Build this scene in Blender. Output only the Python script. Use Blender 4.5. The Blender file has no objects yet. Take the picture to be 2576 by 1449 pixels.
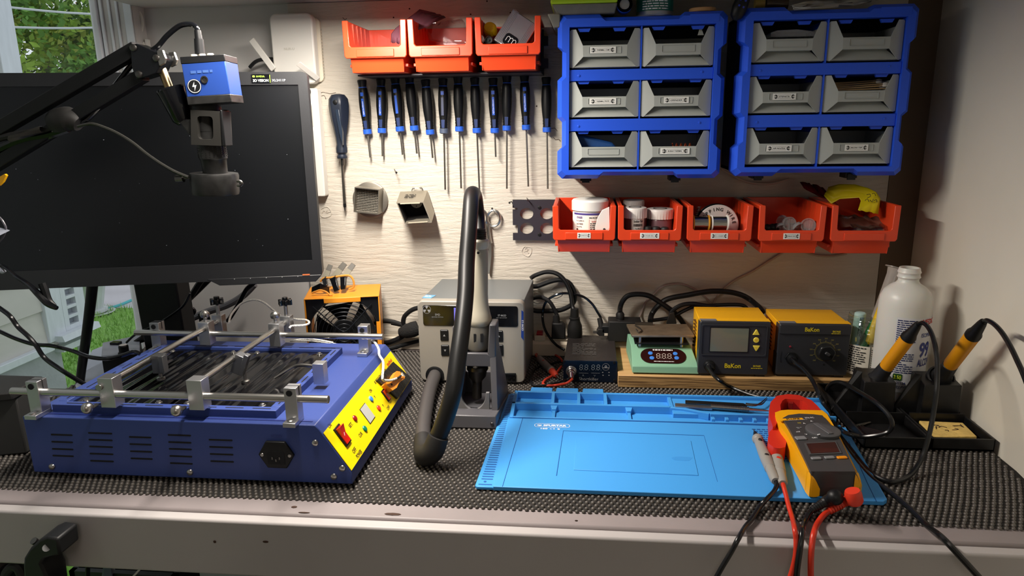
import bpy, math, random
import numpy as np
from mathutils import Vector, Matrix
random.seed(7)
D = bpy.data
SC = bpy.context.scene
COL = SC.collection
R = math.radians
BZ = 0.90            # bench top height
# ------------------------------------------------------------------ camera
FPX, YAW, PIT, ROL = 1766.2, R(5.7236), R(13.5634), R(-0.7543)
CAM = Vector((0, 0, 1.38))
fw = Vector((-math.sin(YAW)*math.cos(PIT), math.cos(YAW)*math.cos(PIT), -math.sin(PIT)))
rt = Vector((math.cos(YAW), math.sin(YAW), 0)); up = rt.cross(fw)
rt2 = rt*math.cos(ROL)+up*math.sin(ROL); up2 = -rt*math.sin(ROL)+up*math.cos(ROL)
cam_data = D.cameras.new('camera'); cam = D.objects.new('camera', cam_data); COL.objects.link(cam)
cam_data.sensor_width = 36.0; cam_data.lens = FPX/2576*36.0; cam_data.clip_start = 0.02; cam_data.clip_end = 200
m = Matrix((( rt2.x, up2.x, -fw.x, CAM.x), (rt2.y, up2.y, -fw.y, CAM.y), (rt2.z, up2.z, -fw.z, CAM.z), (0, 0, 0, 1)))
cam.matrix_world = m
SC.camera = cam
def at(u, v, x=None, y=None, z=None):
    """point of the place seen at photo pixel (u,v) on the plane x=, y= or z="""
    d = fw*FPX + rt2*(u-1288) - up2*(v-724.5)
    if x is not None: t = (x-CAM.x)/d.x
    elif y is not None: t = (y-CAM.y)/d.y
    else: t = (z-CAM.z)/d.z
    return CAM + d*t
# ------------------------------------------------------------------ view, sky, lights
vs = SC.view_settings
vs.view_transform = 'Standard'; vs.look = 'None'; vs.gamma = 1.0; vs.exposure = 0.04; vs.use_curve_mapping = False
world = D.worlds.new('sky'); SC.world = world; world.use_nodes = True
bg = world.node_tree.nodes['Background']; bg.inputs[0].default_value = (0.86, 0.93, 1.0, 1); bg.inputs[1].default_value = 0.85
def area(name, loc, target, sx, sy, power, color):
    l = D.lights.new(name, 'AREA'); l.shape = 'RECTANGLE'; l.size = sx; l.size_y = sy; l.energy = power; l.color = color
    o = D.objects.new(name, l); COL.objects.link(o); o.location = loc
    o.rotation_euler = (Vector(target)-Vector(loc)).to_track_quat('-Z', 'Z').to_euler()
    return o
# LED tube fixed under the shelf above the bench, running from the room towards the wall
area('bench_strip_light', (-0.36, 0.95, 1.575), (-0.36, 0.9501, 0.9), 0.05, 0.46, 13.5, (1.0, 0.92, 0.82))
# weak fill light added high behind the camera to brighten the room
area('room_fill_light', (0.1, -1.3, 2.3), (0, -0.6, 0.0), 0.9, 0.9, 7.0, (1.0, 0.90, 0.80))
sun = D.lights.new('sun', 'SUN'); sun.energy = 0.5; sun.angle = 0.5; sun.color = (1.0, 0.97, 0.92)
so = D.objects.new('sun', sun); COL.objects.link(so); so.rotation_euler = (R(28), R(-12), 0)
# ------------------------------------------------------------------ materials
def lin(c):
    if isinstance(c, str):
        c = [int(c[i:i+2], 16)/255 for i in (0, 2, 4)]
    return tuple(((v/12.92) if v <= 0.04045 else ((v+0.055)/1.055)**2.4) for v in c)
_M = {}
def mat(name, col='808080', rough=0.5, metal=0.0, spec=0.5, bump=None, var=None, coat=0, trans=0, emit=None, alpha=1, ior=1.45, sss=0):
    """bump=(scale,strength[,detail,stretch]); var=(scale,amount)"""
    if name in _M: return _M[name]
    M = D.materials.new(name); M.use_nodes = True; nt = M.node_tree; N = nt.nodes; L = nt.links
    b = N['Principled BSDF']; c = lin(col)
    b.inputs['Base Color'].default_value = (*c, 1); b.inputs['Roughness'].default_value = rough
    b.inputs['Metallic'].default_value = metal; b.inputs['Specular IOR Level'].default_value = spec
    b.inputs['Coat Weight'].default_value = coat; b.inputs['Transmission Weight'].default_value = trans
    b.inputs['IOR'].default_value = ior; b.inputs['Alpha'].default_value = alpha
    if sss: b.inputs['Subsurface Weight'].default_value = sss; b.inputs['Subsurface Scale'].default_value = 0.01
    if emit: b.inputs['Emission Color'].default_value = (*lin(emit[0]), 1); b.inputs['Emission Strength'].default_value = emit[1]
    tc = N.new('ShaderNodeTexCoord')
    def noise(scale, detail=3, stretch=(1, 1, 1)):
        mp = N.new('ShaderNodeMapping'); mp.inputs['Scale'].default_value = stretch
        L.new(tc.outputs['Object'], mp.inputs[0]); n = N.new('ShaderNodeTexNoise')
        n.inputs['Scale'].default_value = scale; n.inputs['Detail'].default_value = detail
        L.new(mp.outputs[0], n.inputs['Vector']); return n
    if var:
        n = noise(var[0], 4, var[2] if len(var) > 2 else (1, 1, 1)); mx = N.new('ShaderNodeMix'); mx.data_type = 'RGBA'
        a = var[1]; mx.inputs['A'].default_value = (*[max(0, k*(1-a)) for k in c], 1); mx.inputs['B'].default_value = (*[min(1, k*(1+a)) for k in c], 1)
        rp = N.new('ShaderNodeMapRange'); rp.inputs[1].default_value = 0.3; rp.inputs[2].default_value = 0.7
        L.new(n.outputs['Fac'], rp.inputs[0]); L.new(rp.outputs[0], mx.inputs['Factor']); L.new(mx.outputs['Result'], b.inputs['Base Color'])
    if bump:
        n = noise(bump[0], bump[2] if len(bump) > 2 else 4, bump[3] if len(bump) > 3 else (1, 1, 1))
        bp = N.new('ShaderNodeBump'); bp.inputs['Strength'].default_value = bump[1]; bp.inputs['Distance'].default_value = 0.002
        L.new(n.outputs['Fac'], bp.inputs['Height']); L.new(bp.outputs[0], b.inputs['Normal'])
    _M[name] = M; return M
def thin_glass(name, tint=(1, 1, 1), amount=0.1):
    M = D.materials.new(name); M.use_nodes = True; nt = M.node_tree; nt.nodes.clear()
    o = nt.nodes.new('ShaderNodeOutputMaterial'); t = nt.nodes.new('ShaderNodeBsdfTransparent'); g = nt.nodes.new('ShaderNodeBsdfGlossy')
    g.inputs['Roughness'].default_value = 0.04; t.inputs[0].default_value = (*tint, 1)
    mx = nt.nodes.new('ShaderNodeMixShader'); lw = nt.nodes.new('ShaderNodeLayerWeight'); pw = nt.nodes.new('ShaderNodeMath'); pw.operation = 'POWER'; pw.inputs[1].default_value = 4.0
    nt.links.new(lw.outputs['Facing'], pw.inputs[0])
    ad = nt.nodes.new('ShaderNodeMath'); ad.operation = 'MULTIPLY_ADD'; ad.inputs[1].default_value = 0.7; ad.inputs[2].default_value = amount+.02
    nt.links.new(pw.outputs[0], ad.inputs[0]); nt.links.new(ad.outputs[0], mx.inputs[0])
    nt.links.new(t.outputs[0], mx.inputs[1]); nt.links.new(g.outputs[0], mx.inputs[2]); nt.links.new(mx.outputs[0], o.inputs[0])
    _M[name] = M; return M
# ------------------------------------------------------------------ mesh builder
def rotm(rx=0, ry=0, rz=0): return Matrix.Rotation(R(rz), 3, 'Z') @ Matrix.Rotation(R(ry), 3, 'Y') @ Matrix.Rotation(R(rx), 3, 'X')
def basis(d):
    d = Vector(d).normalized(); a = Vector((0, 0, 1)) if abs(d.z) < 0.9 else Vector((1, 0, 0))
    u = d.cross(a).normalized(); return u, d.cross(u).normalized(), d
class MB:
    def __init__(s): s.v = []; s.f = []
    def add(s, vs_, fs):
        k = len(s.v); s.v += [Vector(p) for p in vs_]; s.f += [tuple(i+k for i in f) for f in fs]; return s
    def box(s, x0, x1, y0, y1, z0, z1):
        return s.add([(x0,y0,z0),(x1,y0,z0),(x1,y1,z0),(x0,y1,z0),(x0,y0,z1),(x1,y0,z1),(x1,y1,z1),(x0,y1,z1)],
                     [(0,3,2,1),(4,5,6,7),(0,1,5,4),(1,2,6,5),(2,3,7,6),(3,0,4,7)])
    def cbox(s, c, sz, rot=None):
        c = Vector(c); t = MB().box(-sz[0]/2, sz[0]/2, -sz[1]/2, sz[1]/2, -sz[2]/2, sz[2]/2)
        return s.add([(rot @ p if rot else p)+c for p in t.v], t.f)
    def hexa(s, b, t):       # bottom 4, top 4 points (same winding, ccw from above)
        return s.add(list(b)+list(t), [(0,3,2,1),(4,5,6,7),(0,1,5,4),(1,2,6,5),(2,3,7,6),(3,0,4,7)])
    def prism(s, pts, a, b, ax='y'):
        n = len(pts)
        mp = {'y': lambda p, t: (p[0], t, p[1]), 'z': lambda p, t: (p[0], p[1], t), 'x': lambda p, t: (t, p[0], p[1])}[ax]
        vs_ = [mp(p, a) for p in pts]+[mp(p, b) for p in pts]
        return s.add(vs_, [tuple(range(n)), tuple(range(2*n-1, n-1, -1))]+[(i, i+n, (i+1) % n+n, (i+1) % n) for i in range(n)])
    def strip(s, A, B, closed=True):   # bridge two loops
        n = len(A); k = n if closed else n-1
        return s.add(list(A)+list(B), [(i, (i+1) % n, (i+1) % n+n, i+n) for i in range(k)])
    def cyl(s, p0, p1, r0, r1=None, n=16, caps=True):
        r1 = r0 if r1 is None else r1; p0 = Vector(p0); p1 = Vector(p1); u, w, d = basis(p1-p0)
        A = [p0+(u*math.cos(2*math.pi*i/n)+w*math.sin(2*math.pi*i/n))*r0 for i in range(n)]
        B = [p1+(u*math.cos(2*math.pi*i/n)+w*math.sin(2*math.pi*i/n))*r1 for i in range(n)]
        s.add(A+B, [(i, (i+1) % n, (i+1) % n+n, i+n) for i in range(n)]+([tuple(range(n-1, -1, -1)), tuple(range(n, 2*n))] if caps else []))
        return s
    def lathe(s, prof, o=(0, 0, 0), ax=(0, 0, 1), n=24, caps=True, sx=1, sy=1):
        o = Vector(o); u, w, d = basis(ax)
        if abs(d.z) > 0.99: u = Vector((1, 0, 0)); w = Vector((0, 1, 0))*(1 if d.z > 0 else -1)
        vs_ = []
        for r_, h in prof:
            vs_ += [o+d*h+u*math.cos(2*math.pi*i/n)*r_*sx+w*math.sin(2*math.pi*i/n)*r_*sy for i in range(n)]
        fs = [(j*n+i, j*n+(i+1) % n, (j+1)*n+(i+1) % n, (j+1)*n+i) for j in range(len(prof)-1) for i in range(n)]
        if caps:
            fs.append(tuple(range(n-1, -1, -1))); k = (len(prof)-1)*n; fs.append(tuple(range(k, k+n)))
        return s.add(vs_, fs)
    def tube(s, pts, r, n=10, sm=6, closed=False):
        P = [Vector(p) for p in pts]; rr = r if isinstance(r, (list, tuple)) else [r]*len(P)
        if sm > 1 and len(P) > 2:
            Q = []; rq = []; m_ = len(P)
            for i in range(m_ if closed else m_-1):
                g = lambda k: P[k % m_] if closed else P[max(0, min(m_-1, k))]
                a, b, c, d = g(i-1), g(i), g(i+1), g(i+2)
                for k in range(sm):
                    t = k/sm; t2 = t*t; t3 = t2*t
                    Q.append(0.5*((2*b)+(c-a)*t+(2*a-5*b+4*c-d)*t2+(3*b-a-3*c+d)*t3)); rq.append(rr[i]*(1-t)+rr[(i+1) % m_]*t)
            if not closed: Q.append(P[-1]); rq.append(rr[-1])
            P, rr = Q, rq
        m_ = len(P); T = [((P[(i+1) % m_]-P[i-1]) if closed else (P[min(m_-1, i+1)]-P[max(0, i-1)])).normalized() for i in range(m_)]
        u, _, _ = basis(T[0]); vs_ = []
        for i in range(m_):
            u = (u-T[i]*u.dot(T[i]))
            if u.length < 1e-6: u = basis(T[i])[0]
            u.normalize(); w = T[i].cross(u)
            vs_ += [P[i]+(u*math.cos(2*math.pi*k/n)+w*math.sin(2*math.pi*k/n))*rr[i] for k in range(n)]
        fs = [(i*n+k, i*n+(k+1) % n, ((i+1) % m_)*n+(k+1) % n, ((i+1) % m_)*n+k) for i in range(m_ if closed else m_-1) for k in range(n)]
        if not closed: fs += [tuple(range(n-1, -1, -1)), tuple(range((m_-1)*n, m_*n))]
        return s.add(vs_, fs)
    def ball(s, c, r, n=12, k=8, sc=(1, 1, 1)):
        c = Vector(c); vs_ = [c+Vector((0, 0, -r*sc[2]))]
        for j in range(1, k):
            a = math.pi*j/k-math.pi/2
            vs_ += [c+Vector((math.cos(2*math.pi*i/n)*math.cos(a)*r*sc[0], math.sin(2*math.pi*i/n)*math.cos(a)*r*sc[1], math.sin(a)*r*sc[2])) for i in range(n)]
        vs_.append(c+Vector((0, 0, r*sc[2]))); L_ = len(vs_)-1
        fs = [(0, 1+(i+1) % n, 1+i) for i in range(n)]+[(L_, L_-n+i, L_-n+(i+1) % n) for i in range(n)]
        fs += [(1+j*n+i, 1+j*n+(i+1) % n, 1+(j+1)*n+(i+1) % n, 1+(j+1)*n+i) for j in range(k-2) for i in range(n)]
        return s.add(vs_, fs)
    def xf(s, M4):
        s.v = [M4 @ p for p in s.v]; return s
    def rot(s, rx=0, ry=0, rz=0, c=(0, 0, 0)):
        c = Vector(c); m3 = rotm(rx, ry, rz); s.v = [m3 @ (p-c)+c for p in s.v]; return s
    def mv(s, x, y, z): s.v = [p+Vector((x, y, z)) for p in s.v]; return s
def rrect(x0, x1, y0, y1, r, n=4):
    o = []
    for cx, cy, a0 in ((x1-r, y1-r, 0), (x0+r, y1-r, 90), (x0+r, y0+r, 180), (x1-r, y0+r, 270)):
        for i in range(n+1):
            a = R(a0+90*i/n); o.append((cx+r*math.cos(a), cy+r*math.sin(a)))
    return o
def circ(cx, cy, r, n=24): return [(cx+r*math.cos(2*math.pi*i/n), cy+r*math.sin(2*math.pi*i/n)) for i in range(n)]
def wmat(o):
    m_ = Matrix.LocRotScale(o.location, o.rotation_euler, o.scale)
    return wmat(o.parent) @ m_ if o.parent else m_
def obj(name, mb, material, parent=None, bevel=0, angle=35, world=True, seg=2):
    """link one mesh; coordinates are the place's own (world) unless world=False (then the parent's)"""
    me = D.meshes.new(name)
    vs_ = mb.v
    if parent is not None and world:
        inv = wmat(parent).inverted(); vs_ = [inv @ p for p in vs_]
    me.from_pydata([tuple(p) for p in vs_], [], mb.f); me.validate()
    import bmesh
    bm = bmesh.new(); bm.from_mesh(me); bmesh.ops.recalc_face_normals(bm, faces=bm.faces); bm.to_mesh(me); bm.free()
    me.materials.append(material)
    for p in me.polygons: p.use_smooth = True
    me.set_sharp_from_angle(angle=R(angle))
    o = D.objects.new(name, me); COL.objects.link(o)
    if parent is not None: o.parent = parent
    if bevel:
        b = o.modifiers.new('bevel', 'BEVEL'); b.width = bevel; b.segments = seg; b.limit_method = 'ANGLE'; b.angle_limit = R(40); b.use_clamp_overlap = True
    return o
def tag(o, label, cat, group=None, kind=None):
    o['label'] = label; o['category'] = cat
    if group: o['group'] = group
    if kind: o['kind'] = kind
    return o
def thing(name, label, cat, loc=(0, 0, 0), rz=0, group=None):
    o = D.objects.new(name, None); COL.objects.link(o); o.location = loc; o.rotation_euler = (0, 0, R(rz)); o.empty_display_size = 0.02
    return tag(o, label, cat, group)
def struct(name, mb, material, parent=None, bevel=0):
    o = obj(name, mb, material, parent, bevel)
    if parent is None: o['kind'] = 'structure'
    return o
def frame(o, xd, yd):
    x = Vector(xd).normalized(); z = x.cross(Vector(yd)).normalized(); y = z.cross(x)
    return Matrix(((x.x, y.x, z.x, o[0]), (x.y, y.y, z.y, o[1]), (x.z, y.z, z.z, o[2]), (0, 0, 0, 1)))
FRONT = lambda x, y, z: frame((x, y, z), (1, 0, 0), (0, 0, 1))   # writing that faces the viewer
_TXT = {}
def glyphs(s, bold=0):
    k = (s, bold)
    if k in _TXT: return _TXT[k]
    c = D.curves.new('lettering', 'FONT'); c.body = s; c.resolution_u = 3; c.offset = bold
    o = D.objects.new('lettering', c); COL.objects.link(o)
    dg = bpy.context.evaluated_depsgraph_get(); me = D.meshes.new_from_object(o.evaluated_get(dg))
    v = np.empty(len(me.vertices)*3, np.float32); me.vertices.foreach_get('co', v); v = v.reshape(-1, 3)
    f = [tuple(p.vertices) for p in me.polygons]
    D.objects.remove(o); D.curves.remove(c); D.meshes.remove(me)
    _TXT[k] = (v, f); return _TXT[k]
def txt_mb(mb, s, M4, w, h, bold=0, slant=0, align='c'):
    """letters fitted in a w x h box centred (or left aligned) on the frame"""
    v, f = glyphs(s, bold)
    if len(v) == 0: return mb
    mn = v.min(0); mx = v.max(0); sx = w/(mx[0]-mn[0]); sy = h/(mx[1]-mn[1]); cx = (mn[0]+mx[0])/2 if align == 'c' else mn[0]; cy = (mn[1]+mx[1])/2
    vs_ = [M4 @ Vector(((p[0]-cx)*sx+slant*(p[1]-cy)*sy, (p[1]-cy)*sy, 0)) for p in v]
    return mb.add(vs_, f)
def micro(mb, M4, w, h, n, fill=0.55, seed=1, full=0.9):
    """rows of unreadable small print as short dashes; frame origin = top left"""
    rg = random.Random(seed)
    for i in range(n):
        y1 = -h*(i+0.2)/n; y0 = y1-h/n*fill; x = 0; end = w*(full if rg.random() < .7 else rg.uniform(.4, .9))
        while x < end:
            l = min(rg.uniform(.6, 2.6)*h/n, end-x); 
            if l <= 0: break
            mb.add([M4 @ Vector(p) for p in ((x, y0, 0), (x+l, y0, 0), (x+l, y1, 0), (x, y1, 0))], [(0, 1, 2, 3)]); x += l+h/n*.35
    return mb
def sheet(mb, M4, pts, t=0.0003):
    n = len(pts); A = [M4 @ Vector((p[0], p[1], 0)) for p in pts]; B = [M4 @ Vector((p[0], p[1], t)) for p in pts]
    return mb.add(A+B, [tuple(range(n-1, -1, -1)), tuple(range(n, 2*n))]+[(i, (i+1) % n, (i+1) % n+n, i+n) for i in range(n)])
def lift(M4, d=0.0004): return M4 @ Matrix.Translation((0, 0, d))
def dup(root, loc=None, rz=None, label=None, group=None):
    def cp(o, par):
        c = o.copy(); COL.objects.link(c); c.parent = par
        for ch in [k for k in D.objects if k.parent == o]: cp(ch, c)
        return c
    r_ = cp(root, root.parent)
    if loc is not None: r_.location = loc
    if rz is not None: r_.rotation_euler = (0, 0, R(rz))
    if label: r_['label'] = label
    if group: r_['group'] = group
    return r_
# ================================================================== THE SETTING
# painted plywood: long horizontal grain ridges that swirl round knots
def plywood():
    M = D.materials.new('painted_plywood'); M.use_nodes = True; nt = M.node_tree; N = nt.nodes; L = nt.links; b = N['Principled BSDF']
    b.inputs['Roughness'].default_value = 0.48
    tc = N.new('ShaderNodeTexCoord'); mp = N.new('ShaderNodeMapping'); mp.inputs['Scale'].default_value = (16, 16, 130); L.new(tc.outputs['Object'], mp.inputs[0])
    w = N.new('ShaderNodeTexNoise'); w.inputs['Scale'].default_value = 3.0; w.inputs['Detail'].default_value = 2; L.new(tc.outputs['Object'], w.inputs['Vector'])
    sub = N.new('ShaderNodeVectorMath'); sub.operation = 'MULTIPLY_ADD'; sub.inputs[1].default_value = (0, 0, 7); L.new(w.outputs['Color'], sub.inputs[0]); L.new(mp.outputs[0], sub.inputs[2])
    n = N.new('ShaderNodeTexNoise'); n.inputs['Scale'].default_value = 1.0; n.inputs['Detail'].default_value = 5; n.inputs['Roughness'].default_value = 0.65; L.new(sub.outputs[0], n.inputs['Vector'])
    cr = N.new('ShaderNodeMapRange'); cr.inputs[1].default_value = 0.40; cr.inputs[2].default_value = 0.56; L.new(n.outputs['Fac'], cr.inputs[0])
    bp = N.new('ShaderNodeBump'); bp.inputs['Strength'].default_value = 0.5; bp.inputs['Distance'].default_value = 0.0014; L.new(cr.outputs[0], bp.inputs['Height']); L.new(bp.outputs[0], b.inputs['Normal'])
    mx = N.new('ShaderNodeMix'); mx.data_type = 'RGBA'; mx.inputs['A'].default_value = (*lin('b8b1a4'), 1); mx.inputs['B'].default_value = (*lin('cdc6ba'), 1)
    w2 = N.new('ShaderNodeTexNoise'); w2.inputs['Scale'].default_value = 5; L.new(tc.outputs['Object'], w2.inputs['Vector']); L.new(w2.outputs['Fac'], mx.inputs['Factor'])
    L.new(mx.outputs['Result'], b.inputs['Base Color']); return M
m_ply = plywood()
m_wall = mat('wall_paint', 'c9c6c4', .6, bump=(60, .08), var=(4, .04))
m_wallr = mat('right_wall_paint', 'e0dbcd', .42, bump=(25, .12, 3, (1, 2.5, 1)), var=(6, .03))
m_ceil = mat('shelf_paint', 'c4c0c2', .5, bump=(40, .1))
m_frame = mat('window_frame_white', 'dfe3ea', .35, var=(12, .05))
m_beige = mat('cream_plastic', 'd8cfbd', .4)
m_brown = mat('raw_board_brown', '6f5f4e', .8, var=(6, .18, (1, 1, .3)), bump=(30, .2))
m_grime = mat('grime', '3a2418', .8)
WX = lambda y: 0.650-(1.44-y)*0.1042      # the right wall stands a little askew
struct('wall_back', MB().box(-.9625, 0.72, 1.44, 1.50, 0, 2.45), m_wall)
b = MB().box(-0.581, 0.589, 1.428, 1.4395, BZ+0.001, 1.606)
wb = struct('trim_1', b, m_ply)           # the painted plywood sheet
# knots, screw marks and cracks in the plywood
kn = MB()
for (u, v, r_) in ((1348, 745, .016), (1400, 735, .013), (1325, 632, .012), (820, 535, .013)):
    p = at(u, v, y=1.4275); kn.tube([p+Vector((math.cos(a)*r_*random.uniform(.8, 1.1), 0, math.sin(a)*r_*random.uniform(.7, 1)))for a in [k*math.pi/5 for k in range(10)]], .0009, 5, 3, True)
    for k in range(5):
        a = random.uniform(0, 6.28); q = p+Vector((math.cos(a)*r_*.5, 0, math.sin(a)*r_*.4)); kn.tube([p, q, q+Vector((random.uniform(-1, 1)*r_*.4, 0, random.uniform(-1, 1)*r_*.4))], .0007, 4, 2)
obj('knot', kn, m_ply, wb)
ck = MB()
for pts in (((795, 238), (812, 232), (830, 236), (845, 233)), ((800, 245), (815, 240), (820, 250)), ((1392, 345), (1398, 352), (1405, 350), (1410, 356)), ((862, 44), (868, 50), (872, 46)), ((1383, 325), (1395, 322), (1402, 330))):
    ck.tube([at(u, v, y=1.4278) for u, v in pts], .0005, 4, 2)
for (u, v) in ((893, 67), (990, 44), (1284, 32), (1184, 36), (1350, 267), (1030, 22), (1225, 3)):
    p = at(u, v, y=1.4278); ck.ball(p, .0016, 8, 4, (1, .4, 1))
obj('crack_mark', ck, m_grime, wb)
struct('trim_2', MB().box(-0.56, 0.60, 1.405, 1.4275, BZ+0.001, 0.928), mat('batten_paint', 'cfc6b4', .5, var=(8, .06)), bevel=.002)
struct('trim_3', MB().box(0.590, 0.6485, 1.428, 1.4395, BZ+0.001, 1.606), m_brown)
ys = (1.44, -2.5)
struct('wall_right', MB().hexa([(WX(ys[1]), ys[1], 0), (WX(ys[1])+.08, ys[1], 0), (WX(ys[0])+.08, ys[0], 0), (WX(ys[0]), ys[0], 0)],
       [(WX(ys[1]), ys[1], 2.45), (WX(ys[1])+.08, ys[1], 2.45), (WX(ys[0])+.08, ys[0], 2.45), (WX(ys[0]), ys[0], 2.45)]), m_wallr)
# left wall: a deep window opening, the jamb seen head on beside the back corner
for wl in ((-1.06, -0.888, -2.5, 0.10, 0, 2.45), (-1.06, -0.888, 0.10, 1.3995, 0, 0.10), (-1.06, -0.888, 0.10, 1.3995, 2.1, 2.45), (-.9625, -0.888, 1.40, 1.4395, 0, 2.45)): struct('wall_left', MB().box(*wl), m_wall)
jt = MB()
for x0, x1, y0 in ((-.955, -.949, 1.395), (-.938, -.933, 1.3965), (-.922, -.917, 1.396), (-.905, -.889, 1.3965)):
    jt.box(x0, x1, y0, 1.3995, .1, 2.0)
struct('trim_4', jt, m_frame, bevel=.001)
w1 = D.objects.new('window_1', None); COL.objects.link(w1); w1.location = (-.966, .75, .1); w1['kind'] = 'structure'
fr = MB().box(-.972, -.958, 1.391, 1.3995, .1, 2.1).box(-.985, -.961, .1, .15, .1, 2.1).box(-.985, -.961, .15, 1.39, .1, .14).box(-.985, -.961, .15, 1.39, 2.06, 2.1)
obj('window_frame', fr, m_frame, w1, bevel=.002)
m_pane = thin_glass('window_glass', (1, 1, 1), 0.0)
obj('pane', MB().box(-.968, -.965, .15, 1.391, .14, 2.06), m_pane, w1)
struct('ceiling', MB().box(-1.06, 0.72, -2.5, 1.5, 2.45, 2.5), m_ceil)
struct('floor', MB().box(-1.06, 0.92, -2.5, 1.44, -.05, 0), mat('floor_vinyl', '6b655d', .6, var=(3, .1)))
struct('wall_front', MB().box(-1.06, 0.92, -2.58, -2.5, 0, 2.45), m_wall)
sh = tag(obj('overhead_shelf', MB().prism([(-.888, .05), (WX(.05)-.001, .05), (WX(1.4395)-.001, 1.4395), (-.888, 1.4395)], 1.607, 1.632, 'z'), m_ceil, None, bevel=.002), 'white painted wooden shelf closing off the top above the bench', 'shelf')
# the lamp that lights the bench
lf = thing('bench_lamp', 'long white tube lamp fixed under the shelf above the bench', 'lamp', (-.36, .95, 1.606))
obj('housing', MB().box(-.395, -.325, .70, 1.20, 1.580, 1.6065), m_frame, lf, bevel=.002)
# ------------------------------------------------------------------ workbench
m_bench = mat('bench_paint', '877e7e', .5, var=(7, .1), bump=(30, .15, 4, (1, 3, 1)))
wbn = thing('workbench', 'white painted workbench with a deep front board under the tools', 'workbench', (-.15, 1.1, 0))
obj('top', MB().prism([(-.958, .7605), (WX(.76)-.002, .7605), (WX(1.436)-.002, 1.436), (-.885, 1.436), (-.885, 1.398), (-.958, 1.398)], BZ-.028, BZ, 'z'), m_bench, wbn, bevel=.004)
obj('front_board', MB().prism([(-.958, .742), (WX(.742)-.002, .742), (WX(.76)-.002, .7598), (-.958, .7598)], .8205, BZ-.002, 'z'), mat('front_board_paint', 'a9a4a3', .5, var=(4, .07), bump=(20, .1)), wbn, bevel=.003)
for (u, v, a, bb) in ((988, 1293, .011, .0022), (540, 1363, .002, .002), (668, 1363, .004, .0016), (740, 1275, .004, .002), (765, 1289, .008, .001), (1450, 1310, .002, .001)):
    p = at(u, v, z=BZ+.0005) if v < 1300 else at(u, v, y=.7415); sp = MB().ball(p, 1, 8, 4, (a, .0008, bb) if v > 1300 else (a, bb*1.3, .0004)); obj('paint_chip', sp, m_grime, wbn)
for lx, ly in ((-.885, .78), (-.885, 1.30), (.47, .78), (.47, 1.36)): obj('leg', MB().box(lx, lx+.07, ly, ly+.07, 0.001, BZ-.0285), m_bench, wbn, bevel=.003)
# ------------------------------------------------------------------ knobbly non slip liner
def liner():
    rg = np.random.default_rng(3)
    px, py = .0079, .0072; X0, X1, Y0, Y1 = -.95, .640, .7925, 1.398
    cull = [(-.745, -.33, .85, 1.12), (-.11, .36, .86, 1.13), (.09, .44, 1.24, 1.38), (-.275, -.12, 1.24, 1.36)]
    cs = []
    ny = int((Y1-Y0)/py)
    for j in range(ny):
        y = Y0+py*j; yy = y
        xs = np.arange(X0+(px/2 if j % 2 else 0), X1, px)
        for x in xs:
            if x > WX(y)-.006 or (x > .60 and y < .95): continue
            if x < -.80 and y < .86-.3*(x+.80)*0: pass
            if any(a < x < b_ and c < y < d for a, b_, c, d in cull): continue
            cs.append((x, y))
    cs = np.array(cs); n = len(cs); cs += rg.normal(0, .00022, cs.shape)
    # gentle drape so rows are not ruler straight
    cs[:, 1] += .0012*np.sin(cs[:, 0]*9+cs[:, 1]*14); cs[:, 0] += .0014*np.sin(cs[:, 1]*23+1)
    k = 8; a = np.arange(k)*2*np.pi/k
    sh_ = np.concatenate([np.stack([np.cos(a)*.0026, np.sin(a)*.0029, np.full(k, -.0003)], 1), np.stack([np.cos(a)*.0022, np.sin(a)*.0024, np.full(k, .0015)], 1), np.stack([np.cos(a)*.0012, np.sin(a)*.0014, np.full(k, .0022)], 1)])
    v = np.repeat(cs, 3*k, 0); loc = np.tile(sh_, (n, 1)); sc = np.repeat(rg.uniform(.9, 1.1, n), 3*k)[:, None]
    V = np.concatenate([v, np.full((n*3*k, 1), BZ+.0014)], 1)+loc*sc
    base = np.arange(n)*3*k
    q = [[r_*k+i, r_*k+(i+1) % k, (r_+1)*k+(i+1) % k, (r_+1)*k+i] for r_ in (0, 1) for i in range(k)]
    Q = (base[:, None, None]+np.array(q)[None]).reshape(-1, 4); T = base[:, None]+np.arange(2*k, 3*k)[None]
    me = D.meshes.new('shelf_liner')
    # thin dark web joining the knobs
    w0 = len(V); web = np.array([(X0, Y0+.001, BZ+.0009), (.60, Y0+.001, BZ+.0011), (.597, 1.0, BZ+.0011), (.637, Y1, BZ+.0011), (X0, Y1, BZ+.0011)]); V = np.concatenate([V, web])
    nl = Q.size+T.size+5; me.vertices.add(len(V)); me.vertices.foreach_set('co', V.ravel()); me.loops.add(nl); me.polygons.add(len(Q)+len(T)+1)
    me.loops.foreach_set('vertex_index', np.concatenate([Q.ravel(), T.ravel(), np.arange(w0, w0+5)]))
    tot = np.concatenate([np.full(len(Q), 4), np.full(len(T), k), [5]]); st = np.concatenate([[0], np.cumsum(tot)[:-1]])
    me.polygons.foreach_set('loop_start', st); me.polygons.foreach_set('loop_total', tot)
    mi = np.zeros(len(tot), int); mi[-1] = 1; me.materials.append(mat('liner_rubber', '4f4a45', .42, spec=.6)); me.materials.append(mat('liner_web', '14110f', .8)); me.polygons.foreach_set('material_index', mi)
    me.update(); me.validate(); me.polygons.foreach_set('use_smooth', np.ones(len(tot), bool))
    o = D.objects.new('shelf_liner', me); COL.objects.link(o)
    return tag(o, 'black knobbly rubber non slip liner spread over the bench top', 'liner')
liner()
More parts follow.
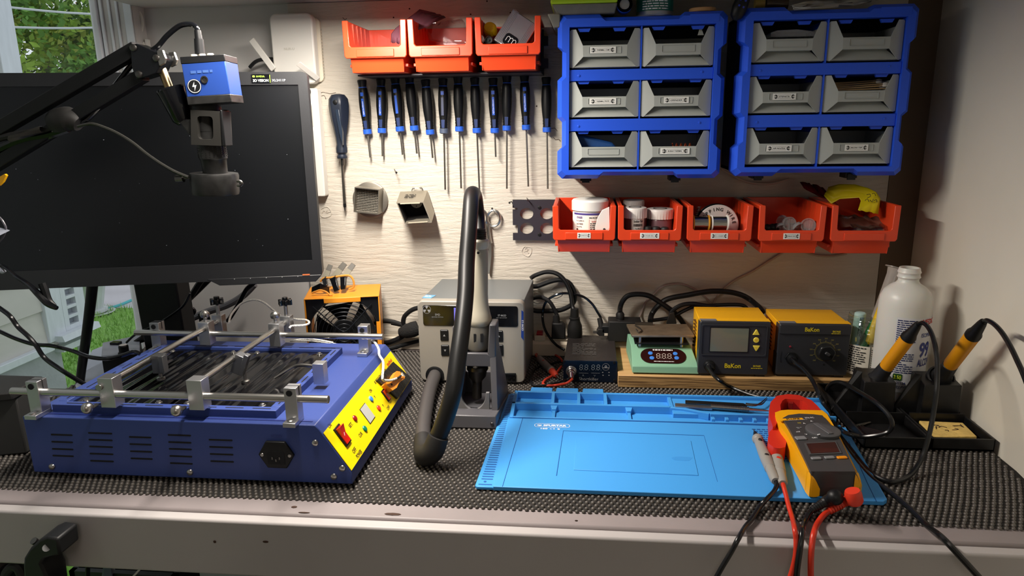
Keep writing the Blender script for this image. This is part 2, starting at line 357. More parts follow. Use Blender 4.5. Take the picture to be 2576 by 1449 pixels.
# ================================================================== OUTSIDE THE WINDOW
GZ = -.1
m_grass = mat('lawn', '7fae52', .9, var=(25, .25), bump=(120, .6))
def ground_grass():
    g = tag(obj('lawn', MB().box(-9, -1.1, -3, 5.25, GZ-.05, GZ), m_grass), 'short green lawn outside below the window', 'lawn')
    rg = np.random.default_rng(5); n = 26000
    x = rg.uniform(-4.4, -1.3, n); y = rg.uniform(1.6, 5.25, n); keep = (-x/y > .58) & (-x/y < 1.05); x, y = x[keep], y[keep]; n = len(x)
    a = rg.uniform(0, 6.28, n); h = rg.uniform(.025, .06, n)*np.where(y < 2.6, 1.9, 1); w = .004; lx = rg.normal(0, .015, n); ly = rg.normal(0, .015, n)
    V = np.zeros((n*3, 3)); V[0::3] = np.stack([x-np.cos(a)*w, y-np.sin(a)*w, np.full(n, GZ)], 1); V[1::3] = np.stack([x+np.cos(a)*w, y+np.sin(a)*w, np.full(n, GZ)], 1); V[2::3] = np.stack([x+lx, y+ly, GZ+h], 1)
    me = D.meshes.new('grass_blades'); me.from_pydata(V.tolist(), [], np.arange(n*3).reshape(-1, 3).tolist()); me.materials.append(mat('grass_blade', '8fbc5a', .7, var=(9, .3)))
    o = D.objects.new('grass_blades', me); COL.objects.link(o); tag(o, 'blades of grass growing on the lawn', 'grass', kind='stuff')
ground_grass()
tag(obj('driveway', MB().box(-16, -.5, 5.25, 12, GZ-.05, GZ+.005), mat('concrete', 'b9b6bb', .85, var=(3, .1), bump=(40, .3))), 'pale grey concrete driveway beyond the lawn', 'driveway')
# hose pipe
m_hose = mat('hose_turquoise', '3fb0b5', .35)
def hp(l, z): return [at(u, v, z=z) for u, v in l]
tag(obj('garden_hose', MB().tube(hp([(150, 812), (205, 800), (250, 783), (300, 768), (345, 750), (400, 735)], GZ+.012), .0125, 8), m_hose), 'turquoise hose lying along the near edge of the driveway', 'hose', 'garden hoses')
tag(obj('garden_hose', MB().tube(hp([(200, 722), (250, 716), (300, 712), (350, 708), (420, 704)], GZ+.02), .016, 8), m_hose), 'turquoise hose lying farther back on the driveway, behind the flower pot', 'hose', 'garden hoses')
# flower pot
pc = at(232, 790, z=GZ); ft = thing('flower_pot', 'white fluted garden urn with low green plants on the driveway', 'flower pot', (pc.x, pc.y, GZ))
n = 32; prof = [(.10, 0), (.115, .01), (.115, .03), (.085, .035), (.10, .1), (.125, .22), (.135, .25), (.165, .26), (.175, .29), (.165, .32), (.14, .325)]
b = MB().lathe(prof, (pc.x, pc.y, GZ+.012), n=n)
for i, p in enumerate(b.v):
    ring = i//n
    if 3 <= ring <= 5 and (i % 2): c_ = Vector((pc.x, pc.y, p.z)); b.v[i] = c_+(p-c_)*.93
obj('pot', b, mat('urn_plaster', 'cfd2d4', .6, var=(8, .06)), ft)
obj('saucer', MB().lathe([(.15, 0), (.17, .012), (.16, .014), (.12, .006)], (pc.x, pc.y, GZ+.005)), _M['urn_plaster'], ft)
def leaves(mb, c, rad, n, size, rg, shell=.35):
    for i in range(n):
        d = rg.normal(0, 1, 3); d /= np.linalg.norm(d); r_ = rg.uniform(shell, 1)**.5
        p = Vector(c)+Vector((d[0]*rad[0]*r_, d[1]*rad[1]*r_, d[2]*rad[2]*r_)); s_ = size*rg.uniform(.6, 1.4)
        u = Vector(rg.normal(0, 1, 3)).normalized(); w = u.orthogonal().normalized()
        mb.add([p-u*s_, p+w*s_*.5, p+u*s_, p-w*s_*.5], [(0, 1, 2, 3)])
rgl = np.random.default_rng(11)
lm = MB(); leaves(lm, (pc.x, pc.y, GZ+.36), (.16, .16, .09), 500, .018, rgl, 0); obj('foliage', lm, mat('pot_leaves', '7f9e2e', .6, var=(15, .4)), ft)
# neighbour's house
m_side = mat('siding', 'bfbcb4', .6, var=(5, .04, (1, 1, 6))); m_trimw = mat('house_trim_white', 'ccd1d6', .5, var=(9, .05, (6, 6, 1)))
hs = thing('neighbour_house', 'white lapped siding corner of the house next door', 'house', (-2.7, 1.2, GZ))
HX = -2.6; cy = 3.17
b = MB(); z = .335; lap = .165
while z < 4.2:
    b.prism([(HX-.02, z), (HX, z), (HX-.014, z+lap), (HX-.03, z+lap)], -3.0, cy-.11, 'y'); z += lap
obj('siding', b, m_side, hs)
obj('wall', MB().box(HX-3, HX-.025, -3, cy-.02, .3, 4.3), m_side, hs)
obj('corner_board', MB().box(HX-.06, HX+.012, cy-.115, cy, .335, 4.3), m_trimw, hs, bevel=.003)
obj('sill_board', MB().box(HX-.05, HX+.03, -3, cy-.115, .30, .335), m_trimw, hs, bevel=.003)
obj('foundation', MB().box(HX-3, HX-.02, -3, cy-.02, GZ, .30), mat('stucco', 'a9abb0', .9, bump=(60, .8), var=(14, .08)), hs)
obj('side_grille', MB().box(HX+.03, HX+.034, 2.55, 2.79, -.05, .24), mat('grille_black', '1b1c1e', .5), hs)
b = MB()
for i in range(16): b.box(HX+.03, HX+.05, 2.55, 2.79, -.05+i*.018, -.044+i*.018)
obj('grille_bar', b, m_trimw, hs)
lv = thing('slotted_vent_panel', 'white panel with a column of square openings at the corner of the house', 'vent panel', (HX, cy+.08, GZ))
b = MB(); y0, y1 = cy+.002, cy+.165; ya, yb = cy+.035, cy+.10; zz = .385
b.box(HX-.02, HX+.01, y0, ya, .36, 1.2).box(HX-.02, HX+.01, yb, y1, .36, 1.2).box(HX-.02, HX+.01, ya, yb, .36, zz)
k = 0
while zz < 1.15:
    b.box(HX-.02, HX+.01, ya, yb, zz+.034, zz+.05); zz += .05
obj('panel', b, m_trimw, lv, bevel=.001)
obj('backing', MB().box(HX-.022, HX-.018, y0, y1, .36, 1.2), mat('vent_grey', '8b9199', .8), lv)
obj('ledge', MB().hexa([(HX-.06, cy-.08, .33), (HX+.06, cy-.08, .33), (HX+.06, cy+.19, .33), (HX-.06, cy+.19, .33)], [(HX-.06, cy-.08, .36), (HX+.05, cy-.08, .36), (HX+.05, cy+.19, .36), (HX-.06, cy+.19, .36)]), m_trimw, lv)
obj('bracket', MB().box(HX-.06, HX+.03, cy-.06, cy+.13, .27, .30), m_trimw, lv)
obj('post', MB().box(HX-.04, HX-.0, cy+.12, cy+.16, GZ, .33), m_trimw, lv)
# trees behind
def tree(c, rad, nb, nl, cols, label, size=.05):
    t = thing('leafy_tree', label, 'tree', (c[0], c[1], GZ), 0, 'trees beyond the driveway'); rg = rgl
    obj('trunk', MB().cyl((c[0], c[1], GZ), (c[0], c[1], c[2]+rad*.4), .13, .06, 10), mat('bark', '4b4034', .9), t)
    mbs = [MB() for _ in cols]
    for i in range(nb):
        d = Vector(rg.normal(0, 1, 3)); d.normalize(); p = Vector(c)+Vector((d.x*rad, d.y*rad*.7, d.z*rad*.9))*rg.uniform(.3, 1)
        leaves(mbs[i % len(cols)], p, (.42, .42, .36), nl, size, rg, 0)
    for mb_, cc in zip(mbs, cols): obj('foliage', mb_, mat('leaf_'+cc, cc, .6, var=(2.5, .3)), t)
for c, r_, cols, lab in (((-7.2, 8.6, 2.3), 1.7, ('86a83a', '55822c', '9fae45'), 'yellow green tree in full leaf beyond the driveway, nearest the window edge'),
        ((-9.3, 9.4, 2.6), 1.8, ('3f6b26', '5d8a32', '2e521d'), 'dark green leafy tree beyond the driveway, nearest the house'),
        ((-6.0, 9.6, 2.0), 1.5, ('3a6322', '74993a', '4d7a2b'), 'bushy mid green tree farthest from the house'),
        ((-8.4, 10.8, 4.3), 1.7, ('7d9e3c', '4b7a2a', 'c98a58'), 'tall tree with a few rusty leaves behind the nearer trees')):
    tree(c, r_, 75, 150, cols, lab)
m_wire = mat('wire_grey', 'c9ced4', .5)
for i, (a, b_, lab) in enumerate((((20, 8), (250, 24), 'upper overhead wire crossing in front of the trees'), ((20, 58), (250, 57), 'lower overhead wire crossing in front of the trees'))):
    p, q = at(*a, y=6.5), at(*b_, y=7.0); p = p+(p-q)*.8; q = q+(q-p)*.6
    tag(obj('overhead_wire', MB().tube([p, (p+q)/2-Vector((0, 0, .05)), q], .011, 6), m_wire), lab, 'wire', 'overhead wires')
# ================================================================== ON THE WALL
m_black = mat('black_plastic', '101113', .45, spec=.35); m_blackg = mat('black_gloss', '0c0d10', .12); m_rub = mat('black_rubber', '161515', .6)
m_steel = mat('steel', 'b4b2ae', .28, metal=1); m_dsteel = mat('dark_steel', '6c6a68', .35, metal=1); m_alu = mat('aluminium', 'c2c3c6', .38, metal=1)
m_white = mat('white_plastic', 'e2e0da', .38); m_ink = mat('black_ink', '1a1a1c', .6); m_inkg = mat('grey_ink', '8b8c8e', .6); m_inkw = mat('white_ink', 'e8e8ea', .5)
m_paper = mat('white_label', 'e6e6e0', .5); m_red = mat('red_plastic', 'c02018', .35); m_shaft = mat('driver_shaft', '8a8680', .35, metal=1)
m_blue = mat('blue_plastic', '2a5cc8', .35); m_navy = mat('navy_rubber', '1b2230', .45); m_yel = mat('yellow_plastic', 'e8a808', .4)
def sticker(parent, M4, text, w, h, name='label_sticker', mark=True, seed=1):
    """white printed strip with a sweet-wrapper border round one word"""
    s_ = obj(name, sheet(MB(), M4, [(-w/2, -h/2), (w/2, -h/2), (w/2, h/2), (-w/2, h/2)], .0004), m_paper, parent)
    L_ = lift(M4, .0006); b = MB(); iw = w*.29; ih = h*.30; t = .0004
    P_ = rrect(-iw, iw, -ih, ih, ih*.6, 3); Q_ = rrect(-iw+t, iw-t, -ih+t, ih-t, ih*.6-t, 3)
    b.strip([L_ @ Vector((p[0], p[1], 0)) for p in P_], [L_ @ Vector((p[0], p[1], 0)) for p in Q_])
    for sg in (-1, 1):
        for k in (-1, 1):
            b.add([L_ @ Vector((sg*p[0], k*p[1], 0)) for p in ((iw*1.02, h*.02), (w*.33, h*.30), (w*.40, h*.34), (w*.36, h*.04))], [(0, 1, 2, 3)])
            b.add([L_ @ Vector((sg*p[0], k*p[1], 0)) for p in ((w*.385, h*.06), (w*.41, h*.30), (w*.425, h*.10))], [(0, 1, 2)])
    obj('border_print', b, m_ink, s_)
    obj('lettering', txt_mb(MB(), text, L_, iw*1.62, h*.22, .0, .25), m_ink, s_); return s_
# ---- router
rx0, rx1, rz0, rz1 = -.607, -.521, 1.452, 1.583
t = thing('wifi_router', 'white upright router with flat paddle aerials behind the monitor corner', 'router', (-.562, 1.40, rz0))
b = MB().prism(rrect(rx0, rx1, rz0, rz1, .012, 5), 1.395, 1.418, 'y'); obj('front_cover', b, m_white, t, bevel=.003)
b = MB().prism(rrect(rx0+.006, rx1+.006, rz0+.004, rz1-.006, .010, 5), 1.4185, 1.427, 'y'); obj('case', b, m_beige, t)
b = MB()
for i in range(16): b.box(rx1+.0050, rx1+.0066, 1.4195, 1.426, rz0+.012+i*.006, rz0+.0145+i*.006)
obj('vent_slot', b, mat('cream_shadow', 'bdb7a8', .6), t)
obj('lettering', txt_mb(MB(), 'NUR-U', FRONT(-.571, 1.3944, 1.518), .021, .0045, .01), mat('faint_grey_ink', 'c3c0b6', .5), t)
def paddle(p, q, w):
    d = (q-p).normalized(); s_ = d.cross(Vector((0, 1, 0))).normalized()*w/2; mb = MB()
    return mb.hexa([p-s_, p+s_, q+s_, q-s_], [a+Vector((0, -.005, 0)) for a in (p-s_, p+s_, q+s_, q-s_)])
obj('aerial', paddle(at(690, 175, y=1.39), at(634, 100, y=1.39), .012), m_white, t, bevel=.001)
obj('aerial', paddle(at(752, 160, y=1.355), at(802, 200, y=1.40), .011), m_white, t, bevel=.001)
tag(obj('router_cable', MB().tube([at(688, 152, y=1.40), at(660, 150, y=1.39), at(642, 156, y=1.385), at(628, 170, y=1.385)], .0035, 8).cyl(at(690, 152, y=1.41), at(678, 151, y=1.40), .0055), m_black), 'short black cable with plug behind the router', 'cable')
# cable raceway below the router
t = thing('wall_socket_strip', 'white plastic channel standing on the wall behind the right edge of the monitor', 'cable channel', (-.555, 1.42, 1.23))
p = at(800, 222, y=1.41); q = at(806, 494, y=1.41)
obj('channel', MB().prism(rrect(p.x-.062, p.x, q.z, p.z, .004, 3), 1.405, 1.4275, 'y'), m_white, t, bevel=.002)
obj('cover', MB().prism(rrect(p.x-.05, p.x-.013, at(0+785, 325, y=1.4).z, at(780, 258, y=1.4).z, .008, 4), 1.4, 1.4049, 'y'), mat('cream_cover', 'c9c5ba', .4), t)
obj('plug', MB().cyl(at(772, 230, y=1.40), at(772, 230, y=1.37), .008, .006), m_black, t)
# network lead at the corner
t = thing('network_lead', 'white network lead coming down the corner into a clear plug', 'cable', tuple(at(352, 95, y=1.42)))
obj('cord', MB().tube([at(u, v, y=1.425) for u, v in ((292, 4), (310, 20), (338, 22), (354, 38), (358, 62), (352, 90))], .0032, 8), m_white, t)
obj('plug', MB().cbox(at(352, 103, y=1.425), (.012, .009, .018), rotm(0, -12, 0)), mat('clear_plug', 'cfd6da', .15), t, bevel=.001)
obj('coupler', MB().cbox(at(358, 118, y=1.425), (.02, .012, .014), rotm(0, -14, 0)).cbox(at(372, 112, y=1.425), (.006, .01, .02)), m_white, t, bevel=.001)
# ---- big screwdriver
p0, p1 = at(850, 236, y=1.402), at(861, 398, y=1.402); d = (p1-p0); L0 = d.length
t = thing('large_screwdriver', 'large black handled screwdriver hanging alone left of the small drivers', 'screwdriver', tuple(p1))
prof = [(.004, 0), (.013, .002), (.0185, .010), (.0195, .022), (.0185, .036), (.0165, .052), (.0135, .066), (.0105, .085), (.0095, .098), (.0112, .106), (.0112, .114), (.0080, .118), (.0105, .122), (.0102, L0)]
def flat(o, d_, prof, n=24):
    mb = MB().lathe([(r_, h) for r_, h in prof], o, d_, n=n); return mb
b = flat(p0, d, prof)
for i, v in enumerate(b.v):
    a = (i % 24)/24*2*math.pi; ring = i//24; c_ = p0+d.normalized()*prof[ring][1]
    if 2 <= ring <= 9: b.v[i] = c_+(v-c_)*(1+.07*math.cos(6*a))
obj('handle', b, m_navy, t)
obj('hang_button', MB().lathe([(.0045, -.001), (.0045, .0015), (.0025, .0022)], p0+d*.13+Vector((0, -.0185, 0)), (0, -1, 0), 16), m_black, t)
obj('grip_inlay', MB().prism([(p0.x-.0035+.0015, p0.z-.030), (p0.x+.0045+.002, p0.z-.030), (p0.x+.005+.005, p0.z-.075), (p0.x+.0025+.006, p0.z-.100), (p0.x-.0005+.004, p0.z-.075)], 1.383, 1.392, 'y'), mat('dark_inlay', '26303f', .25), t, bevel=.001)
q0, q1 = at(860, 396, y=1.405), at(868, 530, y=1.412)
obj('collar', MB().cyl(p0+d*.985, p0+d*.985+(q1-q0).normalized()*.016, .0042, .0036), m_dsteel, t)
obj('shaft', MB().cyl(q0, q0+(q1-q0)*.9, .0028).cyl(q0+(q1-q0)*.9, q1, .0028, .0012), m_shaft, t)
obj('tip', MB().cyl(q0+(q1-q0)*.86, q0+(q1-q0)*.93, .0030), m_black, t)
# ---- twelve precision drivers: one is built, the others copy it
def driver(blade):
    t = thing('precision_screwdriver', 'x', 'screwdriver')
    prof = [(.0070, 0), (.0078, .0015), (.0075, .005), (.0066, .012), (.0066, .0155), (.0072, .0165), (.0080, .026), (.0086, .040), (.0086, .052), (.0080, .064), (.0070, .076), (.0066, .080), (.0070, .0825), (.0064, .085), (.0070, .0875), (.0064, .090), (.0068, .0945)]
    prof = [(r_*1.18, h) for r_, h in prof]
    obj('handle', MB().lathe([(r_*1.0, -h) for r_, h in prof], (0, 0, 0), (0, 0, 1), 20), m_black, t, world=False)
    obj('blue_ring', MB().lathe([(.0080, -.0138), (.0083, -.0145), (.0080, -.0152)], n=20, caps=False), m_blue, t, world=False)
    obj('ferrule', MB().lathe([(.0078, -.0945), (.0086, -.0955), (.0086, -.1035), (.0062, -.105)], n=20), m_blue, t, world=False)
    obj('tip_window', MB().prism([(-.0035, -.078), (.0035, -.078), (.0028, -.0935), (-.0028, -.0935)], -.0088, -.0070, 'y'), mat('blue_dark', '2b3a66', .3), t, world=False)
    obj('shaft', MB().cyl((0, 0, -.104), (0, 0, -.104-blade), .0018, n=10), m_shaft, t, world=False)
    return t
DR = [((910, 201), (925, 338), 395, 'QI0.5x40mm', 1, 'first small driver from the left, blue strip, short blade'),
 ((958, 198), (961, 335), 392, 'QT7x40mm', 1, 'small driver with a blue strip and white print, second from the left'),
 ((993, 192), (1007, 331), 388, '', 1, 'small leaning driver with a plain blue strip, third from the left'),
 ((1029, 190), (1043, 329), 385, '', 0, 'plain black small driver with short blade, fourth from the left'),
 ((1070, 200), (1083, 339), 396, '', 0, 'plain black small driver leaning right, hanging lowest, fifth from the left'),
 ((1114, 197), (1117, 336), 475, '', 2, 'small driver with a greyed collar and long blade'),
 ((1152, 192), (1156, 331), 472, '', 0, 'plain black small driver with long blade, right of the one with the greyed collar'),
 ((1194, 195), (1200, 335), 475, '', 0, 'plain black small driver with long blade, below the joint of second and third bins'),
 ((1240, 196), (1245, 335), 394, 'QT6x40mm', 1, 'small driver with a blue strip and short blade below the aluminium box'),
 ((1275, 189), (1275, 329), 473, '', 0, 'plain black small driver with long blade, fourth from the right end counted with the strip one beside it'),
 ((1319, 187), (1324, 327), 468, 'QT5x50mm', 1, 'small driver with a blue strip and long blade, second from the right'),
 ((1374, 194), (1376, 333), 475, '', 0, 'black small driver with a blue ring hanging clear of the bins at the right end')]
DR[9] = DR[9][:5]+('plain black small driver with long blade, third from the right end',)
for (a, b_, ve, s_, strip, lab) in DR:
    p0, p1 = at(*a, y=1.412), at(*b_, y=1.412); q = at(b_[0]+3, ve, y=1.412); blade = (q-p1).length+.001
    t = driver(blade); t['label'] = lab.replace('first small driver', 'small driver'); t['group'] = 'precision screwdrivers in a row on the wall'
    ang = math.atan2(p1.x-p0.x, p0.z-p1.z); t.location = p0; t.rotation_euler = (0, -ang, 0); k = (p1-p0).length/.1045; t.scale = (k, k, k)
    if strip:
        st = obj('name_strip', MB().prism([(-.0025, -.070), (.0025, -.070), (.0022, -.036), (-.0022, -.036)], -.0108, -.0090, 'y'), m_blue if strip == 1 else mat('blue_grey', '39405c', .4), t, world=False)
        hd = obj('hang_hole', MB().prism([(-.003, -.031), (.003, -.031), (.003, -.024), (-.003, -.024)], -.0100, -.0085, 'y'), m_blue, t, world=False)
        if s_: obj('lettering', txt_mb(MB(), s_, frame((0, -.0110, -.054), (0, 0, 1), (-1, 0, 0)), .026, .0026, .01), m_inkw, st, world=False)
    if strip == 2:
        for ch in [o for o in D.objects if o.parent == t and o.name.startswith('ferrule')]: ch.data.materials.clear(); ch.data.materials.append(mat('greyed_blue', '4a5468', .5))
# nails they hang from are hidden; loose nails seen on the sheet
def nail(u, v, du, dv, lab):
    p = at(u, v, y=1.4275); q = at(u+du, v+dv, y=1.405); t = tag(obj('nail', MB().cyl(p, q, .0009, n=8).cyl(q, q+(q-p).normalized()*.0012, .0022, n=10), m_dsteel), lab, 'nail', 'nails in the plywood')
nail(992, 426, 5, 8, 'bare bent nail in the plywood above the square nozzle')
nail(1325, 498, 3, 6, 'small nail in the plywood above the black slotted rail')
nail(1286, 506, -4, 4, 'bent nail left of the black slotted rail')
# ---- hot air nozzles
c = at(930, 503, y=1.418)
t = thing('round_backed_nozzle', 'square steel air nozzle with a mesh mouth on a round back plate', 'nozzle', tuple(c))
m_noz = mat('nozzle_steel', '8f8a80', .42, metal=.85)
obj('back_plate', MB().lathe([(.037, 0), (.037, .003), (.034, .004)], c+Vector((0, .006, 0)), (0, -1, 0), 40), m_noz, t)
def nozzle_box(parent, cx, cz, h, y0, y1, ang, sx=1., drop=0):
    w = .0018; mb = MB()
    o_ = [(-h, -h), (h, -h), (h, h), (-h, h)]; i_ = [(-h+w, -h+w), (h-w, -h+w), (h-w, h-w), (-h+w, h-w)]
    def tr(p, y): 
        a = R(ang); return Vector((cx+(p[0]*math.cos(a)-p[1]*math.sin(a))*sx, y, cz+p[0]*math.sin(a)+p[1]*math.cos(a)))
    A = [tr(p, y0) for p in o_]; B = [tr(p, y1)+Vector((0, 0, drop)) for p in o_]; C_ = [tr(p, y1)+Vector((0, 0, drop)) for p in i_]; E_ = [tr(p, y0-.001) for p in i_]
    mb.strip(A, B).strip(B, C_).strip(C_, E_).add(A, [(0, 1, 2, 3)]); return obj('square_mouth', mb, m_noz, parent), E_, C_
_, E_, C_ = nozzle_box(t, c.x+.002, c.z+.0015, .0255, c.y+.002, c.y-.030, -6)
b = MB(); k = 14
y_ = c.y-.016
for i in range(k+1):
    f = i/k
    for A_, B_, C2, D2 in (((0, 1, 3, 2)),):
        p = E_[0].lerp(E_[1], f); q = E_[3].lerp(E_[2], f); p.y = q.y = y_; b.cyl(p, q, .0006, n=5)
        p = E_[0].lerp(E_[3], f); q = E_[1].lerp(E_[2], f); p.y = q.y = y_; b.cyl(p, q, .0006, n=5)
obj('mesh_screen', b, m_noz, t)
obj('dark_cavity', MB().add([Vector((p.x, c.y-.002, p.z)) for p in E_], [(0, 1, 2, 3)]), mat('cavity', '2a2623', .9), t)
c = at(1043, 520, y=1.418)
t = thing('square_nozzle', 'open square steel nozzle with stamped print hanging by a wire loop', 'nozzle', tuple(at(1050, 480, y=1.42)))
m_n2 = mat('nozzle_steel_light', 'a39c8d', .45, metal=.7)
Fp = [at(u, v, y=1.365) for u, v in ((1018, 563), (1086, 560), (1065, 508), (997, 510))]; Bp = [p+Vector((-.001, .055, 0)) for p in Fp]
Bp = [at(u, v, y=1.42) for u, v in ((1026, 548), (1093, 536), (1075, 479), (1007, 482))]
cF = sum(Fp, Vector())/4; inn = [cF+(p-cF)*.93 for p in Fp]; cB = sum(Bp, Vector())/4; ib = [cB+(p-cB)*.93+Vector((0, -.001, 0)) for p in Bp]
b = MB().strip(Fp, Bp).strip(Fp, inn).strip(inn, ib).add(Bp, [(0, 1, 2, 3)]).add(ib, [(0, 1, 2, 3)]); obj('shell', b, m_n2, t)
obj('dark_inside', MB().strip([cF+(p-cF)*.925+Vector((0, .002, 0)) for p in Fp], [cB+(p-cB)*.925+Vector((0, -.003, 0)) for p in Bp]).add([cB+(p-cB)*.92+Vector((0, -.003, 0)) for p in Bp], [(0, 1, 2, 3)]), mat('nozzle_black', '15120f', .8), t)  # near-black inner faces of the open square nozzle
cc = cB+Vector((0, -.008, .004)); fl = obj('mount_disc', MB().lathe([(.0125, 0), (.0125, .002)], cc, (0, -1, 0), 24), m_n2, t)
b = MB()
for i in range(4): b.cyl(cc+Vector((math.cos(i*math.pi/2)*.0085, -.0015, math.sin(i*math.pi/2)*.0085)), cc+Vector((math.cos(i*math.pi/2)*.0085, -.0028, math.sin(i*math.pi/2)*.0085)), .0012, n=8)
b.cyl(cc+Vector((0, -.0015, 0)), cc+Vector((0, -.003, 0)), .0028, n=10); obj('screw_hole', b, _M['nozzle_black'], fl)
TF = frame(tuple(Fp[3].lerp(Bp[3], .5)*.5+Fp[2].lerp(Bp[2], .5)*.5+Vector((-.002, 0, .001))), Fp[2]-Fp[3], Bp[3]-Fp[3])
obj('print_mark', micro(MB(), lift(TF @ Matrix.Translation((-.012, .009, 0)), .0006), .024, .02, 3, .5, 4), m_ink, t)
for pp in ([(Fp[3].x+.008, Fp[3].z-.0028), (Fp[2].x-.007, Fp[2].z-.0028), (Fp[2].x-.007, Fp[2].z-.0008), (Fp[3].x+.008, Fp[3].z-.0008)], [(Fp[0].x+.008, Fp[0].z+.001), (Fp[1].x-.008, Fp[1].z+.001), (Fp[1].x-.008, Fp[1].z+.003), (Fp[0].x+.008, Fp[0].z+.003)]): obj('side_slot', MB().prism(pp, 1.3635, 1.3648, 'y'), mat('bright_edge', 'ddd0b8', .4, metal=.4), t)
obj('wire_loop', MB().tube([at(u, v, y=1.42) for u, v in ((1036, 480), (1040, 473), (1052, 474), (1060, 472), (1064, 479))], .0011, 6).ball(at(1040, 474, y=1.418), .0025, 8, 6).ball(at(1059, 473, y=1.418), .0025, 8, 6), m_steel, t)
# ---- scissors
t = thing('scissors', 'steel scissors hanging points down from a nail behind the hot air hose', 'scissors', tuple(at(1228, 600, y=1.42)))
yb = 1.419
def sp(u, v, y=yb): return at(u, v, y=y)
def ring(cu, cv, ru, rv, n=14): return [sp(cu+ru*math.cos(2*math.pi*i/n), cv+rv*math.sin(2*math.pi*i/n)) for i in range(n)]
obj('finger_loop', MB().tube(ring(1242, 549, 16, 20), .0026, 8, 3, True).tube([sp(1229, 560), sp(1230, 580), sp(1232, 600), sp(1234, 612)], [.003, .003, .0035, .004], 8), m_steel, t)
obj('finger_loop', MB().tube(ring(1213, 549, 12, 20), .0026, 8, 3, True).tube([sp(1221, 560), sp(1222, 580), sp(1225, 600), sp(1228, 614)], [.003, .003, .0035, .004], 8), m_steel, t)
zz = [(1222, 602), (1236, 602), (1237, 640), (1232, 688), (1228, 688), (1221, 640)]
obj('blade', MB().prism([(sp(*p).x, sp(*p).z) for p in zz], 1.4165, 1.4182, 'y'), m_steel, t, bevel=.0004)
zz = [(1220, 604), (1231, 600), (1235, 640), (1229, 690), (1225, 680), (1222, 640)]
obj('blade', MB().prism([(sp(*p).x, sp(*p).z) for p in zz], 1.4184, 1.4200, 'y'), m_dsteel, t, bevel=.0004)
obj('pivot_screw', MB().cyl(sp(1225, 628, 1.4166), sp(1225, 628, 1.4145), .0032, n=14), m_dsteel, t)
nail(1237, 524, 1, 1, 'brass screw holding up the scissors')
# ---- black slotted rail left of the lower bins
t = thing('slotted_rail', 'black steel hanging rail with oblong holes behind the first lower bin', 'rail', tuple(at(1340, 600, y=1.42)))
x0 = at(1290, 550, y=1.42).x; x1 = .56; z1 = at(1300, 503, y=1.42).z; z0 = at(1300, 604, y=1.42).z
sy = .5*(z0+z1); HW = .0145
# plate with real openings: build a grid of cells, leaving the holes
def holed(mb, xa, xb, za, zb, holes, y0, y1, n=28):
    """rectangle with round-ended holes, each in its own cell (xl,xr,zb,zt,cx,cz,rx,rz)"""
    for (xl, xr, zl, zt, cx, cz, rx, rz) in holes:
        ins = [(cx+rx*math.cos(2*math.pi*i/n), cz+rz*math.sin(2*math.pi*i/n)) for i in range(n)]
        out = []
        for i in range(n):
            a = 2*math.pi*i/n; ca, sa = math.cos(a), math.sin(a); s1 = 1e9
            if ca > 1e-6: s1 = min(s1, (xr-cx)/ca)
            if ca < -1e-6: s1 = min(s1, (xl-cx)/ca)
            if sa > 1e-6: s1 = min(s1, (zt-cz)/sa)
            if sa < -1e-6: s1 = min(s1, (zl-cz)/sa)
            out.append((cx+ca*s1, cz+sa*s1))
        for kx, kz in ((xr, zt), (xl, zt), (xl, zl), (xr, zl)):
            j = min(range(n), key=lambda i: (out[i][0]-kx)**2+(out[i][1]-kz)**2); out[j] = (kx, kz)
        fI = [Vector((p[0], y0, p[1])) for p in ins]; fO = [Vector((p[0], y0, p[1])) for p in out]; bI = [Vector((p[0], y1, p[1])) for p in ins]; bO = [Vector((p[0], y1, p[1])) for p in out]
        mb.strip(fO, fI).strip(fI, bI).strip(bI, bO)
    return mb
b = MB(); xs = x0+.010; hs_ = []
cw = .041
for i in range(3):
    xl = xs+i*cw; xr = xl+cw
    for zl, zt in ((z0+.008, sy), (sy, z1-.014)):
        hs_.append((xl, xr, zl, zt, (xl+xr)/2-.002, (zl+zt)/2, .0135, .0115))
ya, yb2 = 1.418, 1.421
holed(b, x0, x1, z0, z1, hs_, ya, yb2)
b.box(xs, x1, ya, yb2, z0, z0+.008).box(xs, x1, ya, yb2, z1-.014, z1).box(xs+3*cw, x1, ya, yb2, z0+.008, z1-.014)
for za_, zb_ in ((z0, z0+.015), (sy-.010, sy+.022), (z1-.016, z1)): b.box(x0, xs, ya, yb2, za_, zb_)
b.box(x0, x1, 1.4185, 1.4275, z1-.002, z1)
m_rail = mat('rail_black', '2a2730', .5)
obj('plate', b, m_rail, t)
for u, v in ((1357, 522), (1357, 590)):
    obj('screw', MB().lathe([(.0035, 0), (.0035, .001), (.002, .0015)], at(u, v, y=1.4178), (0, -1, 0), 14), m_black, t)
# ---- rail of the upper bins
t = thing('bin_rail', 'black steel rail carrying the three upper orange bins', 'rail', (-.25, 1.42, 1.46))
r0 = at(935, 193, y=1.42); r1 = at(1372, 182, y=1.42)
obj('plate', MB().box(r0.x, -.075, 1.420, 1.4275, 1.4602, 1.545), m_rail, t)
obj('lower_lip', MB().box(r0.x, -.075, 1.33, 1.42, 1.4602, 1.4628), m_rail, t)
obj('hook_tab', MB().box(-.075, -.0665, 1.412, 1.4275, at(1370, 115, y=1.42).z, at(1370, 92, y=1.42).z), m_rail, t)
obj('hook_tab', MB().box(-.080, -.0665, 1.412, 1.4275, at(1370, 172, y=1.42).z, at(1370, 148, y=1.42).z), m_rail, t)
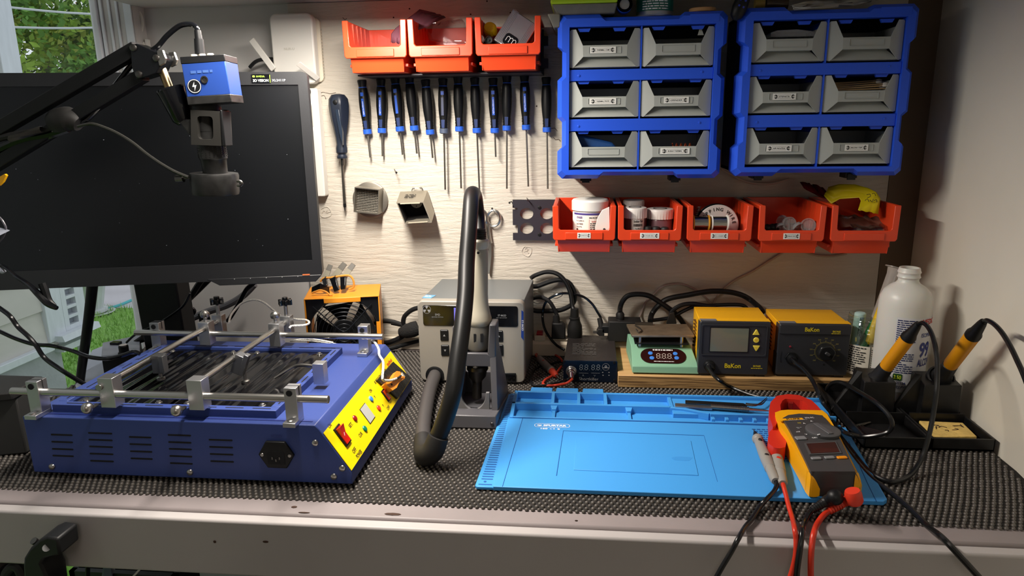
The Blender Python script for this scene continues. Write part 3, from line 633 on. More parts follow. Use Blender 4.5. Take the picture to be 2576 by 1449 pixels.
# ================================================================== ORANGE BINS
m_or = mat('orange_plastic', 'dd431f', .34, spec=.5, coat=.1, sss=.0)
m_ord = mat('orange_inside', 'd83a1c', .4)
BW, BH, BD = .115, .0875, .140
def bin_(label, group, xc, zb, y0=1.2765, word=None, ww=.034, wx=0):
    t = thing('storage_bin', label, 'storage bin', (xc, y0+BD/2, zb), 0, group); t_ = .002; w = BW/2-.006; wb_ = w-.004
    o = lambda x, y, z: (xc+x, y0+y, zb+z)
    b = MB()
    yb = BD-.001; yf = .014
    b.hexa([o(-wb_, yf, 0), o(wb_, yf, 0), o(wb_, yb, 0), o(-wb_, yb, 0)], [o(-wb_, yf, t_), o(wb_, yf, t_), o(wb_, yb, t_), o(-wb_, yb, t_)])
    for s_ in (-1, 1):
        a = [o(s_*wb_, .012, 0), o(s_*(wb_-t_), .012, 0), o(s_*(wb_-t_), yb, 0), o(s_*wb_, yb, 0)]; c = [o(s_*w, .004, BH), o(s_*(w-t_), .004, BH), o(s_*(w-t_), yb, BH), o(s_*w, yb, BH)]
        b.hexa(a, c)
        b.hexa([o(s_*w, .004, BH-.004), o(s_*(w+.005), .004, BH-.004), o(s_*(w+.005), yb, BH-.004), o(s_*w, yb, BH-.004)], [o(s_*w, .004, BH), o(s_*(w+.005), .004, BH), o(s_*(w+.005), yb, BH), o(s_*w, yb, BH)])
    b.hexa([o(-wb_, yb-t_, 0), o(wb_, yb-t_, 0), o(wb_, yb, 0), o(-wb_, yb, 0)], [o(-w, yb-t_, BH), o(w, yb-t_, BH), o(w, yb, BH), o(-w, yb, BH)])
    b.hexa([o(-wb_, .014, 0), o(wb_, .014, 0), o(wb_, .017, 0), o(-wb_, .017, 0)], [o(-wb_-.001, .004, .032), o(wb_+.001, .004, .032), o(wb_+.001, .007, .032), o(-wb_-.001, .007, .032)])
    obj('body', b, m_or, t, bevel=.0008)
    # front frame: broad U-shaped flange
    W = BW/2; lo = .024; bar = .043; sd = .0105
    P_ = [(-W, BH), (-W+.001, lo+.004), (-W+.004, lo), (W-.004, lo), (W-.001, lo+.004), (W, BH), (W-sd, BH), (W-sd-.001, bar+.003), (W-sd-.004, bar), (-W+sd+.004, bar), (-W+sd+.001, bar+.003), (-W+sd, BH)]
    obj('front_frame', MB().prism([(xc+p[0], zb+p[1]) for p in P_], y0-.001, y0+.005, 'y'), m_or, t, bevel=.0012)
    obj('label_ledge', MB().prism([(xc+p[0], zb+p[1]) for p in ((-.034, lo+.002), (.034, lo+.002), (.034, bar-.004), (-.034, bar-.004))], y0-.0028, y0-.0005, 'y'), m_or, t, bevel=.0008)
    for s_ in (-1, 1):
        for i in range(4): obj('inner_rib', MB().cbox(o(s_*(w-.0026), .035+i*.024, BH-.024), (.0022, .0022, .044)), m_or, t)
        obj('side_runner', MB().box(xc+s_*(wb_+.0005), xc+s_*(wb_+.006), y0+.020, y0+.07, zb+.010, zb+.015), m_or, t, bevel=.0005)
    if word: sticker(t, FRONT(xc+wx, y0-.0031, zb+.0335), word, ww, .0105)
    return t
UX = [(-.3655), (-.2485), (-.1295)]
gU = 'upper orange bins'; gL = 'lower orange bins'
for x, lab in zip(UX, ('orange open bin at the left end of the upper row, almost empty', 'middle orange bin of the upper row holding a clear bag', 'orange bin of the upper row holding a yellow capped bottle and aluminium box')):
    bin_(lab, gU, x, 1.4635)
LX = [(.0055, 'orange bin labelled WICK with a big white jar', 'WICK', .024, 0), (.1235, 'orange bin labelled SOLDER BALL with pink lit jars', 'SOLDER BALL', .034, .0), (.2465, 'orange bin with solder and wire spools, third of the lower row', 'FIL A SOUDER', .030, 0),
      (.3715, 'orange bin labelled PINCES with clear lens caps', 'PINCES', .028, 0), (.4955, 'unlabelled orange bin at the right end with bags and yellow tape', None, 0, 0)]
LZ = 1.1375
for x, lab, wd, ww, wx in LX: bin_(lab, gL, x, LZ, 1.2765, wd, ww, wx)
# ---- contents of the upper bins
m_bag = thin_glass('clear_bag', (.93, .90, .90), .12); m_bagd = thin_glass('purple_bag', (.55, .48, .55), .10)
def crumple(mb, pts, th=.002, seed=1, n=10, amp=.004):
    """a sheet of plastic hung over a path of (left,right) point pairs with folds"""
    rg = random.Random(seed); rows = []
    for a, b_ in pts:
        rows.append([a.lerp(b_, i/n)+Vector((rg.uniform(-.3, .3)*amp, rg.uniform(-1, 1)*amp, rg.uniform(-1, 1)*amp*.7)) for i in range(n+1)])
    k = n+1; vs_ = [p for r_ in rows for p in r_]; fs = [(j*k+i, j*k+i+1, (j+1)*k+i+1, (j+1)*k+i) for j in range(len(rows)-1) for i in range(n)]
    return mb.add(vs_, fs)
def bag(name, pairs, mt, lab, cat='plastic bag', seed=1, amp=.004, group=None, sol=.0006):
    P_ = [(at(*a, y=ya), at(*b_, y=yb)) for (a, ya, b_, yb) in pairs]
    o = obj(name, crumple(MB(), P_, seed=seed, amp=amp), mt, angle=60)
    s_ = o.modifiers.new('thickness', 'SOLIDIFY'); s_.thickness = sol
    return tag(o, lab, cat, group)
bag('purple_bag', [((1095, 32), 1.395, (1120, 44), 1.395), ((1055, 26), 1.375, (1088, 58), 1.36), ((1025, 44), 1.35, (1070, 70), 1.33), ((995, 72), 1.33, (1020, 85), 1.32), ((985, 85), 1.325, (1008, 100), 1.31), ((984, 108), 1.325, (1006, 110), 1.31)], mat('purple_film', '6d4450', .25), 'dark purple plastic bag draped between the first and second upper bins', seed=3, amp=.0025)
bag('clear_film', [((1078, 60), 1.36, (1160, 46), 1.36), ((1068, 74), 1.35, (1170, 58), 1.345), ((1080, 98), 1.335, (1176, 90), 1.315), ((1090, 104), 1.33, (1185, 112), 1.30)], m_bag, 'clear plastic sheet standing up in the middle upper bin', seed=5, amp=.002)
x = -.1665
t = thing('glue_bottle', 'small amber bottle with a yellow cap in the third upper bin', 'bottle', (x, 1.345, 1.470))
y = 1.325
obj('body', MB().lathe([(.009, 0), (.012, .002), (.0125, .055), (.010, .064), (.006, .068)], (x, 1.345, 1.4665), (0, -.10, 1), 20), mat('amber', '8a1d12', .2), t)
obj('cap', MB().lathe([(.0125, 0), (.0125, .012), (.0105, .016), (.009, .018)], (x-.0005, 1.337, 1.533), (-.0, -.9, .42), 20), mat('cap_yellow', 'f2c200', .35), t)
t = thing('white_capped_tube', 'small tube with a round white cap leaning out of the third upper bin', 'tube', (at(1209, 99, y=1.30)))
p = at(1209, 100, y=1.292); obj('cap', MB().lathe([(.0075, 0), (.0075, .008), (.004, .010)], p, (-.1, -1, .1), 18), mat('cap_white', 'f0ede8', .3), t); obj('tube', MB().cyl(p, p+Vector((.004, .06, -.008)), .0065), _M['amber'], t)
t = thing('black_ring_knob', 'small black round knob beside the white cap in the third upper bin', 'knob', (at(1230, 102, y=1.30)))
p = at(1229, 101, y=1.292); obj('ring', MB().tube([p+Vector((math.cos(a)*.0062, 0, math.sin(a)*.0062)) for a in [k*math.pi/6 for k in range(12)]], .0013, 6, 2, True), m_dsteel, t); obj('stem', MB().cyl(p+Vector((0, .001, 0)), p+Vector((.003, .05, -.006)), .0052).cyl(p, p-Vector((0, .002, 0)), .002), m_black, t)
# aluminium box, leaning
t = thing('aluminium_box', 'ribbed aluminium box with a black oval badge leaning in the third upper bin', 'box', tuple(at(1290, 100, y=1.31)))
A = [at(u, v, y=1.300) for u, v in ((1236, 116), (1310, 128), (1342, 75), (1290, 45))]
c0 = sum(A, Vector())/4; xd = (A[1]-A[0]).normalized(); 
Fx = frame(tuple(at(1296, 84, y=1.3)), (math.cos(R(-33)), 0, math.sin(R(-33))), (math.sin(R(33)), .25, math.cos(R(33))))
b = MB().box(-.026, .026, -.030, .034, -.030, 0); b.xf(Fx); obj('shell', b, m_alu, t, bevel=.002)
b = MB()
for i in range(5):
    for s_ in (-1, 1): b.box(s_*(.0145+i*.0025)-.0006, s_*(.0145+i*.0025)+.0006, -.030, .0342, -.0005, .0007)
b.xf(Fx); obj('rib', b, m_alu, t)
b = MB().prism(rrect(-.0125, .0125, -.026, -.005, .006, 4), .0004, .0012, 'z').xf(Fx); bd = obj('badge', b, m_blackg, t)
b = MB(); L_ = lift(Fx, .0016)
for x_ in (-.005, .001, .007): b.tube([L_ @ Vector((x_-.0028, -.020, 0)), L_ @ Vector((x_-.0028, -.013, 0)), L_ @ Vector((x_, -.0105, 0)), L_ @ Vector((x_+.0028, -.013, 0)), L_ @ Vector((x_+.0028, -.020, 0))], .0005, 5)
obj('emblem', b, m_inkw, bd)
# ---- contents of the lower bins
zf = LZ+.0025
def jar(name, lab, x, y, r_, h, lidr, lidh, body, lid, group=None, knurl=False, cat='jar', zb=None, ring=None):
    z = zf if zb is None else zb; t = thing(name, lab, cat, (x, y, z), 0, group)
    obj('jar', MB().lathe([(r_*.9, 0), (r_, .002), (r_, h*.93), (r_*.92, h)], (x, y, z), n=32), body, t)
    pr = [(lidr, 0), (lidr, lidh*.82), (lidr*.93, lidh*.97), (lidr*.85, lidh)]; n = 60
    b = MB().lathe(pr, (x, y, z+h*.98), n=n)
    if knurl:
        for i in range(2*n):
            if i % 2: c_ = Vector((x, y, b.v[i].z)); b.v[i] = c_+(b.v[i]-c_)*.965
    obj('lid', b, lid, t)
    if ring: obj('lid_mark', MB().lathe([(ring, 0), (ring, .0006), (ring*.8, .0006), (ring*.8, 0)], (x, y, z+h*.98+lidh-.0002), n=32, caps=False), m_ink, t)
    return t
def wrap(parent, x, y, z, r_, a0, a1, z0, z1, mt, name='label', n=14, extra=.0004):
    b = MB(); A = [(x+(r_+extra)*math.sin(R(a0+(a1-a0)*i/n)), y-(r_+extra)*math.cos(R(a0+(a1-a0)*i/n))) for i in range(n+1)]
    vs_ = [(p[0], p[1], z+z0) for p in A]+[(p[0], p[1], z+z1) for p in A]; b.add(vs_, [(i, i+1, i+n+2, i+n+1) for i in range(n)]); return obj(name, b, mt, parent)
def bend(mb, x, y, r_, a0=0, extra=.0009):
    """wrap a flat front-facing print (built in x,z about the origin) round an upright cylinder"""
    out = []
    for p in mb.v:
        a = R(a0)+p.x/r_; rr = r_+extra; out.append(Vector((x+rr*math.sin(a), y-rr*math.cos(a), p.z)))
    mb.v = out; return mb
# WICK bin: big white jar + white blade
jx, jy = at(1484, 560, y=1.325).x, 1.325; jr = .0325
t = jar('flux_jar', 'big white plastic jar with blue lined label in the first lower bin', jx, jy, jr, .074, .0345, .020, m_white, m_white)
zq = zf+.0175
lb = wrap(t, jx, jy, zq, jr, -62, 62, .010, .052, mat('label_cream', 'efe6dc', .4))
m_pur = mat('purple_ink', '4a3f86', .5)
def ptxt(s, cx, cz, w, h, bold=0, al='c'): return txt_mb(MB(), s, FRONT(cx, 0, cz), w, h, bold, 0, al)
wrap(lb, jx, jy, zq, jr, -62, 62, .048, .0515, m_pur, 'stripe', extra=.0007); wrap(lb, jx, jy, zq, jr, -62, 62, .010, .0115, m_pur, 'stripe', extra=.0007)
b = bend(ptxt('XH680', -.021, zq+.0435, .013, .0045, .01), jx, jy, jr); obj('lettering', b, m_pur, lb)
b = MB(); 
for i, s_ in enumerate(('Flux Type:RMA-218', 'Lot:210830', 'Volume:100g')): 
    q = ptxt(s_, -.0275, zq+.037-i*.0055, .016-i*.002, .003, .012, 'l'); b.add(q.v, q.f)
q = micro(MB(), FRONT(-.002, 0, zq+.0445), .024, .003, 1, .5, 3); b.add(q.v, q.f)
q = micro(MB(), FRONT(.000, 0, zq+.034), .018, .020, 6, .45, 7); b.add(q.v, q.f)
bend(b, jx, jy, jr); obj('lettering', b, m_ink, lb)
b = MB(); q = ptxt('WARNING', .009, zq+.036, .013, .003, .015); b.add(q.v, q.f)
M_ = FRONT(0, 0, 0)
for (xa, xb, za, zb_) in ((-.002, .024, .0395, .0399), (-.002, .024, .0115, .0119), (-.002, -.0016, .0115, .0399)): b.add([(xa, 0, zq+za), (xb, 0, zq+za), (xb, 0, zq+zb_), (xa, 0, zq+zb_)], [(0, 1, 2, 3)])
bend(b, jx, jy, jr, extra=.0008); obj('warning_print', b, mat('red_ink', 'b83a30', .5), lb)
b = MB().add([(-.0255+.0022*math.cos(a), 0, zq+.021+.0022*math.sin(a)) for a in [k*.524 for k in range(12)]], [tuple(range(12))]); bend(b, jx, jy, jr); obj('round_mark', b, mat('brown_ink', '4a3028', .5), lb)
p = at(1512, 560, y=1.292)
pts = [(1498, 590), (1534, 592), (1533, 520), (1515, 528), (1503, 548), (1497, 572)]
t = tag(obj('plastic_scraper', MB().prism([(at(u, v, y=1.288).x, at(u, v, y=1.288).z) for u, v in pts], 1.286, 1.2885, 'y'), m_white, bevel=.0006), 'white curved plastic blade with a hole standing before the big white jar', 'scraper')
obj('hole', MB().cyl(at(1520, 577, y=1.2858), at(1520, 577, y=1.2850), .0022, n=14), m_ink, t)
# SOLDER BALL bin
m_pink = mat('jar_body_smoky', '6d4a50', .25); m_cap = mat('cap_offwhite', 'ddd6d0', .4)
gS = 'jars in the second lower bin'
jar('solder_ball_jar', 'tall jar with ribbed white lid at the back left of the second lower bin', at(1594, 520, y=1.375).x, 1.375, .0190, .074, .0205, .012, m_pink, m_cap, gS, True)
xa = at(1597, 540, y=1.315).x
t = jar('solder_ball_jar', 'jar with ribbed white lid and paper label reading Solder Ball', xa, 1.315, .0200, .060, .0225, .019, m_pink, m_cap, gS, True, ring=.012)
lb = wrap(t, xa, 1.315, zf, .020, -22, 50, .026, .059, m_paper)
b = MB()
for s_, dz, w, h, bo in (('Solder Ball', .0540, .0175, .0045, .02), ('Tin:SP6.3T', .0405, .012, .003, .01), ('Class: 2025-08', .0355, .0165, .003, .01)):
    q = ptxt(s_, .0055, zf+dz, w, h, bo); b.add(q.v, q.f)
rg = random.Random(2); x_ = -.003
while x_ < .0135: w = rg.uniform(.0003, .0010); b.add([(x_, 0, zf+.0445), (x_+w, 0, zf+.0445), (x_+w, 0, zf+.0495), (x_, 0, zf+.0495)], [(0, 1, 2, 3)]); x_ += w+rg.uniform(.0003, .0008)
bend(b, xa, 1.315, .020); obj('lettering', b, m_ink, lb)
jar('solder_ball_jar', 'wide jar with smooth white lid and black ring at the right of second lower bin', at(1660, 540, y=1.335).x, 1.335, .0240, .056, .0260, .018, m_pink, m_cap, gS, True, ring=.013)
t = jar('tiny_jar', 'tiny round pot with white cap at the right of the second lower bin', at(1672, 567, y=1.300).x, 1.302, .0078, .022, .0088, .011, m_pink, m_cap)
for i, (u, v, lab) in enumerate(((1630, 582, 'left one of three small black rubber caps in the second lower bin'), (1650, 583, 'middle one of three small black rubber caps in the second lower bin'), (1672, 584, 'right one of three small black rubber caps in the second lower bin'))):
    p = at(u, v, y=1.306); tag(obj('rubber_cap', MB().lathe([(.0075, -.014), (.008, 0), (.0065, .003), (.003, .004)], (p.x, 1.306, p.z+.006), n=18), m_rub), lab, 'cap', 'black rubber caps')
# SPOOL bin
c = at(1805, 560, y=1.325)
t = thing('wrapping_wire_spool', 'large white spool of wrapping wire standing on edge in the third lower bin', 'spool', (c.x, 1.33, zf))
R1 = .0385; cz = zf+R1+.004
obj('front_flange', MB().lathe([(.010, 0), (R1-.001, 0), (R1, .001), (R1-.001, .002), (.010, .002), (.010, 0)], (c.x, 1.326, cz), (0, -1, 0), 48, False), mat('spool_white', 'd8d0cc', .45), t)
obj('back_flange', MB().lathe([(.010, 0), (R1-.001, 0), (R1, .001), (R1-.001, .002), (.010, .002), (.010, 0)], (c.x, 1.345, cz), (0, -1, 0), 48, False), m_black, t)
obj('wire_winding', MB().cyl((c.x, 1.326, cz), (c.x, 1.344, cz), .030, n=32), mat('kynar_grey', '5a5458', .4), t)
def arc_txt(mb, s, cx, y, cz, rr, a_mid, h, step):
    a0 = a_mid+step*(len(s)-1)/2
    for i, ch in enumerate(s):
        if ch == ' ': continue
        a = R(a0-step*i); F_ = frame((cx+rr*math.cos(a), y, cz+rr*math.sin(a)), (math.sin(a), 0, -math.cos(a)), (math.cos(a), 0, math.sin(a)))
        v_, f_ = glyphs(ch, .02); w = (v_.max(0)-v_.min(0))[0]/.72*h*.95; txt_mb(mb, ch, F_, max(w, h*.16), h, .02)
    return mb
obj('lettering', arc_txt(MB(), 'WRAPPING WIRE', c.x, 1.3235, cz, .030, 92, .0062, 13.5), m_ink, t)
obj('hub_mark', MB().lathe([(.0125, 0), (.0165, 0), (.0165, .0006), (.0125, .0006)], (c.x, 1.3238, cz), (0, -1, 0), 30, False), mat('hub_grey', '6a7070', .5), t)
b = micro(MB(), FRONT(c.x+.012, 1.3235, cz-.012), .018, .012, 3, .4, 5); obj('small_print', b, mat('reddish_ink', '9a6a60', .5), t)
m_sol = mat('solder_wire', 'bfc0bb', .25, metal=1, bump=(400, .3, 2, (.1, 1, 1)))
def spool(lab, u0, u1, fl_l, fl_r, rr):
    pl = at(u0, 570, y=1.297); pr = at(u1, 570, y=1.297); y = 1.300; cz = at((u0+u1)/2, 543, y=1.290).z-rr
    t = thing('solder_spool', lab, 'spool', ((pl.x+pr.x)/2, y, zf), 0, 'small solder spools')
    obj('winding', MB().cyl((pl.x+.001, y, cz), (pr.x-.001, y, cz), rr*.84, n=32), m_sol, t)
    obj('flange', MB().cyl((pl.x-.001, y, cz), (pl.x+.001, y, cz), rr, n=32), fl_l, t); obj('flange', MB().cyl((pr.x-.001, y, cz), (pr.x+.0012, y, cz), rr, n=32), fl_r, t)
m_fly = mat('flange_yellow', 'e8a02c', .4)
spool('small solder spool with yellow flanges in the third lower bin', 1744, 1782, m_fly, m_fly, .0150)
spool('small solder spool with a white right flange beside the yellow one', 1790, 1829, m_white, m_white, .0152)
t = thing('coiled_spring_wire', 'dark coiled wire tip at the left back of the third lower bin', 'wire coil', tuple(at(1750, 530, y=1.31)))
p, q = at(1746, 552, y=1.33), at(1759, 519, y=1.33); b = MB(); pts = []
for i in range(60): f = i/59; a = f*14*math.pi; e = p.lerp(q, f); pts.append(e+Vector((math.cos(a)*.0035, math.sin(a)*.0035, 0)))
obj('coil', MB().tube(pts, .0006, 5, 1), m_dsteel, t)
# PINCES bin: clear lens caps and small black caps
m_clear = mat('clear_plastic', 'e4e6e6', .12, trans=.75, ior=1.3)
for i, (u, v, y_, rr, rx, rz, lab) in enumerate(((1968, 556, 1.312, .0105, 20, -25, 'clear lens cap lying tilted at the back left of the PINCES bin'), (1985, 563, 1.298, .0125, -8, 10, 'clear lens cap with a cross rib in the middle of the PINCES bin'), (2006, 572, 1.302, .0105, 30, 30, 'clear lens cap lying low between the two larger ones'), (2033, 567, 1.298, .0128, -12, -5, 'clear lens cap with fine ribs at the right of the PINCES bin'), (1965, 572, 1.300, .0095, 40, 0, 'smallest clear lens cap at the front of the PINCES bin'))):
    c = at(u, v, y=y_); ax = rotm(rx, 0, rz) @ Vector((0, -1, 0))
    t = thing('lens_cap', lab, 'cap', tuple(c), 0, 'clear lens caps')
    obj('rim', MB().lathe([(rr, -.003), (rr, .003), (rr*.88, .003), (rr*.88, -.001)], c, ax, 28, False), m_clear, t)
    obj('disc', MB().lathe([(rr*.9, 0), (rr*.9, .0008)], c, ax, 28), m_clear, t)
    u_, w_, d_ = basis(ax); b = MB()
    if i == 3:
        for k in range(-4, 5): h = math.sqrt(max(0, (rr*.85)**2-(k*rr*.19)**2)); b.cyl(c+d_*.0012+u_*k*rr*.19-w_*h, c+d_*.0012+u_*k*rr*.19+w_*h, .0004, n=5)
    else:
        b.cyl(c+d_*.0012-u_*rr*.85, c+d_*.0012+u_*rr*.85, .0005, n=5).cyl(c+d_*.0012-w_*rr*.85, c+d_*.0012+w_*rr*.85, .0005, n=5)
    obj('rib', b, m_clear, t)
for u, v, lab in ((1931, 570, 'leftmost black rubber cap in the PINCES bin'), (1944, 569, 'black rubber cap between two others in the PINCES bin'), (1954, 568, 'black rubber cap next to the clear caps in the PINCES bin')):
    c = at(u, v, y=1.305); tag(obj('rubber_cap', MB().lathe([(.0065, -.010), (.007, 0), (.004, .003)], c, (.2, -.5, 1), 16), m_rub), lab, 'cap', 'black rubber caps')
tag(obj('tweezers', MB().tube([at(2035, 580, y=1.30), at(2050, 582, y=1.295), at(2066, 576, y=1.29)], [.0016, .001, .0006], 6).tube([at(2035, 583, y=1.30), at(2050, 584, y=1.295), at(2066, 577, y=1.29)], [.0016, .001, .0006], 6), m_dsteel), 'dark tweezer tips at the right of the PINCES bin', 'tweezers')
# last bin: bags and yellow tape
bag('clear_film', [((2105, 528), 1.36, (2120, 560), 1.33), ((2108, 545), 1.34, (2150, 548), 1.34), ((2105, 560), 1.33, (2215, 560), 1.34), ((2112, 575), 1.31, (2240, 568), 1.30), ((2120, 583), 1.30, (2235, 584), 1.29)], m_bag, 'crumpled clear plastic bag lying in the last lower bin', seed=8, amp=.005)
bag('clear_film', [((2110, 540), 1.35, (2210, 545), 1.35), ((2108, 552), 1.33, (2225, 556), 1.33), ((2115, 572), 1.31, (2225, 572), 1.31)], mat('brown_film', '8a5a4a', .3), 'brown tinted plastic bag under the clear one in the last lower bin', seed=18, amp=.004)
bag('red_film', [((2012, 456), 1.385, (2070, 470), 1.38), ((2020, 475), 1.375, (2090, 498), 1.36), ((2060, 492), 1.365, (2110, 515), 1.35)], mat('red_film', '7a1c24', .25), 'dark red plastic film hanging over the back of the lower bins', 'plastic film', seed=9, amp=.003)
m_tape = mat('yellow_tape', 'd9c40c', .45)
o = bag('yellow_tape', [((2085, 470), 1.36, (2072, 492), 1.35), ((2110, 463), 1.35, (2090, 512), 1.34), ((2150, 464), 1.34, (2112, 500), 1.335), ((2185, 472), 1.33, (2160, 498), 1.325), ((2205, 482), 1.32, (2165, 505), 1.32), ((2215, 500), 1.312, (2160, 522), 1.312), ((2208, 538), 1.306, (2158, 528), 1.306)], m_tape, 'loop of yellow tape with black handwriting in the last lower bin', 'tape', seed=10, amp=.0015)
b = MB()
for pts in (((2180, 490), (2188, 488), (2190, 494), (2182, 498)), ((2194, 488), (2200, 486), (2203, 493)), ((2176, 505), (2182, 500), (2186, 508)), ((2188, 503), (2194, 508), (2197, 500)), ((2198, 505), (2205, 502), (2206, 509))):
    b.tube([at(u, v, y=1.308) for u, v in pts], .0005, 4, 2)
obj('handwriting', b, m_ink, o)
# ================================================================== BLUE DRAWER CABINETS
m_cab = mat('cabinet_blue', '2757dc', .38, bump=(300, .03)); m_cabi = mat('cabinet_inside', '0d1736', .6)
m_dr = mat('drawer_grey', 'a4a8a3', .45)
CW, CH, CDp = .285, .2775, .150
CY = 1.268
half = [(.03, 0), (.25, 0), (.275, .020), (.725, .020), (.75, 0), (.97, 0), (1, .03), (1, .185), (.972, .212), (.972, .362), (1, .388), (1, .615), (.972, .642), (.972, .800), (1, .826), (1, .97),
        (.97, 1), (.75, 1), (.725, .980), (.275, .980), (.25, 1), (.03, 1), (0, .97), (0, .826), (.028, .800), (.028, .642), (0, .615), (0, .388), (.028, .362), (.028, .212), (0, .185), (0, .03)]
RB = [(.088, .318), (.398, .618), (.704, .930)]      # rows of drawers, top to bottom
U0, U1 = .072, .928
def cabinet(label, x0, z0, words, feet=True, cx=0):
    t = thing('drawer_cabinet', label, 'drawer cabinet', (x0+CW/2, CY+CDp/2, z0), 0, 'blue drawer cabinets')
    W = lambda u, v, y: Vector((x0+u*CW, y, z0+(1-v)*CH))
    outer = [W(u, v, CY+.012) for u, v in half]; ins = [W(.5+(u-.5)*.945, .5+(v-.5)*.945, CY) for u, v in half]
    cl = [W(min(max(u, U0), U1), min(max(v, RB[0][0]-.012), RB[2][1]+.012), CY) for u, v in half]
    back = [p+Vector((0, .020, 0)) for p in outer]; clb = [p+Vector((0, .020, 0)) for p in cl]
    obj('front_frame', MB().strip(outer, ins).strip(ins, cl).strip(outer, back).strip(cl, clb).strip(back, clb), m_cab, t, angle=20)
    xa, xb = x0+.030*CW, x0+.970*CW; za, zb = z0+.022*CH, z0+.978*CH; y1 = CY+CDp
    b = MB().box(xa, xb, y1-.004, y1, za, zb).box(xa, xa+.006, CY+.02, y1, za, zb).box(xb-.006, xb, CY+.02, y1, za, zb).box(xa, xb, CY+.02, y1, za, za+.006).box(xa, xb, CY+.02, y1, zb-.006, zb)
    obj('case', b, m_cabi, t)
    b = MB(); v0, v1 = RB[0][1]+.008, RB[1][0]-.004; w0, w1 = RB[1][1]+.008, RB[2][0]-.004
    for a, c in ((v0, v1), (w0, w1)):
        pa, pc = W(U0, a, 0), W(U1, c, 0); b.box(pa.x, pc.x, CY+.004, y1-.005, pc.z, pa.z)
    obj('cross_rail', b, m_cab, t, bevel=.001)
    pc = W(.5, 0, 0).x; pa, pb = W(0, RB[2][1]+.012, 0).z, W(0, RB[0][0]-.012, 0).z
    obj('centre_divider', MB().box(pc-.0012, pc+.0012, CY+.006, y1-.005, pa, pb), m_cab, t)
    b = MB(); ps = MB()
    for r_, (a, c) in enumerate(RB):
        for cu in (.16, .37, .60, .83):
            q0 = W(cu, a-.006, 0); obj('stop_tab', MB().prism([(q0.x-.011, q0.z), (q0.x+.011, q0.z), (q0.x+.008, q0.z-.0055), (q0.x-.008, q0.z-.0055)], CY+.010, CY+.016, 'y'), m_cab, t)
    b = MB()
    for cu, cv in ((.13, .362), (.86, .352), (.13, .668), (.86, .655)):
        q = W(cu, cv, CY+.004); obj('pip', MB().lathe([(.0022, 0), (.0022, .0008), (.001, .0012)], q, (0, -1, 0), 12), m_cab, t)
    pa = W(.775, .020, CY-.0002); pb = W(.945, .065, CY-.0002)
    obj('blank_plate', MB().box(pa.x, pb.x, CY-.0008, CY+.0004, pb.z, pa.z), m_cab, t, bevel=.0003)
    if feet:
        for cu in (.18, .74):
            q = W(cu, 1, 0); obj('mounting_clip', MB().box(q.x-.010, q.x+.010, CY+.030, CY+.060, z0-.006, z0+.004).box(q.x-.007, q.x+.007, CY+.028, CY+.031, z0-.009, z0+.002), m_black, t, bevel=.0006)
    # six drawers
    k = 0
    for r_, (a, c) in enumerate(RB):
        for cidx in (0, 1):
            ua, ub = (U0+.003, .494) if cidx == 0 else (.506, U1-.003)
            drawer(t, W(ua, c, 0), W(ub, a, 0), words[k], k); k += 1
    return t
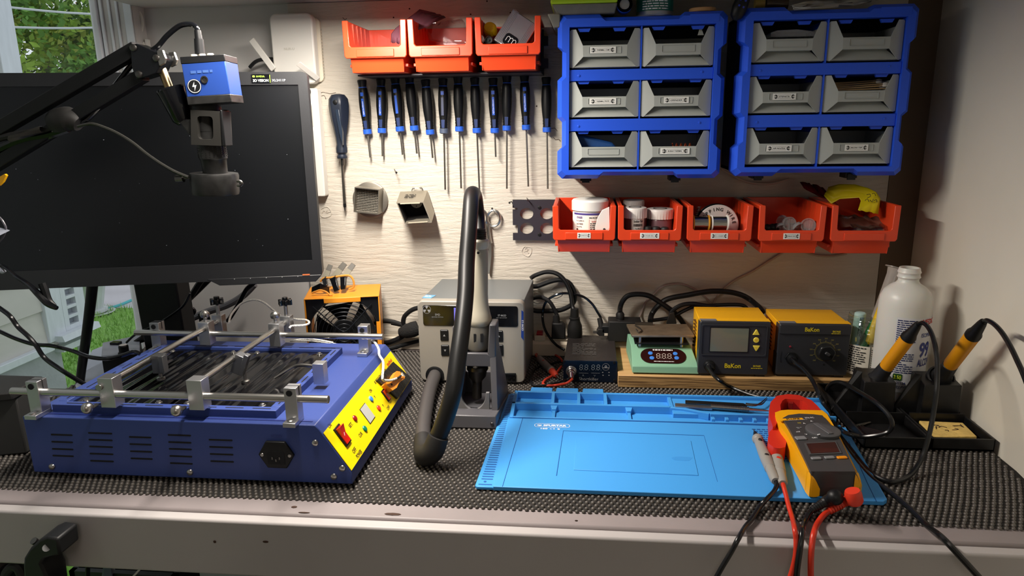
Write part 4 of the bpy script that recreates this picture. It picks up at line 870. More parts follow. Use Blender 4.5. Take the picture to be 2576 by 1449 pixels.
def drawer(par, lo, hi, word, k):
    x0_, x1_, z0_, z1_ = lo.x, hi.x, lo.z+.0006, hi.z-.0002; w = x1_-x0_; h = z1_-z0_; t_ = .002; fy = CY+.0015
    Q = lambda u, v, y=0: Vector((x0_+u*w, fy+y, z0_+(1-v)*h))
    b = MB(); yb = .115
    b.box(x0_+.004, x1_-.004, fy+.010, fy+yb, z0_, z0_+t_).box(x0_+.003, x0_+.003+t_, fy+.008, fy+yb, z0_, z1_-.008).box(x1_-.003-t_, x1_-.003, fy+.008, fy+yb, z0_, z1_-.008).box(x0_+.003, x1_-.003, fy+yb-t_, fy+yb, z0_, z1_-.008)
    lab = 'grey drawer'
    dr = obj('drawer', b, m_dr, par, bevel=.0005)
    # moulded front: two wings joined by the handle bar, over a sloping lower panel
    F = MB(); cs = .007
    for s_ in (0, 1):
        m_ = (lambda u: u) if s_ == 0 else (lambda u: 1-u)
        P_ = [Q(m_(0), .04, cs), Q(m_(.02), 0, cs-.001), Q(m_(.085), 0, cs-.003), Q(m_(.185), .42, 0), Q(m_(.19), .715, 0), Q(m_(.045), 1, cs-.0017), Q(m_(0), .98, cs)]
        c_ = Q(m_(.09), .55, .0035); n = len(P_); Bk = [p+Vector((0, .0022, 0)) for p in P_]
        F.add(P_+[c_], [(i, (i+1) % n, n) for i in range(n)]); F.add(Bk+[c_+Vector((0, .0022, 0))], [(i, (i+1) % n, n) for i in range(n)]); F.strip(P_, Bk)
    a = [Q(.185, .42), Q(.815, .42), Q(.81, .715), Q(.19, .715)]; F.strip(a, [p+Vector((0, .0022, 0)) for p in a]).add(a, [(0, 1, 2, 3)]).add([p+Vector((0, .0022, 0)) for p in a], [(0, 1, 2, 3)])
    obj('front', F, m_dr, dr, angle=18)
    L_ = MB(); a = [Q(.185, .715, .016), Q(.815, .715, .016), Q(.955, .985, .0045), Q(.045, .985, .0045)]; L_.strip(a, [p+Vector((0, .002, 0)) for p in a]).add(a, [(0, 1, 2, 3)]).add([p+Vector((0, .002, 0)) for p in a], [(0, 1, 2, 3)])
    a2 = [Q(.19, .712, .002), Q(.81, .712, .002), Q(.815, .715, .016), Q(.185, .715, .016)]; L_.add(a2, [(0, 1, 2, 3)])
    obj('lower_panel', L_, m_dr, dr, angle=20)
    # label pocket
    r0, r1 = rrect(Q(.27, 0).x, Q(.73, 0).x, Q(0, .64).z, Q(0, .46).z, .0012, 2), rrect(Q(.275, 0).x, Q(.725, 0).x, Q(0, .63).z, Q(0, .47).z, .001, 2)
    A = [Vector((p[0], fy-.0009, p[1])) for p in r0]; B = [Vector((p[0], fy-.0009, p[1])) for p in r1]; C_ = [Vector((p[0], fy+.0001, p[1])) for p in r0]; E_ = [Vector((p[0], fy+.0001, p[1])) for p in r1]
    obj('label_pocket', MB().strip(A, B).strip(A, C_).strip(B, E_), m_dr, dr)
    if word:
        s_, ww, off = word; q = Q(.5+off, .55); sticker_drawer(dr, FRONT(q.x, fy-.0012, q.z), s_, ww, .0105)
def sticker_drawer(dr, M4, text, w, h):
    """a label is a sub-part of the cabinet's drawer: paper, border and word as one printed piece each"""
    obj('label_sticker', sheet(MB(), M4, [(-w/2, -h/2), (w/2, -h/2), (w/2, h/2), (-w/2, h/2)], .0003), m_paper, dr)
    L_ = lift(M4, .0006); b = MB(); iw = w*.30; ih = h*.30; t = .0003
    P_ = rrect(-iw, iw, -ih, ih, ih*.6, 3); Q_ = rrect(-iw+t, iw-t, -ih+t, ih-t, ih*.6-t, 3)
    b.strip([L_ @ Vector((p[0], p[1], 0)) for p in P_], [L_ @ Vector((p[0], p[1], 0)) for p in Q_])
    for sg in (-1, 1):
        for k in (-1, 1):
            b.add([L_ @ Vector((sg*p[0], k*p[1], 0)) for p in ((iw*1.02, h*.02), (w*.34, h*.30), (w*.40, h*.34), (w*.37, h*.04))], [(0, 1, 2, 3)])
            b.add([L_ @ Vector((sg*p[0], k*p[1], 0)) for p in ((w*.39, h*.06), (w*.415, h*.30), (w*.43, h*.10))], [(0, 1, 2)])
    txt_mb(b, text, L_, iw*1.62, h*.24, .006, .25); obj('lettering', b, m_ink, dr)
cabinet('blue wall cabinet with six grey drawers, the one nearer the orange upper bins', -.0435, 1.2735, [('THERMAL CAM', .044, -.03), None, ('THERMAL PASTE', .046, -.02), ('GRINDER', .042, .0), None, ('RUBAN THERMAL', .050, .01)])
cabinet('blue wall cabinet with six grey drawers, the one nearer the right wall', .2610, 1.2765, [None, None, ('STENCIL', .038, -.02), None, ('AIR NOZZLE', .042, -.04), ('IRON TIP', .038, .0)])
# things seen inside drawers
def inside(u, v, y): return at(u, v, y=y)
p, q = inside(1938, 76, 1.29), inside(2050, 74, 1.29)
tag(obj('clear_case', MB().prism([(p.x, p.z-.012), (q.x, p.z-.012), (q.x, p.z-.004), (q.x-.03, p.z), (p.x+.01, p.z-.001), (p.x, p.z-.004)], 1.285, 1.32, 'y'), m_clear, bevel=.001), 'clear plastic case lying in the top left drawer of the right cabinet', 'case')
for i in range(9):
    z = 1.4215+i*.0017; a = inside(2086, 215, 1.288); t = thing('cotton_swab', ['cotton swab at the front of the swab drawer, its white bud showing', 'cotton swab lying in the pile in the swab drawer'][i > 0], 'cotton swab', (a.x+.04, 1.29, z), 0, 'cotton swabs in the drawer')
    x0_, x1_ = a.x+.002*i, inside(2236, 212, 1.288).x-.004*(i % 3); p0_ = Vector((x0_, 1.288+.004*i, z-.002)); p1_ = Vector((x1_, 1.286+.005*i, z+.003*(i % 2)))
    obj('stick', MB().cyl(p0_, p1_, .0010, n=8), mat('swab_wood', 'c9a877', .7), t)
    obj('bud', MB().ball(p1_, .0026, 10, 8, (2.2, 1, 1)), mat('cotton', 'e8e2d6', .9), t)
for n_, (u, v, w, h, col, nm, lab, ct) in enumerate(((1762, 76, .010, .012, 'b5b9b0', 'clip', 'small pale metal clip sticking up in the unlabelled top drawer of the left cabinet', 'clip'), (1720, 362, .022, .010, '7a2a18', 'copper_coil', 'dark red copper coil in the RUBAN THERMAL drawer', 'coil'))):
    p = inside(u, v, 1.295)
    if nm == 'clip': tag(obj(nm, MB().prism([(p.x-.004, p.z-.008), (p.x+.006, p.z-.008), (p.x+.001, p.z+.004), (p.x-.001, p.z+.004)], 1.294, 1.298, 'y'), mat('clip_grey', col, .5)), lab, ct)
    else: tag(obj(nm, MB().tube([p+Vector((-.02+.0016*i, .004*math.sin(i*1.3), -.004+.005*math.cos(i*1.3))) for i in range(24)], .0012, 6, 3), mat('copper_dark', 'a04a28', .4, metal=.6)), lab, ct)
p = inside(1490, 350, 1.30)
tag(obj('blue_pouch', MB().prism([(p.x-.035, p.z-.016), (p.x+.045, p.z-.016), (p.x+.035, p.z-.006), (p.x-.005, p.z+.004), (p.x-.035, p.z+.010)], 1.295, 1.33, 'y'), mat('pouch_blue', '1e4a86', .5), bevel=.004), 'blue pouch in the bottom left drawer of the left cabinet', 'pouch')
# ---- on top of the cabinets
ct = 1.2735+CH; c2 = 1.2765+CH
t = thing('tool_case', 'lime green and grey tool case standing on the left cabinet', 'tool case', tuple(at(1480, 15, y=1.33)))
zl = at(1400, 46, y=1.30).z; za = at(1480, 18, y=1.27).z; x0_, x1_ = at(1388, 20, y=1.27).x, at(1553, 18, y=1.27).x
gb = ct-.0005
obj('base', MB().hexa([(x0_+.010, 1.275, gb+.0003), (x1_-.004, 1.275, gb+.0003), (x1_-.004, 1.41, gb+.0003), (x0_+.010, 1.41, gb+.0003)], [(x0_, 1.265, gb+.016), (x1_, 1.265, gb+.016), (x1_, 1.415, gb+.016), (x0_, 1.415, gb+.016)]), mat('case_grey', '6e6c62', .6, var=(60, .1)), t, bevel=.002)
obj('foot', MB().hexa([(x0_+.012, 1.275, gb-.020), (x0_+.024, 1.275, gb-.020), (x0_+.024, 1.40, gb-.020), (x0_+.012, 1.40, gb-.020)], [(x0_+.002, 1.27, gb+.002), (x0_+.024, 1.27, gb+.002), (x0_+.024, 1.41, gb+.002), (x0_+.002, 1.41, gb+.002)]).mv(-.0095, 0, 0), _M['case_grey'], t, bevel=.002)
obj('lid', MB().box(x0_-.002, x1_, 1.262, 1.416, gb+.0163, gb+.05), mat('lime', 'b6dc20', .45), t, bevel=.003)
p = at(1571, 12, y=1.275)
t = thing('blue_tape_roll', 'blue ring of tape lying over the edge of the left cabinet', 'tape roll', (p.x, 1.275, ct))
obj('ring', MB().lathe([(.0085, 0), (.0130, 0), (.0130, .03), (.0085, .03)], (p.x, 1.270, ct+.0135), (0, 1, 0), 28, False).lathe([(.0130, 0), (.0085, 0)], (p.x, 1.270, ct+.0135), (0, 1, 0), 28, False).lathe([(.0130, .03), (.0085, .03)], (p.x, 1.270, ct+.0135), (0, 1, 0), 28, False), m_blue, t)
obj('core', MB().cyl((p.x, 1.272, ct+.0135), (p.x, 1.298, ct+.0135), .0084, n=24), mat('core_grey', '8f9190', .5), t)
p = at(1647, 10, y=1.31); rr = .0315
t = thing('green_tin', 'round tin with a dark green printed label on the left cabinet', 'tin', (p.x, 1.312, ct))
obj('tin', MB().lathe([(rr, 0), (rr+.001, .002), (rr, .004), (rr, .060), (rr+.001, .062), (rr*.9, .064)], (p.x, 1.312, ct-.0045), n=40), mat('tin_metal', 'c0c4c0', .3, metal=.9), t)
lb = wrap(t, p.x, 1.312, ct-.0045, rr, -75, 75, .0085, .055, mat('green_label', '0d5a4c', .45))
b = micro(MB(), FRONT(-.024, 0, ct+.0245), .050, .020, 5, .4, 9); bend(b, p.x, 1.312, rr); obj('small_print', b, m_inkw, lb)
p = at(1768, 6, y=1.30)
tag(obj('wooden_disc', MB().lathe([(.021, 0), (.0225, .001), (.0225, .006), (.021, .007)], (p.x, 1.30, ct+.0003), n=36), mat('wood_disc', 'b58a58', .6, bump=(60, .3))), 'round wooden disc lying on the left cabinet', 'wooden disc')
p = at(1856, 22, y=1.285)
t = thing('black_grip', 'black tool handle with blue squares hanging between the two cabinets', 'handle', (p.x, 1.285, ct-.01))
obj('handle', MB().lathe([(.004, -.026), (.010, -.020), (.0125, -.006), (.0115, .010), (.0095, .035)], (p.x+.002, 1.272, ct+.008), (.35, 0, 1), 24), m_black, t)
b = MB()
for i, (dx, dz) in enumerate(((-.006, .008), (-.001, -.004), (-.008, -.001), (.002, .006))): b.cbox((p.x+.002+dx+.003, 1.2605, ct+.006+dz), (.003, .002, .003), rotm(0, 25, 0))
obj('square_mark', b, mat('blue_mark', '2b3aa0', .4), t)
tag(obj('grey_lead', MB().tube([at(1848, 50, y=1.29), at(1842, 42, y=1.29), at(1862, 30, y=1.30), at(1880, 22, y=1.31)], .0014, 6), m_beige), 'thin pale lead between the tops of the two cabinets', 'cable')
bag('clear_film', [((1990, 16), 1.275, (2000, 24), 1.27), ((2020, 8), 1.285, (2040, 22), 1.275), ((2050, 2), 1.29, (2075, 18), 1.28), ((2090, 4), 1.30, (2110, 14), 1.285), ((2130, 0), 1.30, (2150, 10), 1.29), ((2180, -4), 1.31, (2195, 6), 1.295)], mat('grey_film', 'a9a598', .2), 'crumpled grey plastic bag lying on the right cabinet', seed=21, amp=.004)
p0, p1 = at(1905, 8, y=1.30), at(1985, 4, y=1.30)
t = thing('brown_bottle', 'small dark amber bottle lying on its side on the right cabinet', 'bottle', (p0.x, 1.31, c2))
obj('bottle', MB().cyl((p0.x+.016, 1.31, c2+.0105), (p1.x, 1.31, c2+.0105), .0105, n=24), mat('brown_glass', '3d2c16', .15), t)
obj('cap', MB().cyl((p0.x-.002, 1.31, c2+.0105), (p0.x+.014, 1.31, c2+.0105), .0080, n=20), mat('ochre_cap', '9a8338', .4), t)
# pale cable drooping under the right cabinet and onto the wall
tag(obj('pale_cable', MB().tube([at(u, v, y=1.415) for u, v in ((1815, 425), (1850, 445), (1890, 460), (1940, 462), (1985, 450))], .0022, 8), mat('pale_cord', 'b8a89c', .5)), 'pale cord looping just below the right cabinet', 'cable', 'pale cords on the wall')
# ================================================================== MONITOR AND ITS STAND
m_bez = mat('bezel_charcoal', '1c1d20', .45, bump=(400, .04)); m_scr = mat('screen_dark', '080a0d', .34, spec=.4)
A = Vector((-.4410, 1.140, 0)); ang = math.atan2(.105, .441); LEN = .530; MZ0, MZ1 = 1.1195, 1.4575
xd = Vector((-math.cos(ang), -math.sin(ang), 0)); nd = Vector((math.sin(ang), -math.cos(ang), 0))   # along to the left, outwards to the viewer
tl_ = at(770, 165, y=1.14); br_ = at(805, 680, y=1.14)
t = thing('computer_monitor', 'wide black computer monitor switched off at the left in front of the window', 'monitor', tuple(A+xd*LEN/2+Vector((0, 0, MZ0))))
MF = frame(tuple(A+Vector((0, 0, MZ0))), -xd, (0, 0, 1))     # x to the right (from the right edge leftwards is negative), y up, z to viewer
ro = rrect(-LEN, 0, 0, MZ1-MZ0, .010, 4); H_ = MZ1-MZ0
def loop(x0, x1, y0, y1, r_, z): return [MF @ Vector((p[0], p[1], z)) for p in rrect(x0, x1, y0, y1, r_, 4)]
o0 = loop(-LEN, 0, 0, H_, .009, 0); o1 = loop(-LEN, 0, 0, H_, .009, -.022); i0 = loop(-LEN+.014, -.0150, .030, H_-.020, .001, 0); i1 = loop(-LEN+.014, -.0150, .030, H_-.020, .001, -.003)
obj('bezel', MB().strip(o0, i0).strip(i0, i1).strip(o0, o1).add(o1, [tuple(range(len(o1)))]), m_bez, t, bevel=.0015)
obj('screen', MB().add([MF @ Vector(p) for p in ((-LEN+.013, .029, -.0026), (-.0145, .029, -.0026), (-.0145, H_-.0195, -.0026), (-LEN+.013, H_-.0195, -.0026))], [(0, 1, 2, 3)]), m_scr, t)
lipw = .170
obj('button_lip', MB().prism([(-lipw, 0), (-.012, 0), (-.002, .010), (-.002, .012), (-lipw-.020, .012)], -.020, .0008, 'z').mv(0, -.0075, 0).xf(MF), m_bez, t, bevel=.002)
b = MB()
for i in range(5): b.cyl(MF @ Vector((-.145+i*.026, .003, .0006)), MF @ Vector((-.145+i*.026, .003, .0013)), .0008, n=8)
obj('button_mark', b, m_inkg, t)
obj('power_light', MB().box(-.033, -.021, .0045, .0065, .0006, .0012).xf(MF), mat('amber_light', 'c86a3c', .5), t)
obj('hinge_back', MB().box(-.40, -.14, .08, .26, -.05, -.022).xf(MF), m_bez, t, bevel=.01)
st = obj('sticker', MB().prism(rrect(-.0865, -.0565, H_-.0175, -.0035+H_, .001, 2), .0004, .0008, 'z').xf(MF), m_blackg, t)
LF = lift(MF, .0011)
obj('lettering', txt_mb(MB(), '3D VISION', LF @ Matrix.Translation((-.0722, H_-.0133, 0)), .024, .0042, .03), mat('pale_print', 'cfd8cc', .5), st)
obj('lettering', txt_mb(MB(), 'NVIDIA', LF @ Matrix.Translation((-.072, H_-.0070, 0)), .013, .0028, .02), mat('green_print', '8fc43a', .5), st)
obj('emblem', MB().prism(rrect(-.0845, -.0805, H_-.0085, H_-.0055, .0012, 3), .0009, .0011, 'z').xf(MF), _M['green_print'], st)
obj('side_stripe', MB().box(-.0582, -.0572, H_-.0165, H_-.0045, .0009, .0011).xf(MF), _M['green_print'], st)
obj('lettering', txt_mb(MB(), 'XL2411P', LF @ Matrix.Translation((-.0445, H_-.0130, -.0003)), .021, .0036, .01), mat('model_print', 'a8acb2', .5), t)
b = MB(); rg = random.Random(4)
for i in range(26): 
    c = MF @ Vector((-rg.uniform(.02, .5)**1, rg.uniform(.04, H_-.03), -.0024)); b.cyl(c, c-MF.col[2].xyz*(-.0002), rg.uniform(.0003, .0008), n=6)
obj('dust_speck', b, mat('dust', '7a7f88', .8), t)
# stand column and base
cx = at(410, 780, y=1.235).x
t2 = t
obj('stand_column', MB().hexa([(cx-.032, 1.215, BZ+.012), (cx+.052, 1.215, BZ+.012), (cx+.050, 1.262, BZ+.012), (cx-.030, 1.262, BZ+.012)], [(cx-.037, 1.200, 1.24), (cx+.050, 1.200, 1.24), (cx+.050, 1.245, 1.24), (cx-.037, 1.245, 1.24)]), m_black, t, bevel=.003)
obj('stand_base', MB().prism(rrect(cx-.070, cx+.085, 1.19, 1.34, .02, 5), BZ+.0025, BZ+.014, 'z'), m_black, t, bevel=.002)
obj('stand_neck', MB().box(cx-.04, cx+.03, 1.15, 1.22, 1.24, 1.32), m_black, t)
# ---- grey plate and light controller behind the preheater
t = thing('ring_light_controller', 'small pale grey box with a black knob and black front behind the preheater', 'controller', tuple(at(300, 930, z=BZ)))
m_lg = mat('pale_grey_metal', 'a3a8b6', .4)
zt = .965; q = [at(255, 895, z=zt), at(352, 888, z=zt), at(352, 842, z=zt), at(258, 862, z=zt)]
bt = [Vector((p.x, p.y, BZ+.003)) for p in q]
obj('case', MB().hexa(bt, [p-Vector((0, 0, .002)) for p in q]), m_black, t)
obj('lid', MB().hexa([p-Vector((0, 0, .002)) for p in q], q), m_lg, t, bevel=.001)
k = at(313, 890, z=zt); obj('knob', MB().lathe([(.0105, .001), (.0105, .004), (.0085, .006), (.0085, .016), (.007, .018)], (k.x, k.y, zt-.001), n=24), m_black, t)
obj('knob_cap', MB().lathe([(.0065, 0), (.0065, .0006)], (k.x, k.y, zt+.0170), n=24), m_white, t)
k2 = at(292, 866, z=zt); obj('rocker_switch', MB().cbox((k2.x, k2.y, zt+.002), (.018, .012, .006)), m_blackg, t, bevel=.001)
ps = [at(u, v, z=BZ+.006) for u, v in ((190, 972), (232, 884), (262, 872), (300, 915), (300, 985), (200, 1005))]
tag(obj('grey_plate', MB().prism([(p.x, p.y) for p in ps], BZ+.0028, BZ+.009, 'z'), m_lg, bevel=.001), 'pale grey metal plate lying at the left end of the bench behind the preheater', 'plate')
# ================================================================== MICROSCOPE CAMERA ON ITS BOOM
m_cb = mat('camera_blue', '2a4a9a', .35, metal=.4); m_wb = mat('worn_black', '1c1c1c', .38, var=(90, .5))
YC = .87
t = thing('microscope_camera', 'blue and black microscope camera hanging from the boom above the preheater', 'camera', tuple(at(520, 300, y=YC)))
def cp(u, v, y=YC): return at(u, v, y=y)
c_tl, c_tr, c_br = cp(440, 140), cp(541, 140), cp(548, 262)
# cube camera turned so its right side shows
ctop = cp(492, 140); rz_ = -14; ww = .0535; dd = .050
def cam_box(z0, z1, cx_, cy_, w, d): 
    b = MB().box(-w/2, w/2, -d/2, d/2, z0, z1); b.rot(0, 0, 8); return b.mv(cx_, cy_, 0)
cx0 = cp(503, 140).x+.001; cy0 = YC+.020; zt0, zb0 = cp(490, 141).z, cp(498, 262).z
tilt = lambda b: b.rot(0, -3.2, 0, (cx0, cy0, zt0))
hh = zt0-zb0
obj('body', tilt(cam_box(zb0+.0095, zt0-.008, cx0, cy0, ww, .046)), m_cb, t, bevel=.0008)
obj('cap', tilt(cam_box(zt0-.0085, zt0, cx0, cy0, ww+.001, .047)), m_black, t, bevel=.0008)
obj('base', tilt(cam_box(zb0, zb0+.0100, cx0, cy0, ww+.001, .047)), m_wb, t, bevel=.0008)
def cface(u_, z, dx=0.0003):   # point on the turned front face; u_ from left -.5 to .5
    return Matrix.Translation((cx0, cy0, 0)) @ Matrix.Rotation(R(8), 4, 'Z') @ Vector((u_*ww, -.023-dx, z))
CFM = lambda u_, z, dx=.0006: (lambda o, x: frame(tuple(o), tuple(x), (0, 0, 1)))(cface(u_, z, dx), Vector((math.cos(R(8)), math.sin(R(8)), 0)))
eb = MB().lathe([(.0086, 0), (.0086, .0004)], (0, 0, 0), (0, 0, 1), 28).xf(CFM(-.28, zt0-.0355)); e = obj('round_badge', tilt(eb), m_black, t)
rg_ = MB().lathe([(.0082, .0006), (.0073, .0006)], (0, 0, 0), (0, 0, 1), 28, False).xf(CFM(-.28, zt0-.0355)); rg_.add([CFM(-.28, zt0-.0355, .0012) @ Vector(p) for p in ((.0008, .006, 0), (-.0028, -.0008, 0), (-.0002, -.0008, 0))], [(0, 1, 2)]).add([CFM(-.28, zt0-.0355, .0012) @ Vector(p) for p in ((.0002, .0010, 0), (.0028, .0012, 0), (-.0006, -.0062, 0))], [(0, 1, 2)])
obj('emblem', tilt(rg_), mat('silver_print', 'aeb2b5', .4), e)
sk = obj('socket', tilt(MB().lathe([(.0045, 0), (.0045, .0010), (.0030, .0010), (.0028, -.002)], (0, 0, 0), (0, 0, 1), 20).xf(CFM(-.03, zt0-.0285))), m_dsteel, t)
obj('lettering', tilt(micro(MB(), CFM(-.32, zt0-.0165), .030, .004, 1, .8, 3)), mat('blue_print', '3a568f', .4), t)
b = MB()
for u in (-.26, -.06, .12): b.lathe([(.0042, 0), (.0042, .0024), (.0035, .003)], Matrix.Translation((cx0, cy0, 0)) @ Matrix.Rotation(R(8), 4, 'Z') @ Vector((u*ww, -.012, zt0)), n=14)
for i in range(3):
    bb = MB().lathe([(.0040, 0), (.0040, .0024), (.0033, .003)], Matrix.Translation((cx0, cy0, 0)) @ Matrix.Rotation(R(8), 4, 'Z') @ Vector(((-.26+.19*i)*ww, -.012, zt0)), n=14); obj('button', tilt(bb), m_beige, t)
# neck, lens barrel, holder and ring
ax = (cp(545, 440)-cp(512, 262)).normalized(); n0 = cp(516, 262, YC+.02); ax = (cp(543, 440, YC+.02)-n0).normalized()
def bar(a, b_, *prof, n=28): 
    return MB().lathe([(r_, a+(b_-a)*f) for r_, f in prof], n0, ax, n)
obj('lens_barrel', bar(0, .034, (.018, 0), (.019, .1), (.019, .25), (.0155, .3), (.0155, 1)), m_wb, t)
Lr = (cp(543, 440, YC+.02)-n0).length
obj('zoom_ring', bar(.034, Lr, (.0152, 0), (.0152, .28), (.0172, .30), (.0176, .34), (.0176, .62), (.0160, .66), (.0152, 1)), m_wb, t)
b = MB()
for i in range(22):
    a = 2*math.pi*i/22; u_, w_, d_ = basis(ax); 
    for h in range(5):
        p = n0+ax*(.034+(Lr-.034)*(.37+.05*h))+(u_*math.cos(a)+w_*math.sin(a))*.0172; b.cbox(p, (.0015, .0015, .0015))
obj('knurl', b, m_wb, t)
# clamp frame with a window
hb = [cp(487, 278, YC), cp(552, 282, YC), cp(558, 368, YC), cp(484, 366, YC)]
def inplane(pts, y=YC): return [cp(u, v, y) for u, v in pts]
out_ = inplane([(480, 300), (484, 276), (548, 282), (554, 300), (556, 366), (486, 364), (478, 330)]); 
ox, on = [(480, 276), (552, 280), (556, 367), (482, 364)], 0
o_ = inplane(ox); i_ = inplane([(496, 292), (536, 293), (538, 351), (499, 350)])
def sub(L_, k=6): return [L_[j].lerp(L_[(j+1) % 4], f/k) for j in range(4) for f in range(k)]
so, si = sub(o_), sub(i_); ci = sum(i_, Vector())/4; si = [ci+(p-ci)*(1 if True else 1) for p in si]
for idx in range(0, 24, 6): si[idx] = ci+(si[idx]-ci)*.90
D1 = Vector((0, .030, 0)); D0 = Vector((0, -.001, 0))
obj('holder_frame', MB().strip([p+D0 for p in so], [p+D0 for p in si]).strip([p+D0 for p in si], [p+D1 for p in si]).strip([p+D0 for p in so], [p+D1 for p in so]).strip([p+D1 for p in so], [p+D1 for p in si]), mat('holder_grey', '282725', .42), t, bevel=.001)
obj('holder_wing', MB().prism([(cp(552, 275).x, cp(552, 275).z), (cp(558, 275).x, cp(558, 278).z), (cp(567, 368).x, cp(567, 368).z), (cp(558, 368).x, cp(558, 368).z)], YC, YC+.02, 'y'), m_black, t, bevel=.001)
so_ = [(cp(u, v).x, cp(u, v).z) for u, v in ((440, 300), (486, 300), (486, 352), (470, 340))]
obj('socket_arm', MB().prism(so_, YC+.004, YC+.024, 'y'), m_wb, t, bevel=.002)
p0, p1 = cp(428, 222, YC+.012), cp(461, 300, YC+.014)
obj('ball_socket', MB().lathe([(.0165, 0), (.0175, .002), (.0165, .006), (.0130, (p1-p0).length), (.008, (p1-p0).length+.006)], p0, p1-p0, 24), m_blackg, t)
p0, p1 = cp(404, 165, YC+.012), cp(426, 222, YC+.012)
obj('pin', MB().cyl(p0, p1, .0055, n=16), mat('brass_pin', 'a8906a', .25, metal=1), t)
# bottom ring light
rc = cp(541, 466, YC+.018); rz0, rz1 = cp(541, 492).z, cp(541, 438).z
obj('ring_light', MB().lathe([(.0290, rz0), (.0300, rz0+.003), (.0300, rz1-.012), (.0305, rz1-.003), (.0295, rz1), (.018, rz1)], (rc.x, rc.y, 0), (0, 0, 1), 40).rot(0, 2, 0, rc), m_wb, t)
obj('thumb_screw', MB().cyl(cp(444, 450), cp(462, 449), .0048, n=18).cyl(cp(460, 449), cp(478, 446), .0018, n=10), m_dsteel, t)
obj('thumb_screw', MB().tube([cp(596, 456), cp(604, 456), cp(609, 462), cp(604, 467), cp(597, 466)], .0018, 8), m_dsteel, t)
obj('plug', MB().cyl(cp(503, 136, YC+.012), cp(500, 98, YC+.012), .0062, .0056, 16).cyl(cp(500, 99, YC+.012), cp(497, 76, YC+.012), .0046, .0040, 16), m_black, t)
tag(obj('camera_cable', MB().tube([cp(u, v, YC+.012) for u, v in ((497, 80), (492, 66), (475, 61), (450, 66), (420, 90), (395, 118), (360, 140), (330, 165), (290, 215), (255, 262), (225, 295), (205, 308))], .0032, 10), m_blackg), 'black cable arching from the top of the blue camera along the boom', 'cable')
tag(obj('ring_light_cable', MB().tube([cp(u, v, YC-.004) for u, v in ((196, 318), (230, 312), (265, 322), (300, 338), (335, 360), (370, 388), (405, 412), (440, 432), (474, 446))], .0022, 8), mat('cable_shiny', '2c2c2a', .15)), 'thin shiny black lead sagging from the boom to the ring of the blue camera', 'cable')
# boom
t = thing('boom_arm', 'black two bar spring boom arm reaching in from the left', 'boom arm', tuple(cp(0, 400)))
def flatbar(pa, pb, w, y0, y1):
    p, q = cp(*pa, y0), cp(*pb, y0); d = (q-p).normalized(); s_ = Vector((-d.z, 0, d.x))*w/2
    return MB().prism([(v.x, v.z) for v in (p-s_, q-s_, q+s_, p+s_)], y0, y1, 'y')
obj('upper_bar', flatbar((-160, 412), (338, 120), .0165, YC, YC+.016), m_black, t, bevel=.001)
obj('lower_bar', flatbar((-160, 500), (352, 188), .0150, YC+.003, YC+.019), m_black, t, bevel=.001)
obj('end_bracket', MB().prism([(cp(u, v).x, cp(u, v).z) for u, v in ((330, 112), (345, 110), (408, 136), (412, 150), (395, 185), (345, 200), (333, 168))], YC-.002, YC+.022, 'y'), m_blackg, t, bevel=.001)
for u, v in ((336, 120), (394, 146), (350, 187)): obj('bolt', MB().lathe([(.0045, 0), (.0042, .002), (.0025, .003)], cp(u, v, YC-.002), (0, -1, 0), 16), m_dsteel, t)
obj('clevis', MB().prism([(cp(u, v).x, cp(u, v).z) for u, v in ((398, 128), (412, 126), (420, 148), (416, 160), (404, 166), (400, 150))], YC-.003, YC+.001, 'y').prism([(cp(u, v).x, cp(u, v).z) for u, v in ((398, 128), (412, 126), (420, 148), (416, 160), (404, 166), (400, 150))], YC+.022, YC+.026, 'y'), m_steel, t, bevel=.0006)
obj('fabric_wrap', MB().tube([cp(134, 312, YC+.008), cp(150, 305, YC+.008), cp(175, 300, YC+.008), cp(200, 312, YC+.008)], [.013, .0165, .016, .010], 12, 4), m_rub, t)
for j, (l, r_) in enumerate(((((-100, 380), (0, 348), (60, 336), (100, 330), (140, 318)), .0045), (((-100, 430), (0, 375), (60, 350), (120, 338), (170, 322)), .006), (((-100, 470), (0, 414), (50, 385), (110, 352), (150, 330)), .0035), (((-100, 450), (0, 392), (40, 370), (90, 345), (135, 325)), .0055))):
    obj('bundled_cable', MB().tube([cp(u, v, YC+.004+.003*j) for u, v in l], r_, 8), m_blackg if j % 2 else m_rub, t)
sp_ = []; p, q = cp(25, 350, YC-.004), cp(105, 325, YC-.004)
for i in range(240): f = i/239; a = f*40*2*math.pi; sp_.append(p.lerp(q, f)+Vector((0, math.cos(a)*.004, math.sin(a)*.004)))
obj('spring', MB().tube(sp_, .0007, 5, 1), m_dsteel, t)
t = tag(obj('yellow_tab', MB().prism([(cp(u, v).x, cp(u, v).z) for u, v in ((-6, 446), (8, 438), (12, 442), (4, 458), (-6, 468))], YC+.002, YC+.006, 'y'), m_yel), 'yellow cable tag below the boom at the left edge of the photo', 'tag')
